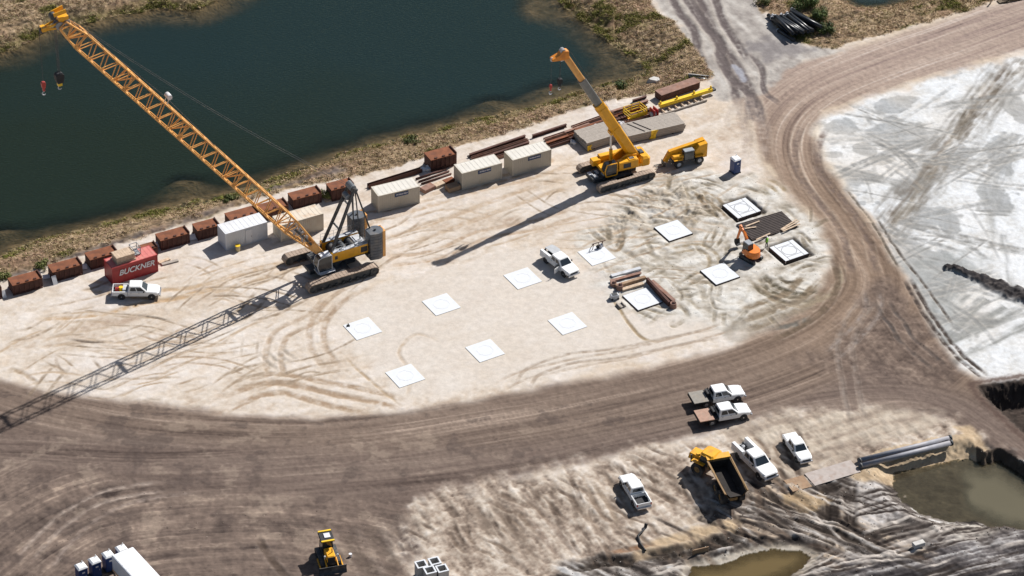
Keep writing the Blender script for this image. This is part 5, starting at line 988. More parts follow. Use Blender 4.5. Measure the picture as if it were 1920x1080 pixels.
# hook blocks hang from the ropes: things of their own
def hook_block(name, label, top_w, drop, ropes, bw, bh, mats, big=True):
    t_ = thing(name, label, 'hook block', (top_w.x, top_w.y, top_w.z-drop), AZ1)
    m = MB()
    for k in range(ropes): a = (k-(ropes-1)/2)*(.28 if big else .1); m.tube((0, a, .5*bh), (0, a*.8, drop), .028, 5, cap=False)
    m.build('rope', M_('dark_steel'), t_)
    m = MB(); m.prism([(-bw*.35, -bh*.5), (bw*.35, -bh*.5), (bw*.5, 0), (bw*.5, bh*.35), (bw*.25, bh*.5), (-bw*.25, bh*.5), (-bw*.5, bh*.35), (-bw*.5, 0)], -bw*.4, bw*.4); m.build('sheave_block', M_(mats[0]), t_)
    m = MB(); m.box((0, 0, -bh*.5-.22), (bw*.5, bw*.5, .44)); m.build('hook_housing', M_(mats[1]), t_)
    m = MB(); pr = None
    for k in range(9):
        a = math.pi*.55-k*math.pi*1.35/8; q_ = (.22*math.cos(a), 0, -bh*.5-.75+.24*math.sin(a))
        if pr: m.tube(pr, q_, .06, 6)
        pr = q_
    m.tube((0, 0, -bh*.5-.4), (0, 0, -bh*.5-.56), .07, 6); m.build('hook', M_(mats[2]), t_); return t_
tw = Matrix.Rotation(AZ1, 3, 'Z') @ (bp_(Lb+.45, 0, -.5)) + t.location
hook_block('hook_block', 'heavy black hook block with a yellow base on double rope below the lattice boom tip', tw, 7.4, 4, 1.0, 1.25, ('bed_black', 'bright_yellow', 'light_grey'))
tw = Matrix.Rotation(AZ1, 3, 'Z') @ (q1+Vector((.5, 0, -.3))) + t.location
hook_block('hook_block', 'small red headache ball and hook on a single rope, leftmost of the crane hooks', tw, 7.2, 1, .5, .8, ('hook_red', 'hook_red', 'light_grey'), False)

# ------------------------------------------------------------------ yellow telescopic crawler crane
AZ2 = R_(205.0)
nf_, nr_ = G(1120, 362, 0.0), G(1226, 331, 0.0); ff_ = G(1075, 321, 0.0)
azt2 = math.atan2(nf_[1]-nr_[1], nf_[0]-nr_[0]); mid = (nf_+nr_)/2; ln_ = np.array([-math.sin(azt2), math.cos(azt2), 0]); gauge = min(max(abs(np.dot(ff_-nf_, ln_)), 4.4), 5.4); cen = mid-ln_*(gauge/2)
t = thing('telescopic_crane', 'yellow telescopic crawler crane with a grey and yellow boom pointing up over the pond edge', 'crane', (cen[0], cen[1], 0), AZ2); und = AZ2-azt2; hx = np.linalg.norm(nf_-nr_)/2
for s in (-1, 1): tr = crawler(t, -hx, hx, s*gauge/2, 1.15, .95, pads=44, rollers=8); tr.rotation_euler = (0, 0, -und)
m = MB(); m.box((0, 0, .85), (2.6, gauge, .6)); m.box((2.6, 0, .7), (2.8, 2.2, .5)); m.box((-1.8, 0, .7), (1.6, 1.8, .4)); m.tube((0, 0, 1.1), (0, 0, 1.5), 1.1, 20); o = m.build('carbody', M_('dark_steel'), t); o.rotation_euler = (0, 0, -und)
m = MB()
for k in range(4): m.box((2.2+k*.55, (-1)**k*.4, 1.05), (.3, .7, .22))
m.tube((3.6, -.8, 1.05), (3.6, .8, 1.05), .12, 8); o = m.build('outrigger_gear', M_('light_grey'), t); o.rotation_euler = (0, 0, -und)
Yl = M_('crane_yellow')
ft = LP(t, 1180, 281, 3.1); tp = LP(t, 1056, 100, 20.7); ft.y = tp.y = 0; ax2 = (tp-ft).normalized(); up2 = Vector((0, 1, 0)).cross(ax2)
if up2.z < 0: up2 = -up2
L2 = (tp-ft).length
m = MB(); m.box((-.6, 0, 1.75), (6.2, 3.0, .45)); m.prism([(-2.6, 1.9), (.6, 1.9), (.1, 2.7), (-1.2, 3.5), (-2.6, 3.2)], -.85, -.65); m.prism([(-2.6, 1.9), (.6, 1.9), (.1, 2.7), (-1.2, 3.5), (-2.6, 3.2)], .65, .85); m.build('slewing_frame', Yl, t)
m = MB(); m.cbox((-1.0, 1.35, 2.4), (2.9, .95, 1.25), .06); m.box((-1.6, 1.35, 3.07), (1.0, .7, .1)); hs = m.build('engine_housing', Yl, t)
m = MB(); m.box((-.75, 1.835, 2.4), (1.1, .02, .7)); m.box((-1.6, 1.3, 3.13), (.7, .5, .03)); m.build('grille', M_('dark_steel'), hs)
m = MB(); m.cbox((.2, -1.35, 2.35), (3.6, .8, 1.0), .06); m.cbox((2.6, -1.1, 2.2), (1.2, 1.0, .8), .06); m.build('tank_housing', Yl, t)
m = MB(); m.cbox((-3.7, 0, 2.15), (1.5, 3.1, 1.35), .3); cw = m.build('counterweight', Yl, t); m = MB(); m.box((-3.6, 0, 2.9), (.6, .9, .16)); m.build('lifting_lug', M_('dark_steel'), cw)
m = MB(); m.tube((-2.2, -.5, 3.2), (-2.2, .5, 3.2), .35, 14); m.tube((-2.9, -.5, 3.1), (-2.9, .5, 3.1), .35, 14); m.build('hoist_winches', M_('dark_steel'), t)
cc = Vector((1.6, 1.45, 0)); prc = [(-.8, -.95), (.8, -.95), (1.0, -.1), (.7, .85), (-.8, .85)]
m = MB(); m.prism(prc, cc.y-.48, cc.y+.48); m.v = [(a+cc.x, b, c+2.4) for a, b, c in m.v]; cab_ = m.build('operator_cab', M_('glass'), t)
m = MB()
for s in (-1, 1):
    for a, b in zip(prc, prc[1:]+prc[:1]): m.beam((cc.x+a[0], cc.y+s*.49, 2.4+a[1]), (cc.x+b[0], cc.y+s*.49, 2.4+b[1]), .11, .11, up=(0, 1, 0))
m.build('cab_frame', Yl, cab_)
secs = [(-.6, 10.4, .62, .72, 'crane_yellow', 'boom'), (10.4, 15.4, .46, .54, 'boom_grey', 'boom_section'), (15.4, L2, .36, .42, 'boom_orange', 'boom_section')]
bo = None
for a, b, hw, hh, mt, nm in secs:
    p = ft+ax2*a; q_ = ft+ax2*b; yv = Vector((0, 1, 0)); pr = [(-hw, hh*.8), (-hw*.8, hh), (hw*.8, hh), (hw, hh*.8), (hw, -hh*.5), (hw*.6, -hh), (-hw*.6, -hh), (-hw, -hh*.5)]
    m = MB(); m.loft([[tuple(o+yv*u+up2*v) for u, v in pr] for o in (p, q_)])
    if nm == 'boom':
        for s_ in (9.3, 5.2): o_ = ft+ax2*s_; m.loft([[tuple(o_+ax2*k+yv*u*1.07+up2*v*1.07) for u, v in pr] for k in (-.2, .25)])
    ob = m.build(nm, M_(mt), t if bo is None else bo)
    if bo is None: bo = ob
m = MB(); o_ = ft+ax2*L2; fw2 = Vector((1, 0, -.25)).normalized()
m.prism([(-.5, -.4), (.3, -.5), (1.9, -.35), (1.9, -.05), (.9, .35), (.4, .9), (-.4, .7)], -.42, .42); m.v = [(a+o_.x, b, c+o_.z) for a, b, c in m.v]; hd = m.build('boom_head', M_('head_orange'), bo)
m = MB()
for y in (-.25, 0, .25): m.tube(o_+Vector((.35, y-.05, .75)), o_+Vector((.35, y+.05, .75)), .36, 14); m.tube(o_+Vector((.5, y-.05, -.35)), o_+Vector((.5, y+.05, -.35)), .34, 14)
m.tube(o_+Vector((1.8, -.06, -.25)), o_+Vector((1.8, .06, -.25)), .3, 12); m.build('head_sheave', M_('light_grey'), hd)
m = MB(); a = ft+Vector((3.0, 0, -.9)); b = ft+ax2*5.0-up2*.75; md = a.lerp(b, .45); m.tube(a, md, .24, 12); m.box(b, (.5, 1.0, .4)); cy = m.build('lift_cylinder', Yl, t)
m = MB(); m.tube(md, b, .14, 12); m.build('cylinder_rod', M_('chrome'), cy)
m = MB(); m.tube(ft+ax2*.2+up2*.9, ft+ax2*(L2-.2)+up2*.85, .018, 5, cap=False); m.build('hoist_rope', M_('dark_steel'), bo)
AZs = AZ1; AZ1 = AZ2
tw = Matrix.Rotation(AZ2, 3, 'Z') @ (o_+Vector((.6, 0, -.4))) + t.location
hook_block('hook_block', 'small black hook block hanging from the head of the yellow telescopic crane', tw, 3.4, 2, .6, .75, ('bed_black', 'bed_black', 'light_grey'), False)
tw = Matrix.Rotation(AZ2, 3, 'Z') @ (o_+Vector((1.9, 0, -.4))) + t.location
hook_block('hook_block', 'red ball hook hanging beside the hook block of the yellow telescopic crane', tw, 3.9, 1, .34, .5, ('hook_red', 'hook_red', 'light_grey'), False)
AZ1 = AZs

# ------------------------------------------------------------------ telehandler
a0 = azim((1310, 307), (1272, 315)); g0 = (G(1310, 307)+G(1272, 315))/2; nl = np.array([math.sin(a0), -math.cos(a0), 0]); c0 = g0+nl*1.0
t = thing('telehandler', 'yellow telescopic handler with its boom lowered, parked behind the yellow crane', 'telehandler', (c0[0], c0[1], 0), a0); My = M_('machine_yellow')
m = MB(); m.cbox((-.1, 0, .95), (4.9, 1.2, .65), .08); m.build('chassis', M_('dark_steel'), t)
m = MB(); m.prism([(-2.75, .8), (-1.3, .8), (-.9, 1.9), (-1.6, 2.75), (-2.75, 2.95)], -.85, .85); m.build('rear_frame', My, t)
for x in (1.5, -1.55):
    for s in (-1, 1): wheel(t, x, s*1.0, .62, .42, .5, 'light_grey', s)
m = MB()
for s in (-1, 1): m.box((1.6, s*1.0, 1.35), (1.3, .5, .08)); m.box((-1.5, s*1.0, 1.35), (1.3, .5, .08))
m.cbox((1.4, .3, 1.55), (1.7, 1.2, .5), .06); m.build('fender', My, t)
m = MB(); m.cbox((.0, .72, 1.75), (1.5, .8, 1.25), .08); cab_ = m.build('operator_cab', M_('glass'), t)
m = MB(); m.cbox((0, .72, 2.42), (1.45, .85, .1), .04); m.build('cab_roof', M_('grey_steel'), cab_)
m = MB(); m.beam((-2.7, -.2, 2.75), (2.5, -.2, 1.95), .55, .62); m.beam((2.35, -.2, 1.95), (3.0, -.2, .7), .5, .55); bo = m.build('boom', My, t)
m = MB(); m.beam((-1.2, -.2, 1.2), (.8, -.2, 1.75), .16, .16); m.build('lift_cylinder', M_('chrome'), bo)
m = MB(); m.box((3.2, -.2, .45), (.1, 1.2, .6)); 
for s in (-.5, .15): m.box((3.85, s, .16), (1.25, .14, .06))
m.build('fork_carriage', M_('dark_steel'), t)

# ------------------------------------------------------------------ orange mini excavator
gE = G(1408, 486); gb_ = G(1380, 463); aE = math.atan2(gb_[1]-gE[1], gb_[0]-gE[0])
t = thing('mini_excavator', 'small orange excavator digging between the white footings', 'excavator', (gE[0], gE[1], 0), aE); Eo = M_('excavator_orange')
for s in (-1, 1): tr = crawler(t, -1.25, 1.25, s*.8, .6, .4, pads=30, rollers=5, pad_mat='dark_steel'); tr.rotation_euler = (0, 0, .25)
m = MB(); m.box((0, 0, .5), (1.2, 1.4, .3)); m.tube((0, 0, .6), (0, 0, .85), .5, 16); m.build('undercarriage', M_('dark_steel'), t)
m = MB(); m.box((1.55, 0, .35), (.12, 1.9, .4), rz=.25); m.build('dozer_blade', M_('dark_steel'), t)
m = MB(); pr = [(.9, -.9), (.9, .9)]+[(-.3+1.05*math.cos(a), .95*math.sin(a)) for a in [math.pi*.5+math.pi*i/8 for i in range(9)]]; m.prism(pr, .85, 1.25, 'z'); m.prism([(x-.25 if x > .5 else x, y) for x, y in pr], 1.25, 1.75, 'z', .92); m.build('upper_body', Eo, t)
m = MB(); m.box((.25, .42, 1.9), (1.15, .9, 1.5), top=(.85, .9)); cab_ = m.build('operator_cab', M_('glass'), t)
m = MB(); m.cbox((.22, .42, 2.69), (1.1, .88, .1), .05); m.build('cab_roof', M_('grey_steel'), cab_)
m = MB()
for dx in (-.55, .55):
    for dy in (-.43, .43): m.beam((.25+dx, .42+dy, 1.2), (.25+dx*.85, .42+dy*.9, 2.65), .07, .07)
m.build('cab_pillar', M_('dark_steel'), cab_)
Db = float(np.hypot(*(gb_-gE)[:2])); bpts = [Vector((.8, -.15, 1.1)), Vector((1.35, -.15, 2.35)), Vector((2.1, -.15, 3.2)), Vector((Db-.35, -.15, 3.55))]
m = MB()
for a, b, w0, w1 in zip(bpts[:-1], bpts[1:], (.34, .44, .36), (.44, .36, .26)): m.beam(a, b, .26, w0, h2=w1)
bo = m.build('boom', Eo, t)
m = MB(); ar0 = bpts[-1]+Vector((-.35, 0, .15)); ar1 = Vector((Db+.05, -.15, 1.2)); m.beam(ar0, ar1, .22, .38, h2=.2); m.build('arm', Eo, bo)
m = MB(); m.tube(Vector((1.7, -.15, 3.3)), Vector((Db-.8, -.15, 3.95)), .07, 8); m.tube(Vector((1.3, -.15, 1.1)), Vector((1.75, -.15, 2.45)), .08, 8); m.build('hydraulic_cylinder', M_('dark_steel'), bo)
m = MB(); m.prism([(-.1, 1.3), (.25, 1.2), (.3, .75), (.05, .4), (-.35, .35), (-.5, .5), (-.2, .7)], -.45, .15); m.v = [(a+Db, b, c) for a, b, c in m.v]; m.build('bucket', M_('bed_black'), bo)

# ------------------------------------------------------------------ bulldozer at the bottom edge
gc, gbl = G(612, 1046), G(628, 1090); aD = math.atan2(gbl[1]-gc[1], gbl[0]-gc[0])
t = thing('bulldozer', 'yellow and black bulldozer at the bottom edge with its blade towards the camera', 'bulldozer', (gc[0]+.2, gc[1]-.3, 0), aD); 
for s in (-1, 1): crawler(t, -1.7, 1.7, s*.95, .9, .5, pads=34, rollers=6, pad_mat='dark_steel')
m = MB(); m.box((0, 0, .85), (3.2, 1.3, .7)); m.build('main_frame', M_('dark_steel'), t)
m = MB(); m.cbox((1.0, 0, 1.55), (1.7, 1.0, .8), .1); hd = m.build('hood', M_('machine_yellow'), t); m = MB(); m.box((1.87, 0, 1.45), (.06, .85, .8)); m.build('radiator_grille', M_('bed_black'), hd)
m = MB(); m.tube((1.1, .25, 1.9), (1.1, .25, 2.5), .06, 8); m.build('exhaust', M_('dark_steel'), hd)
m = MB(); m.box((-.7, 0, 2.0), (1.5, 1.3, 1.5), top=(.9, .92)); cab_ = m.build('operator_cab', M_('glass'), t)
m = MB(); m.cbox((-.7, 0, 2.84), (1.9, 1.6, .14), .06); m.build('cab_roof', M_('bed_black'), cab_)
m = MB(); m.box((.2, 0, 2.95), (.22, 1.5, .1)); m.box((-1.6, 0, 2.95), (.22, 1.5, .1)); m.build('roof_visor', M_('bright_yellow'), cab_)
m = MB(); m.box((-.75, .1, 2.95), (.8, .7, .1)); m.build('air_conditioner', M_('container_white'), cab_)
m = MB(); m.cbox((-1.5, 0, 1.3), (.7, 1.2, .8), .08); m.build('fuel_tank', M_('machine_yellow'), t)
m = MB()
for s in (-1, 1): m.beam((.2, s*1.28, .5), (2.4, s*1.28, .45), .14, .22); m.tube((1.3, s*.65, 1.3), (2.35, s*.65, .9), .08, 8)
m.build('push_arm', M_('machine_yellow'), t)
m = MB(); pr = [(2.45+.16*math.cos(a), .62+.6*math.sin(a)) for a in [-math.pi/2+math.pi*i/8 for i in range(9)]]; pr = [(2.62-.22*math.cos(math.pi*(i/8-.5)), .05+1.1*i/8) for i in range(9)]; m.prism(pr+[(x+.07, z) for x, z in reversed(pr)], -1.6, 1.6); m.build('blade', M_('dark_steel'), t)
for s in (-1, 1): m = MB(); m.tube((1.7, s*.75, 2.02), (1.83, s*.75, 2.02), .11, 10); m.tube((1.7, s*.75, 1.6), (1.7, s*.75, 2.0), .03, 6); m.build('headlight', M_('lamp_clear'), t)
# ================================================================== containers
def container(name, label, FL, FR, roofm, wallm, sign=False, H=2.59, Lc=None, D=2.44, doors_right=True, corr=True, cat='shipping container', group=None):
    a = G(*FL); az = azim(FL, FR); L = Lc or float(np.hypot(*(G(*FR)-a)[:2])); t = thing(name, label, cat, a, az, group)
    m = MB(); m.box((L/2, D/2, H/2+.05), (L-.06, D-.06, H-.16)); wl = m.build('wall', M_(wallm), t)
    if corr:
        m = MB(); n_ = int(L/.28)
        for k in range(n_):
            x = (k+.5)*L/n_
            for y in (.012, D-.012): m.box((x, y, H/2+.02), (.13, .04, H-.42))
        for k in range(int(D/.28)):
            y = (k+.5)*D/int(D/.28); m.box((.012, y, H/2+.02), (.04, .13, H-.42))
        m.build('corrugation', M_(wallm), wl)
    m = MB(); m.box((L/2, D/2, H-.05), (L-.02, D-.02, .09)); rf = m.build('roof', M_(roofm), t)
    m = MB()
    for k in range(int(L/.6)): m.box(((k+.5)*L/int(L/.6), D/2, H+.004), (.3, D-.3, .02))
    m.build('roof_rib', M_(roofm), rf)
    m = MB()
    for y in (0.03, D-.03):
        m.box((L/2, y, .08), (L, .1, .16)); m.box((L/2, y, H-.06), (L+.004, .1, .13))
        for x in (.06, L-.06): m.box((x, y, H/2), (.13, .13, H+.02))
    for x in (.03, L-.03): m.box((x, D/2, .08), (.1, D-.2, .16)); m.box((x, D/2, H-.06), (.1, D-.2, .125))
    m.build('frame', M_(wallm), t)
    for k in (0, 1):
        m = MB(); m.box((L+.005, D*(.27+.46*k), H/2), (.05, D*.44, H-.34)); d_ = m.build('door', M_(wallm), t)
        m = MB(); m.tube((L+.05, D*(.33+.34*k), .25), (L+.05, D*(.33+.34*k), H-.25), .025, 6); m.build('lock_rod', M_('grey_steel'), d_)
    if sign:
        m = MB(); m.box((L*.56, -.03, H-.50), (1.95, .03, .56)); sg = m.build('sign', M_('sign_blue'), t)
        text_mesh('MOBILE MINI', .26, 'lettering', M_('letter_white'), sg, (L*.56+.05, -.052, H-.47), (math.pi/2, 0, 0), extrude=.004, sx=1.08, bold=.006)
    return t, L
gC = 'beige containers with blue signs'
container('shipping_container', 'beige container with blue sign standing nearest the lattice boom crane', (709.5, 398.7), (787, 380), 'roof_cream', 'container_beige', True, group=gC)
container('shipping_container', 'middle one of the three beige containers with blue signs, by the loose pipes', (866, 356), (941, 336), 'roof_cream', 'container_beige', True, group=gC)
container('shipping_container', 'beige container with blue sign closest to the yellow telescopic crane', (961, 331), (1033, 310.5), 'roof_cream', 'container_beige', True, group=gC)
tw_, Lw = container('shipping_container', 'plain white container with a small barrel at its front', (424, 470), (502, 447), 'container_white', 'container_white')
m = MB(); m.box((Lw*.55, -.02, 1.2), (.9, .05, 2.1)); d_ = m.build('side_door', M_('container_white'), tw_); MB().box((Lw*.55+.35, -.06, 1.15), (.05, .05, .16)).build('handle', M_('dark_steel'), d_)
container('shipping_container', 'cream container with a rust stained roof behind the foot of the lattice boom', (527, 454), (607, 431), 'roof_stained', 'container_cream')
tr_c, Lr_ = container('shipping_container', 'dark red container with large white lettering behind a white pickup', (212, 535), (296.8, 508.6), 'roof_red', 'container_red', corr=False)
text_mesh('BUCKNER', 1.12, 'lettering', M_('letter_white'), tr_c, (Lr_*.53, -.075, 1.55), (math.pi/2, 0, 0), shear=.25, extrude=.006, sx=.98, bold=.022)
for k in range(5): text_mesh('BUCKNER'[k:k+1], .3, 'end_lettering', M_('letter_white'), tr_c, (-.03, 1.9-.32*k, 1.1), (math.pi/2, 0, -math.pi/2), extrude=.004) if False else None
zc = 2.64; az0 = tr_c.rotation_euler.z
def on_red(x, y): c, s = math.cos(az0), math.sin(az0); return (tr_c.location.x+c*x-s*y, tr_c.location.y+s*x+c*y, zc)
m = MB(); m.box((0, 0, .06), (2.7, 1.8, .12)); m.box((0, 0, .5), (2.5, 1.6, .76)); m.box((0, 0, .9), (2.6, 1.7, .06))
for k in range(8): m.box((-1.15+k*.33, 0, .935), (.2, 1.6, .02))
tag(m.build('timber_crate', M_('timber_pale'), None, on_red(2.2, 1.25), az0), 'pale slatted timber crate standing on the roof of the red container', 'crate')
t = thing('steel_cage', 'grey open steel cage on the red container roof beside the timber crate', 'cage', on_red(4.05, 1.7), az0)
m = MB()
for x in (-.5, .5):
    for y in (-.6, .6): m.box((x, y, .55), (.07, .07, 1.1))
for z in (.08, .58, 1.1):
    for y in (-.6, .6): m.box((0, y, z), (1.07, .06, .06))
    for x in (-.5, .5): m.box((x, 0, z), (.06, 1.2, .06))
m.build('frame', M_('grey_steel'), t); m = MB(); m.box((0, 0, .04), (.9, 1.1, .05)); m.build('floor_plate', M_('grey_steel'), t)
t = thing('bucket', 'small cream waste barrel in front of the white container', 'barrel', G(446, 470)); m = MB(); m.tube((0, 0, 0), (0, 0, .8), .30, 14, .34); m.build('shell', M_('bin_cream'), t); m = MB(); m.tube((0, 0, .8), (0, 0, .84), .35, 14); m.build('rim', M_('bright_yellow'), t)
t.name = 'waste_barrel'

# ================================================================== rusty steel boxes along the bank
def bin_(label, FL, FR, H=1.45, D=1.9, matn='rust', grp='rusty steel boxes in a row on the bank edge', ribs=6):
    a = G(*FL); az = azim(FL, FR); L = float(np.hypot(*(G(*FR)-a)[:2])); t = thing('steel_box', label, 'steel box', (a[0], a[1], 0), az, grp)
    m = MB(); m.box((L/2, D/2, H/2), (L-.1, D-.1, H-.06)); m.build('shell', M_('rust_dark'), t)  # shell and ribs darker than the lid: shade of the sides put in colour
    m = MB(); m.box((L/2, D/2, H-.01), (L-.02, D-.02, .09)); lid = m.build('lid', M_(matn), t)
    for k in range(ribs):
        x = (k+.5)*L/ribs; m = MB(); m.box((x, -.015, H/2-.05), (.12, .1, H-.12)); m.build('rib', M_('rust_dark'), t)
    for x in (L*.22, L*.52, L*.78):
        m = MB(); m.box((x, .22, H+.1), (.35, .2, .14)); m.build('lifting_lug', M_('rust_dark'), lid)
    m = MB(); m.box((L+.02, D/2, H/2+.14), (.12, D*.9, H+.2)); m.build('end_plate', M_('rust_dark'), t)
    m = MB(); m.box((L/2, .0, .08), (L, .2, .14)); m.box((L/2, D-.02, .08), (L, .2, .14)); m.build('skid', M_('rust_dark'), t)
    return t
bin_('rusty steel box cut by the left edge of the photo', (-52, 574), (4, 559))
bin_('first whole rusty steel box counted from the left edge', (25, 554), (80, 539))
bin_('second rusty steel box from the left edge, a white card at its foot', (100, 529), (155, 514))
bin_('orange rusty steel box half hidden behind the left end of the red container', (170, 506), (222, 491))
bin_('small brown steel box behind the right end of the red container', (268, 486), (296, 478), H=1.2, D=1.5, ribs=3)
bin_('rusty steel box between the red container and the white one, left of two', (302, 470), (356, 455))
bin_('rusty steel box touching the left end of the white container', (371, 451), (412, 440))
bin_('rusty steel box behind the white container under the boom', (432, 431), (486, 416))
bin_('rusty steel box under the boom, left neighbour of the bright orange one', (491, 416), (541, 402))
bin_('bright orange rusty steel box behind the stained cream container', (550, 393), (603, 379))
bin_('dark red rusty steel box behind the top of the black mast', (622, 378), (664, 367), H=1.7)
bin_('tall rusty steel box standing alone above the loose pipes', (808, 322), (856, 309), H=1.75, D=2.2)
def card(label, px, py, w_, h_, nm='plywood_sheet', mt='container_white', az=0.55, lean=.5):
    m = MB(); m.box((0, 0, 0), (w_, .04, h_), rx=-lean); m.box((0, .03, -.02), (w_*.9, .03, h_*.9), rx=-lean); g = G(px, py); tag(m.build(nm, M_(mt), None, (g[0], g[1]-.1, h_*.45), az), label, 'panel')
card('white panel leaning on the second rusty steel box', 103, 531, .6, 1.2); card('white panel leaning on the box at the left edge', 8, 556, .5, 1.0)
card('pale panel lying between the two rusty boxes left of the white container', 361, 448, .9, .8, az=.4, lean=1.0); card('pale panel between the red container and a rusty box', 296, 462, 1.0, .8, az=.3, lean=1.0)
card('pale panel between the orange rusty box and the next one left', 158, 503, .8, .7, az=.3, lean=1.1); card('pale panel beside the first whole rusty box', 87, 521, .9, .6, az=.3, lean=1.1)

# ================================================================== steel beams, pipes and mats laid along the bank
def beam_px(label, a, b, w_=.32, h=.32, z0=0.08, kind='I', mt='rust_dark', nm='steel_beam', cat='steel beam', group=None):
    A = G(a[0], a[1], z0); B = G(b[0], b[1], z0); az = math.atan2(B[1]-A[1], B[0]-A[0]); L = float(np.hypot(*(B-A)[:2])); m = MB()
    if kind == 'I': m.ibeam((0, 0, h/2), (L, 0, h/2), w_, h, .035)
    elif kind == 'tube': m.pipe((0, 0, w_/2), (L, 0, w_/2), w_/2, .03, 14)
    elif kind == 'H': m.ibeam((0, 0, w_/2), (L, 0, w_/2), h, w_, .035); m.v = [(x, (z-w_/2), y+w_/2) for x, y, z in m.v]
    elif kind == 'box': m.cbox((L/2, 0, h/2), (L, w_, h), min(w_, h)*.08)
    o = m.build(nm, M_(mt), None, (A[0], A[1], z0), az); tag(o, label, cat, group); return o
gB = 'rusty beams laid out along the bank'
beam_px('long dark red beam lying behind the nearest beige container, tallest one', (690, 353), (790, 322), .5, .8, 0, 'H', 'rust_dark', group=gB)
bl = [((880, 294), (985, 258), 'first'), ((884, 299), (990, 264), 'second'), ((890, 304), (992, 270), 'third'), ((894, 310), (990, 278), 'fourth')]
for k, (a, b, o_) in enumerate(bl): beam_px('%s beam from the water of the four parallel ones behind the middle container' % o_, a, b, .34, .42, .1, 'H' if k % 2 else 'I', 'rust_dark' if k % 2 == 0 else 'rust_pale', group=gB)
beam_px('dark timber sleeper under the left end of the four parallel beams', (878, 292), (893, 311), .3, .1, 0, 'box', 'timber_dark', 'timber_sleeper', 'timber'); beam_px('dark timber sleeper under the right end of the four parallel beams', (978, 258), (990, 276), .3, .1, 0, 'box', 'timber_dark', 'timber_sleeper', 'timber')
beam_px('pale topped steel beam alone beside the grass, nearest the bank', (998, 259), (1062, 238), .3, .5, 0, 'I', 'rust_dark', group=gB)
rows = [((1020, 264), (1062, 250)), ((1024, 271), (1066, 257)), ((1030, 277), (1070, 264)), ((1058, 251), (1105, 235)), ((1063, 257), (1110, 242)), ((1068, 263), (1112, 249)), ((1072, 241), (1150, 213)), ((1078, 247), (1158, 220)), ((1110, 238), (1180, 215)), ((1140, 214), (1215, 191)), ((1148, 221), (1212, 201)), ((1152, 228), (1220, 207)), ((1158, 236), (1225, 214))]
lb = ['left outer beam of the short rust rack behind the last beige container', 'centre beam of the short rust rack behind the last beige container', 'right inner beam of the short rust rack behind the last beige container', 'outer beam of the rust rack left of the telescopic boom', 'centre beam of the rust rack left of the telescopic boom', 'inner beam of the rust rack left of the telescopic boom', 'long beam passing under the yellow boom, nearest the grass', 'long beam passing under the yellow boom, second from the grass', 'rust beam crossing just under the yellow boom base section', 'outermost beam left of the yellow frame', 'second beam left of the yellow frame', 'third beam left of the yellow frame', 'innermost beam left of the yellow frame beside the mats']
for k, ((a, b), l_) in enumerate(zip(rows, lb)): beam_px(l_, a, b, .40, .34, .1, 'H' if k % 2 == 0 else 'I', ('rust_pale', 'rust', 'rust_dark')[k % 3], group=gB)
beam_px('short dark beam lying alone on the grass behind the yellow frame', (1186, 191), (1212, 183), .3, .3, .1, 'I', 'rust_dark', group=gB)
A = G(1240, 191); az = azim((1240, 191), (1312, 166)); L = float(np.hypot(*(G(1312, 166)-A)[:2])); t = thing('box_girder', 'large brown rusty box girder at the far end of the bank', 'box girder', (A[0], A[1], 0), az)
m = MB(); m.box((L/2, .75, .55), (L, 1.45, .95)); m.build('girder_body', M_('rust_dark'), t); m = MB(); m.box((L/2, .75, 1.05), (L+.1, 1.6, .06)); m.build('top_flange', M_('rust_pale'), t); m = MB(); m.box((-.03, .75, .55), (.06, 1.5, 1.0)); m.build('end_plate', M_('rust_dark'), t)
# long yellow spreader beam
A = G(1236, 206); az = azim((1236, 206), (1334, 176)); L = float(np.hypot(*(G(1334, 176)-A)[:2])); t = thing('spreader_beam', 'long bright yellow spreader beam raised on a ladder-like rack', 'spreader beam', (A[0], A[1], .35), az)
m = MB(); m.box((L/2, 0, .35), (L, .55, .5)); m.build('beam', M_('bright_yellow'), t)
for x in (L*.02, L*.33, L*.66, L*.98): m = MB(); m.prism([(-.12, 0), (.12, 0), (.08, .4), (-.08, .4)], -.1, .1); m.v = [(a+x, b, c+.6) for a, b, c in m.v]; m.build('lifting_lug', M_('bright_yellow'), t)
m = MB(); m.box((L+.25, 0, .35), (.5, .7, .3)); m.build('end_hook', M_('dark_steel'), t)
A = G(1232, 220); az = azim((1232, 220), (1325, 190)); L = float(np.hypot(*(G(1325, 190)-A)[:2])); t = thing('steel_rack', 'pale ladder-like steel rack on the ground in front of the yellow spreader beam', 'rack', (A[0], A[1], 0), az)
for y in (0, 1.3): m = MB(); m.box((L/2, y, .16), (L, .16, .3)); m.build('rail', M_('timber_grey'), t)
for k in range(8): m = MB(); m.box((.4+k*(L-.8)/7, .65, .20), (.16, 1.2, .18)); m.build('rung', M_('timber_pale'), t)
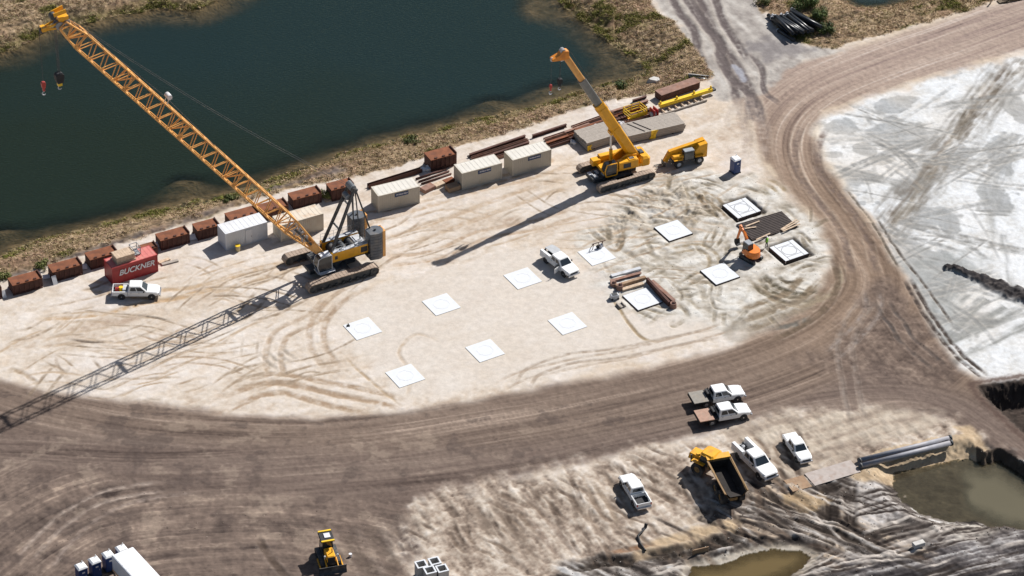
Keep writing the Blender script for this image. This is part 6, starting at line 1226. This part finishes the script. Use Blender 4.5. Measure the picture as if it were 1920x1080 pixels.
# yellow work frame and red bracket
A = G(1182, 229); az = azim((1182, 229), (1216, 218)); t = thing('work_platform', 'bright yellow welded work platform with railings beside the mats', 'platform', (A[0], A[1], 0), az)
m = MB(); m.box((1.4, 1.0, .15), (2.8, 2.0, .12)); m.build('floor', M_('machine_yellow'), t)
m = MB()
for x in (.05, 1.4, 2.75):
    for y in (.05, 1.95): m.box((x, y, .75), (.08, .08, 1.3))
for z in (.5, .9, 1.35):
    for y in (.05, 1.95): m.box((1.4, y, z), (2.8, .06, .10))
    for x in (.05, 2.75): m.box((x, 1.0, z), (.06, 1.9, .10))
m.build('railing', M_('bright_yellow'), t); m = MB(); m.box((1.4, .03, .55), (2.6, .03, .9)); m.build('kick_panel', M_('bright_yellow'), t)
A = G(1221, 226); t = thing('steel_bracket', 'dark red steel bracket beside the yellow work platform', 'bracket', (A[0], A[1], 0), az); m = MB(); m.box((.35, .3, .8), (.12, 1.3, 1.6)); m.box((.9, .3, .8), (.12, 1.3, 1.6)); m.build('cheek_plate', M_('container_red'), t); m = MB(); m.tube((.1, .3, .8), (1.2, .3, .8), .35, 12); m.build('drum', M_('light_grey'), t)
# crane mat stacks
def mats(label, FL, FR, D, n_, H=.28, L=None, grp='stacks of timber crane mats'):
    a = G(*FL); az = azim(FL, FR); L = L or float(np.hypot(*(G(*FR)-a)[:2])); t = thing('crane_mat_stack', label, 'crane mats', (a[0], a[1], 0), az, grp); rr = random.Random(len(label))
    for k in range(n_):
        m = MB(); ox = rr.uniform(-.12, .12); nb = max(4, int(D/.3))
        for j in range(nb): m.box((L/2+ox+rr.uniform(-.05, .05), (j+.5)*D/nb, .12+k*(H+.02)+H/2), (L, D/nb-.025, H-rr.uniform(0, .02)))
        m.build('crane_mat', M_('timber_grey'), t)
    for x in (L*.2, L*.8): m = MB(); m.box((x, D/2, .055), (.25, D, .11)); m.build('bearer', M_('timber_dark'), t)
    return t, L
S1, L1 = mats('grey timber crane mats left of the yellow boom, near its lift cylinder', (1100, 284), (1172, 262), 3.6, 4)
S2, L2_ = mats('long grey timber crane mats right of the yellow boom, a yellow strap round them', (1172, 272), (1284, 246), 3.2, 4)
m = MB(); zz = .12+4*.30
m.box((L2_*.47, -.04, zz/2), (.7, .08, zz)); 
for k in range(5): m.beam((L2_*.40+k*.12, -.1, .1+.25*(k % 2)), (L2_*.54-k*.1, -.1, zz-.2*(k % 3)), .09, .09)
m.build('strap', M_('bright_yellow'), S2)
for x in (L2_*.26, L2_*.36): MB().box((x, 1.6, zz+.03), (.08, 3.1, .05), rz=.5).build('timber_batten', M_('timber_dark'), S2)
m = MB(); m.box((.35, -.05, .5), (.5, .1, .7)); m.beam((.1, -.12, .1), (.7, -.12, .9), .09, .09); m.beam((.7, -.12, .1), (.1, -.12, .9), .09, .09); m.build('strap', M_('bright_yellow'), S1)
# loose pale bundles beside the mats
for k, (px, py, w_, l_) in enumerate(((1085, 262, .7, 'crumpled white plastic bundle left of the timber mats'), (1074, 268, .6, 'smaller crumpled white bundle nearer the beige container'), (1118, 240, .8, 'white plastic bundle between the rust beams and mats'), (1166, 234, .7, 'white plastic bundle beside the yellow boom'), (798, 317, .9, 'white sack left of the tall rusty box'))):
    bm_ = MB(); rr = random.Random(k); g = G(px, py)
    for q_ in range(5): bm_.cbox((rr.uniform(-.5, .5)*w_, rr.uniform(-.5, .5)*w_, .18+rr.uniform(0, .12)), (w_*rr.uniform(.5, .9), w_*rr.uniform(.4, .8), .36), .1, rz=rr.uniform(0, 3))
    tag(bm_.build('plastic_bundle', M_('container_white'), None, (g[0], g[1], 0)), l_, 'bundle')
# short pipes and offcuts between the containers
for k, (a, b, r_) in enumerate((((780, 337), (836, 318), .28), ((785, 342), (842, 322), .25), ((790, 346), (846, 327), .25))):
    beam_px(['outermost', 'middle', 'nearest'][k]+' of three thin rusty pipes between two beige containers', a, b, r_, r_, .02, 'tube', 'rust_dark', 'steel_pipe', 'steel pipe', 'thin pipes between the containers')
for k, (a, b, w_, h, l_) in enumerate((((792, 361), (812, 351), 1.1, .55, 'pale rust steel block right of the nearest beige container'), ((814, 352), (833, 344), .9, .4, 'flat pale offcut plate between two beige containers'), ((832, 345), (850, 338), .8, .45, 'rusty steel offcut lying left of the middle container'), ((838, 359), (860, 352), 1.2, .75, 'brown rounded steel cap against the middle container'))):
    beam_px(l_, a, b, w_, h, .0, 'box', ('rust_pale', 'timber_pale', 'rust', 'ply')[k], 'steel_offcut', 'offcut')
# timber on the sand near the red container
for k, (a, b, l_) in enumerate((((298, 494), (318, 486), 'upper pale plank beside the red container'), ((303, 497), (334, 489), 'lower longer plank beside the red container'))): beam_px(l_, a, b, .5, .18, .0, 'box', ('timber_pale', 'timber_grey')[k], 'timber_plank', 'plank')
beam_px('row of pale sleepers behind the black mast', (608, 376), (640, 366), 1.2, .15, 0, 'box', 'timber_pale', 'timber_sleeper', 'timber')

# ================================================================== footings
names = {1: 'first', 2: 'second', 3: 'third', 4: 'fourth', 5: 'fifth', 6: 'sixth'}
plab = {('P', 1): 'white footing nearest the big crawler crane, a dark spot in one corner', ('P', 2): 'white footing between the corner-spotted one and the utility truck', ('P', 3): 'white footing partly in the shade of the utility truck', ('P', 4): 'white footing with a small metal frame standing on its back corner', ('P', 5): 'plain white footing far from the road, behind the excavator on its left', ('P', 6): 'white footing with an octagonal joint, farthest back by the dark formwork',
        ('Q', 1): 'white footing closest to the haul road at the left', ('Q', 2): 'white footing second from left in the row along the haul road', ('Q', 3): 'white footing directly left of the one boxed in by brown beams', ('Q', 4): 'white footing boxed in by brown beams on two sides', ('Q', 5): 'plain white footing just in front of the orange excavator', ('Q', 6): 'white footing with an octagonal joint beside the haul road bend'}
for (r_, i_), c_ in PADC.items():
    hh = .20 if i_ == 6 else (.22 if (i_ == 5 or (r_, i_) == ('Q', 4)) else .07); zb = -.38 if i_ == 6 else (-.12 if i_ == 5 or (r_, i_) == ('Q', 4) else -.02)
    c_ = (c_[0], c_[1]); t = thing('footing', plab[(r_, i_)], 'footing', (c_[0], c_[1], zb), TH, 'white square concrete footings'); zt = hh+(.3 if i_ == 6 else 0); S_ = 3.62
    m = MB(); m.box((0, 0, zt/2), (S_, S_, zt)); m.build('slab', M_('concrete_white'), t)
    if hh > .1:
        for s in (-1, 1): m = MB(); m.box((0, s*(S_/2+.03), zt/2-.02), (S_+.12, .05, zt-.02)); m.build('form_board', M_('timber_dark'), t); m = MB(); m.box((s*(S_/2+.03), 0, zt/2-.02), (.05, S_, zt-.02)); m.build('form_board', M_('timber_dark'), t)
    o8 = [(math.cos(math.pi/8+k*math.pi/4)*1.05, math.sin(math.pi/8+k*math.pi/4)*1.05) for k in range(8)]
    m = MB(); wj = .06 if i_ == 6 else .02
    for a, b in zip(o8, o8[1:]+o8[:1]): m.beam((a[0], a[1], zt+.004), (b[0], b[1], zt+.004), wj, .012)
    if i_ == 6:
        for s in (-1, 1): m.box((s*1.15, 0, zt+.003), (wj, S_-.05, .012)); m.box((s*.97, 0, zt+.003), (.0+wj, 2.0, .01)) if False else None
        for s in (-1, 1): m.box((0, s*1.15, zt+.0035), (2.3, wj, .012))
    m.build('joint', M_('rebar' if i_ == 6 else 'light_grey'), t)
    if i_ == 6:
        for s in (-1, 1): m = MB(); m.beam((s*1.81, -1.85, zt-.15), (s*2.1, -2.15, .42), .1, .1); m.build('brace', M_('timber_dark'), t)
# frame on footing P4 / marker on P1
c_ = PADC[('P', 4)]; g = G(1121, 466, 0); t = thing('test_frame', 'small rusty metal frame standing on the back corner of a white footing', 'frame', (g[0], g[1], .05), .5)
m = MB()
for x in (-.8, .8): m.tube((x, 0, 0), (x*.8, 0, .9), .045, 6); m.tube((x, .5, 0), (x*.8, 0, .9), .045, 6)
m.tube((-.9, 0, .9), (1.1, 0, .9), .05, 6); m.tube((0, 0, .9), (.2, -.3, .4), .045, 6); m.build('frame', M_('rust_dark'), t)
m = MB(); m.tube((0, -.1, .25), (0, .1, .25), .25, 12); m.build('wheel', M_('rubber'), t); m = MB(); m.cbox((.4, 0, .35), (.5, .4, .4), .06); m.build('motor', M_('light_grey'), t)
g = G(653, 611, .05); m = MB(); m.tube((0, 0, 0), (0, 0, .35), .12, 8, .06); m.box((0, 0, .02), (.4, .4, .04)); tag(m.build('survey_marker', M_('bed_black'), None, (g[0], g[1], .05)), 'small dark survey marker in the corner of the leftmost back footing', 'marker')
# brown beams and kit round the boxed-in footing
gq = 'brown beams around one footing'
beam_px('pale topped beam farthest from the footing it boxes in', (1146, 520), (1201, 505), .55, .3, 0, 'box', 'light_grey', 'formwork_beam', 'beam', gq)
beam_px('thin brown beam behind the boxed-in footing, upper one', (1144, 531), (1202, 515), .45, .4, 0, 'I', 'rust_pale', 'formwork_beam', 'beam', gq)
beam_px('brown beam behind the boxed-in footing with cut pale end', (1154, 540), (1210, 523), .5, .45, 0, 'box', 'ply', 'formwork_beam', 'beam', gq)
beam_px('pale brown beam touching the back of the boxed-in footing', (1166, 546), (1206, 534), .55, .35, 0, 'box', 'timber_pale', 'formwork_beam', 'beam', gq)
beam_px('long dark brown beam along the right side of the boxed-in footing', (1213, 529), (1255, 575), .35, .75, 0, 'box', 'rust_dark', 'formwork_beam', 'beam', gq)
beam_px('outer pale brown beam right of the boxed-in footing', (1222, 530), (1264, 568), .5, .4, 0, 'I', 'rust_pale', 'formwork_beam', 'beam', gq)
for k, (px, py, l_) in enumerate(((1262, 577, 'brown drum shaped cap at the lower end of the long brown beam'), (1162, 543, 'ribbed brown pipe cap at the left end of the brown beams'), (1150, 536, 'smaller brown cap left of the ribbed one'))):
    g = G(px, py); m = MB(); m.tube((0, 0, .0), (0, 0, .75 if k < 2 else .5), .48, 14, .40); m.tube((0, 0, .75 if k < 2 else .5), (.25, .1, .8 if k < 2 else .55), .25, 10); tag(m.build('pipe_cap', M_('rust_pale'), None, (g[0], g[1], 0)), l_, 'pipe cap')
g = G(1152, 560); t = thing('generator', 'small grey generator left of the boxed-in footing', 'generator', g, .3); m = MB(); m.cbox((0, 0, .4), (1.1, .7, .6), .06); m.build('housing', M_('light_grey'), t); m = MB(); m.box((.0, 0, .72), (.7, .5, .06)); m.build('lid', M_('dark_steel'), t)
for s in (-1, 1): m = MB(); m.tube((s*.4, -.38, .16), (s*.4, .38, .16), .16, 10); m.build('wheel', M_('rubber'), t)
g = G(1164, 574); m = MB(); m.box((0, 0, .1), (1.1, .9, .12)); m.box((-.35, 0, .25), (.14, .9, .18)); m.box((.35, 0, .25), (.14, .9, .18)); tag(m.build('pallet', M_('timber_grey'), None, g, .5), 'small timber pallet below the grey generator', 'pallet')
# dark formwork panels with planks
cP = [G(*q_) for q_ in ((1400, 432), (1466, 401), (1498, 425), (1412, 452))]
A = G(1411, 453); az = azim((1411, 453), (1496, 428)); L = float(np.hypot(*(G(1496, 428)-A)[:2])); t = thing('formwork_panel', 'large dark formwork panel lying flat between the two octagon footings', 'formwork panel', (A[0], A[1], 0), az)
m = MB(); m.box((L/2, 2.1, .14), (L, 4.0, .2)); m.build('face', M_('timber_dark'), t)
for k in range(12): m = MB(); m.box((L/2, .3+k*.33, .27), (L-.2, .07, .07)); m.build('batten', M_('timber_dark'), t)
for k, (a, b, l_) in enumerate((((1464, 431), (1494, 412), 'uppermost pale plank fanned out on the dark panel'), ((1466, 432), (1498, 415), 'second pale plank fanned out on the dark panel'), ((1468, 434), (1500, 420), 'lowest pale plank fanned out on the dark panel'), ((1398, 425), (1424, 415), 'short pale plank on the left end of the dark panel'), ((1396, 429), (1418, 426), 'thin pale plank below the short one on the dark panel'), ((1418, 450), (1444, 438), 'pale plank along the front edge of the dark panel'))):
    beam_px(l_, a, b, .22, .08, .32, 'box', 'timber_pale', 'timber_plank', 'plank', 'planks on the dark formwork panel')

# ================================================================== portable toilets
def toilet(label, px, py, az=.55, grp=None):
    g = G(px, py); t = thing('portable_toilet', label, 'portable toilet', g, az, grp)
    m = MB(); m.box((0, 0, .06), (1.16, 1.2, .12)); m.build('base', M_('black_plastic'), t)
    m = MB(); m.cbox((0, 0, 1.1), (1.08, 1.12, 2.0), .05); m.build('cabin', M_('toilet_blue'), t)
    m = MB(); m.box((0, -.57, 1.05), (.72, .03, 1.8)); d = m.build('door', M_('toilet_blue'), t); m = MB(); m.box((0, -.595, 1.6), (.34, .02, .2)); m.build('label_plate', M_('letter_white'), d); m = MB(); m.box((.28, -.6, 1.1), (.05, .04, .14)); m.build('handle', M_('light_grey'), d)
    m = MB(); rgs = [[(-.58, -.6, 2.06), (.58, -.6, 2.06), (.58, .6, 2.06), (-.58, .6, 2.06)], [(-.58, -.6, 2.14), (.58, -.6, 2.14), (.58, .6, 2.14), (-.58, .6, 2.14)], [(-.4, -.46, 2.28), (.4, -.46, 2.28), (.4, .46, 2.28), (-.4, .46, 2.28)]]; m.loft(rgs); m.build('roof', M_('toilet_roof'), t)
    m = MB(); m.tube((.35, .4, 2.1), (.35, .4, 2.5), .05, 8); m.build('vent_pipe', M_('toilet_roof'), t); return t
toilet('single blue portable toilet with a white roof beside the haul road bend', 1378, 322)
tls = ['leftmost blue portable toilet in the row of four', 'second blue portable toilet from the left of the row', 'third blue portable toilet from the left of the row', 'last blue portable toilet of the row, nearest the white trailer']
for k in range(4): toilet(tls[k], 154+k*25.2, 1089-k*11.2, .58, 'row of portable toilets at the bottom edge')
# white trailer cut by the bottom edge
A = G(238, 1072); aT = azim((205, 1040), (272, 1120)); t = thing('box_trailer', 'long white box trailer beside the row of toilets, cut by the bottom edge', 'trailer', (A[0], A[1], 0), aT+math.pi)
g = G(229, 1033, 3.2); g2 = G(300, 1110, 3.2); aT = math.atan2(g2[1]-g[1], g2[0]-g[0]); t.rotation_euler = (0, 0, aT); t.location = (g[0], g[1], 0)
m = MB(); m.cbox((5.2, 0, 2.05), (10.4, 2.75, 2.3), .06); m.build('box_body', M_('trailer_white'), t); m = MB(); m.box((5.2, 0, 3.21), (10.2, 2.5, .04)); m.build('roof', M_('trailer_white'), t)
for k in range(12): m = MB(); m.box((.5+k*.85, 0, 3.24), (.06, 2.4, .03)); m.build('roof_rib', M_('trailer_white'), t)
m = MB(); m.box((5.2, -1.39, 1.1), (10.3, .03, .18)); m.build('side_stripe', M_('boom_orange'), t)
for x in (7.4, 8.6):
    for s in (-1, 1): wheel(t, x, s*1.15, .5, .35, .5, 'light_grey', s)
m = MB(); m.beam((0, -.6, .6), (-1.4, 0, .6), .12, .16); m.beam((0, .6, .6), (-1.4, 0, .6), .12, .16); m.build('drawbar', M_('dark_steel'), t)

# ================================================================== concrete boxes
cbx = [(790, 1058, 'concrete catch box at the back left of the group of four'), (815, 1052, 'concrete catch box at the back right of the group of four'), (806, 1069, 'concrete catch box at the front left of the group of four'), (829, 1066, 'concrete catch box at the front right of the group of four')]
for px, py, l_ in cbx:
    g = G(px, py, 1.8); t = thing('concrete_box', l_, 'concrete box', (g[0], g[1], 0), .38, 'open concrete boxes at the bottom edge')
    m = MB()
    for s in (-1, 1): m.box((s*.53, 0, .9), (.14, 1.2, 1.8)); m.box((0, s*.53, .9), (.92, .14, 1.8))
    m.box((0, 0, .06), (.92, .92, .12)); m.build('box_wall', M_('concrete'), t)
    m = MB()
    for s in (-1, 1): m.box((s*.55, 0, 1.83), (.18, 1.28, .07)); m.box((0, s*.55, 1.83), (.92, .18, .07))
    m.build('rim', M_('concrete_white'), t)
g = G(1, 1); 
for k, (px, py, s_, l_, mt) in enumerate(((657, 1044, .32, 'white bucket standing right of the bulldozer', 'container_white'),)):
    g = G(px, py); m = MB(); m.tube((0, 0, 0), (0, 0, .42), .16, 12, .19); m.tube((0, 0, .42), (0, 0, .45), .2, 12); tag(m.build('bucket', M_(mt), None, g), l_, 'bucket')

# ================================================================== culvert pipes and plates, bottom right
def pipe_px(label, a, b, r, mt, grp, th=.06, z=0.0, bands=0):
    A = G(a[0], a[1], z+r); B = G(b[0], b[1], z+r); az = math.atan2(B[1]-A[1], B[0]-A[0]); L = float(np.hypot(*(B-A)[:2])); t = thing('culvert_pipe', label, 'pipe', (A[0], A[1], z+r), az, grp)
    m = MB(); m.pipe((0, 0, 0), (L, 0, 0), r, th, 20); m.build('pipe_wall', M_(mt), t)
    m = MB(); m.pipe((-.02, 0, 0), (.25, 0, 0), r+.05, .08, 20); m.build('collar', M_('dark_steel'), t)
    m = MB(); m.pipe((L-.25, 0, 0), (L+.02, 0, 0), r+.05, .08, 20); m.build('collar', M_('dark_steel'), t)
    return t
pipe_px('long grey culvert pipe, farther one of the pair', (1610, 864), (1783, 821), .33, 'pipe_grey', 'two culvert pipes side by side')
pipe_px('long grey culvert pipe, nearer one of the pair', (1612, 874), (1785, 830), .33, 'pipe_grey', 'two culvert pipes side by side')
beam_px('rusty steel road plate with orange stain, left of the culvert pipes', (1478, 912), (1514, 902), 2.3, .06, .05, 'box', 'ply', 'steel_plate', 'steel plate')
beam_px('larger grey brown steel road plate touching the culvert pipes', (1518, 900), (1604, 874), 2.5, .06, .06, 'box', 'plate_grey', 'steel_plate', 'steel plate')
beam_px('brown plywood board shoring the yellow sand ledge', (1298, 1043), (1328, 1036), .12, .9, -.35, 'box', 'ply', 'plywood_board', 'board')
beam_px('pale concrete block on the mud at the lower right', (1712, 1026), (1732, 1020), .7, .5, .1, 'box', 'rock', 'concrete_block', 'block')
P_ = [G(1210, 990), G(1204, 998), G(1196, 1006), G(1200, 1020), G(1210, 1034)]
m = MB()
for a, b in zip(P_[:-1], P_[1:]): m.tube((a[0]-P_[0][0], a[1]-P_[0][1], .12), (b[0]-P_[0][0], b[1]-P_[0][1], .12), .13, 8)
m.tube((0, 0, .12), (.1, .2, .5), .2, 10); tag(m.build('suction_hose', M_('bed_black'), None, (P_[0][0], P_[0][1], 0)), 'black suction hose curling over the sand below the lone pickup', 'hose')

# ================================================================== black pipe stack and plants, top right
rr = random.Random(4); A = G(1440, 28); aP = azim((1440, 20), (1490, 62))
t0_ = azim((1445, 10), (1520, 60))
def black_pipe(px, py, L, r, z, label, grp='black plastic pipes in a heap'):
    g = G(px, py, z); ang = azim((1456, 50), (1492, 72))
    ang += rr.uniform(-.22, .22) if grp else 0
    t = thing('plastic_pipe', label, 'pipe', (g[0]+math.cos(ang)*-L/2, g[1]+math.sin(ang)*-L/2, z), ang+rr.uniform(-.05, .05), grp)
    m = MB(); m.pipe((0, 0, 0), (L, 0, 0), r, .04, 12); m.build('pipe_wall', M_('pipe_black'), t); m = MB(); m.pipe((-.01, 0, 0), (.12, 0, 0), r+.03, .05, 12); m.build('socket', M_('light_grey' if rr.random() < .4 else 'pipe_black'), t)
gx = [(1448, 24), (1455, 21), (1462, 18), (1469, 15), (1476, 12), (1483, 9), (1490, 14), (1497, 17), (1504, 24), (1511, 28)]
k = 0
for lay_ in range(3):
    for j in range(9-lay_):
        f = (j+lay_*.5)/8.0; px = 1462+f*52; py = 46-f*14+6*math.sin(f*3); z = .3+lay_*.48
        black_pipe(px+rr.uniform(-3, 3), py+rr.uniform(-2, 2), 5.6+rr.uniform(-.4, .4), .28, z, 'one black plastic pipe in the big heap beside the green bush'); k += 1
black_pipe(1474, 66, 3.6, .26, .27, 'single black pipe lying apart in front of the pipe heap', None)
for o in list(COL.objects):
    if o.name.startswith('plastic_pipe') and 'single' in o.get('label', '') and 'group' in o: del o['group']

# ================================================================== person
def person(label, loc, rz, z=0):
    t = thing('person', label, 'person', loc, rz)
    J = {'pel': (0, 0, .93, .135), 'ch': (.02, 0, 1.28, .16), 'nk': (.04, 0, 1.47, .07), 'hd': (.05, 0, 1.62, .09), 'tp': (.06, 0, 1.71, .07)}
    vs = []; es = []; rs = []
    def V(x, y, z_, r_): vs.append((x, y, z_)); rs.append(r_); return len(vs)-1
    p = V(0, 0, .95, .13); c = V(.02, 0, 1.3, .155); n_ = V(.04, 0, 1.5, .06); h = V(.06, 0, 1.62, .095); tp_ = V(.06, 0, 1.72, .075); es += [(p, c), (c, n_), (n_, h), (h, tp_)]
    for s in (-1, 1):
        a = V(0, s*.1, .86, .095); b = V(.06 if s > 0 else -.04, s*.12, .48, .07); d = V(.0 if s > 0 else -.12, s*.13, .08, .05); e = V(.16 if s > 0 else .04, s*.14, .04, .045); es += [(p, a), (a, b), (b, d), (d, e)]
        a = V(.02, s*.2, 1.42, .065); b = V(.05, s*.26, 1.15, .05); d = V(.25, s*.2, 1.02, .04); e = V(.33, s*.17, 1.02, .035); es += [(c, a), (a, b), (b, d), (d, e)]
    me_ = bpy.data.meshes.new('body'); me_.from_pydata(vs, es, []); o = bpy.data.objects.new('body', me_); COL.objects.link(o); o.parent = t
    sk = o.modifiers.new('skin', 'SKIN')
    for i, r_ in enumerate(rs): me_.skin_vertices[0].data[i].radius = (r_, r_)
    me_.skin_vertices[0].data[0].use_root = True
    o.modifiers.new('sub', 'SUBSURF').levels = 1; me_.materials.append(M_('cloth_dark'))
    dg = bpy.context.evaluated_depsgraph_get(); m2 = bpy.data.meshes.new_from_object(o.evaluated_get(dg)); o.modifiers.clear(); o.data = m2
    m2.materials.clear(); m2.materials.append(M_('cloth_dark')); m2.materials.append(M_('skin'))
    for f in m2.polygons:
        f.use_smooth = True
        if f.center.z > 1.5 or (f.center.x > .27 and f.center.z > .9): f.material_index = 1
    m = MB(); rg = []
    for z_, rx, ry in ((.9, .19, .21), (1.1, .19, .22), (1.3, .20, .25), (1.42, .15, .24), (1.48, .09, .12)): rg.append([(.02+rx*math.cos(a), ry*math.sin(a), z_) for a in [2*math.pi*i/14 for i in range(14)]])
    m.loft(rg, True); m.build('vest', M_('vest_green'), t)
    m = MB(); rg = []
    for z_, r_ in ((1.68, .17), (1.69, .13), (1.76, .12), (1.82, .07), (1.84, .01)): rg.append([(.07+r_*math.cos(a), r_*math.sin(a), z_) for a in [2*math.pi*i/12 for i in range(12)]])
    m.loft(rg, True); m.build('hard_hat', M_('container_white'), t); return t
g = G(1437, 464); person('person in a bright green vest and pale hard hat beside the dark panel', (g[0], g[1], 0), 2.6)

# ================================================================== shrubs and bits on the banks
def shrub(label, px, py, r, h, cols=((62, 84, 30), (88, 108, 44), (116, 130, 60)), n_=900, seed=1, grp='shrubs on the banks', nm='shrub'):
    g = G(px, py); z0 = height(g[0], g[1]); rr = np.random.RandomState(seed); t = thing(nm, label, 'shrub', (g[0], g[1], z0), 0, grp)
    m = MB(); rs_ = random.Random(seed)
    for k in range(6): a = k*1.05; m.tube((0, 0, -.05), (math.cos(a)*r*.5, math.sin(a)*r*.5, h*.6), .035, 5, .012)
    m.build('stem', M_('bark'), t)
    cl = [(rs_.uniform(-.6, .6)*r, rs_.uniform(-.6, .6)*r, h*rs_.uniform(.35, .75), r*rs_.uniform(.35, .6)) for _ in range(7)]
    vs = np.zeros((n_*4, 3)); i = 0
    for k in range(n_):
        c = cl[rr.randint(7)]; d = rr.normal(size=3); d /= np.linalg.norm(d); p = np.array(c[:3])+d*c[3]*rr.uniform(.5, 1.05)*np.array([1, 1, .8]); p[2] = max(p[2], .03)
        a = rr.normal(size=3); a -= a.dot(d)*d*.7; a /= np.linalg.norm(a); b = np.cross(d+rr.normal(size=3)*.4, a); b /= np.linalg.norm(b)+1e-6; s = rr.uniform(.05, .12)
        vs[4*k:4*k+4] = [p-a*s-b*s*.5, p+a*s-b*s*.5, p+a*s*.7+b*s*.6, p-a*s*.7+b*s*.6]
    me_ = bpy.data.meshes.new('foliage'); me_.from_pydata(vs.tolist(), [], [(4*k, 4*k+1, 4*k+2, 4*k+3) for k in range(n_)])
    ca = me_.color_attributes.new('tint', 'FLOAT_COLOR', 'POINT'); A_ = np.array([lin(c)/K_EXP for c in cols]); cc = A_[rr.randint(0, len(cols), n_)]*rr.uniform(.8, 1.2, (n_, 1)); ca.data.foreach_set('color', np.concatenate([np.repeat(cc, 4, 0), np.ones((4*n_, 1))], 1).astype(np.float32).ravel())
    if 'leaf' not in MATS:
        mt = bpy.data.materials.new('leaf'); mt.use_nodes = True; nn = mt.node_tree.nodes; a = nn.new('ShaderNodeAttribute'); a.attribute_name = 'tint'; mt.node_tree.links.new(a.outputs['Color'], nn['Principled BSDF'].inputs['Base Color']); nn['Principled BSDF'].inputs['Roughness'].default_value = .8; MATS['leaf'] = mt
    me_.materials.append(MATS['leaf']); o = bpy.data.objects.new('foliage', me_); COL.objects.link(o); o.parent = t; return t
shrub('bright green bush directly behind the black pipe heap, largest one', 1508, 14, 2.4, 1.7, n_=3200, seed=2); shrub('green bush right of the black pipe heap', 1536, 34, 1.7, 1.3, n_=1800, seed=3)
shrub('dark green bush below the right end of the pipe heap', 1548, 58, 1.5, 1.1, n_=1500, seed=4, cols=((48, 68, 26), (70, 90, 36), (100, 116, 54))); shrub('green bush at the top edge left of the pipe heap', 1432, 4, 1.4, .8, n_=900, seed=5, cols=((96, 104, 50), (120, 124, 66)))
shrub('pale green shrub between two rusty boxes behind the mast', 610, 372, 1.3, 1.0, n_=1000, seed=6, cols=((120, 128, 62), (140, 142, 78), (92, 104, 44)))
shrub('small dark green shrub at the shore in the middle of the near bank', 772, 262, 1.4, .7, n_=800, seed=7, cols=((74, 86, 30), (96, 104, 40))); shrub('green shrub on the shoal below the telescopic boom tip', 1168, 152, 1.2, .8, n_=800, seed=8, cols=((64, 84, 28), (88, 104, 40)))
shrub('low green shrub at the shore by the leftmost rusty boxes', 10, 520, 1.3, .6, n_=700, seed=9, cols=((110, 118, 50), (134, 136, 72))); shrub('low green shrub on the bank above the second rusty box', 75, 500, 1.2, .6, n_=700, seed=10, cols=((110, 118, 50), (134, 136, 72)))
shrub('low green shrub on the bank left of the boom', 432, 372, 1.2, .6, n_=700, seed=11, cols=((84, 96, 38), (110, 116, 56)))
# culvert crossing under the side track
A = G(1291, 147, -.3); t = thing('culvert_crossing', 'dark round culvert pipe poking from the bank at the end of the pond', 'culvert', (A[0], A[1], -.35), azim((1291, 147), (1338, 152)))
m = MB(); m.pipe((0, 0, 0), (3.2, 0, 0), .4, .05, 16); m.build('pipe_wall', M_('pipe_black'), t); m = MB(); m.box((1.6, .55, .25), (3.4, .14, .5)); m.build('headwall', M_('concrete'), t)
g = G(1228, 150, -.7)
m = MB(); rs_ = random.Random(3)
pr = [(math.cos(a)*rs_.uniform(.8, 1.2), math.sin(a)*rs_.uniform(.6, .9)) for a in [k*math.pi/5 for k in range(10)]]; m.prism(pr, -.4, .25, 'z', .7); tag(m.build('boulder', M_('rock'), None, (g[0], g[1], -.7)), 'pale flat boulder at the water end below the side track', 'boulder')
# top edge stake
g = G(1856, 8); m = MB(); m.beam((0, 0, 0), (.5, .3, 1.4), .16, .16); m.beam((.5, .3, 1.4), (.55, .3, 1.2), .3, .05); tag(m.build('marker_post', M_('timber_pale'), None, g), 'pale wooden marker post leaning at the top edge of the road', 'post')
g = G(1895, 1); m = MB()
for k in range(9): m.tube((rs_.uniform(-2.2, 2.2), rs_.uniform(-.5, .5), .1), (rs_.uniform(-2.2, 2.2), rs_.uniform(-.5, .5), .5), .16, 6, .08)
m.box((0, 0, .12), (4.2, .9, .24)); tag(m.build('brush_pile', M_('bark'), None, g, .4), 'dark pile of brush at the top edge beside the road', 'brush pile')
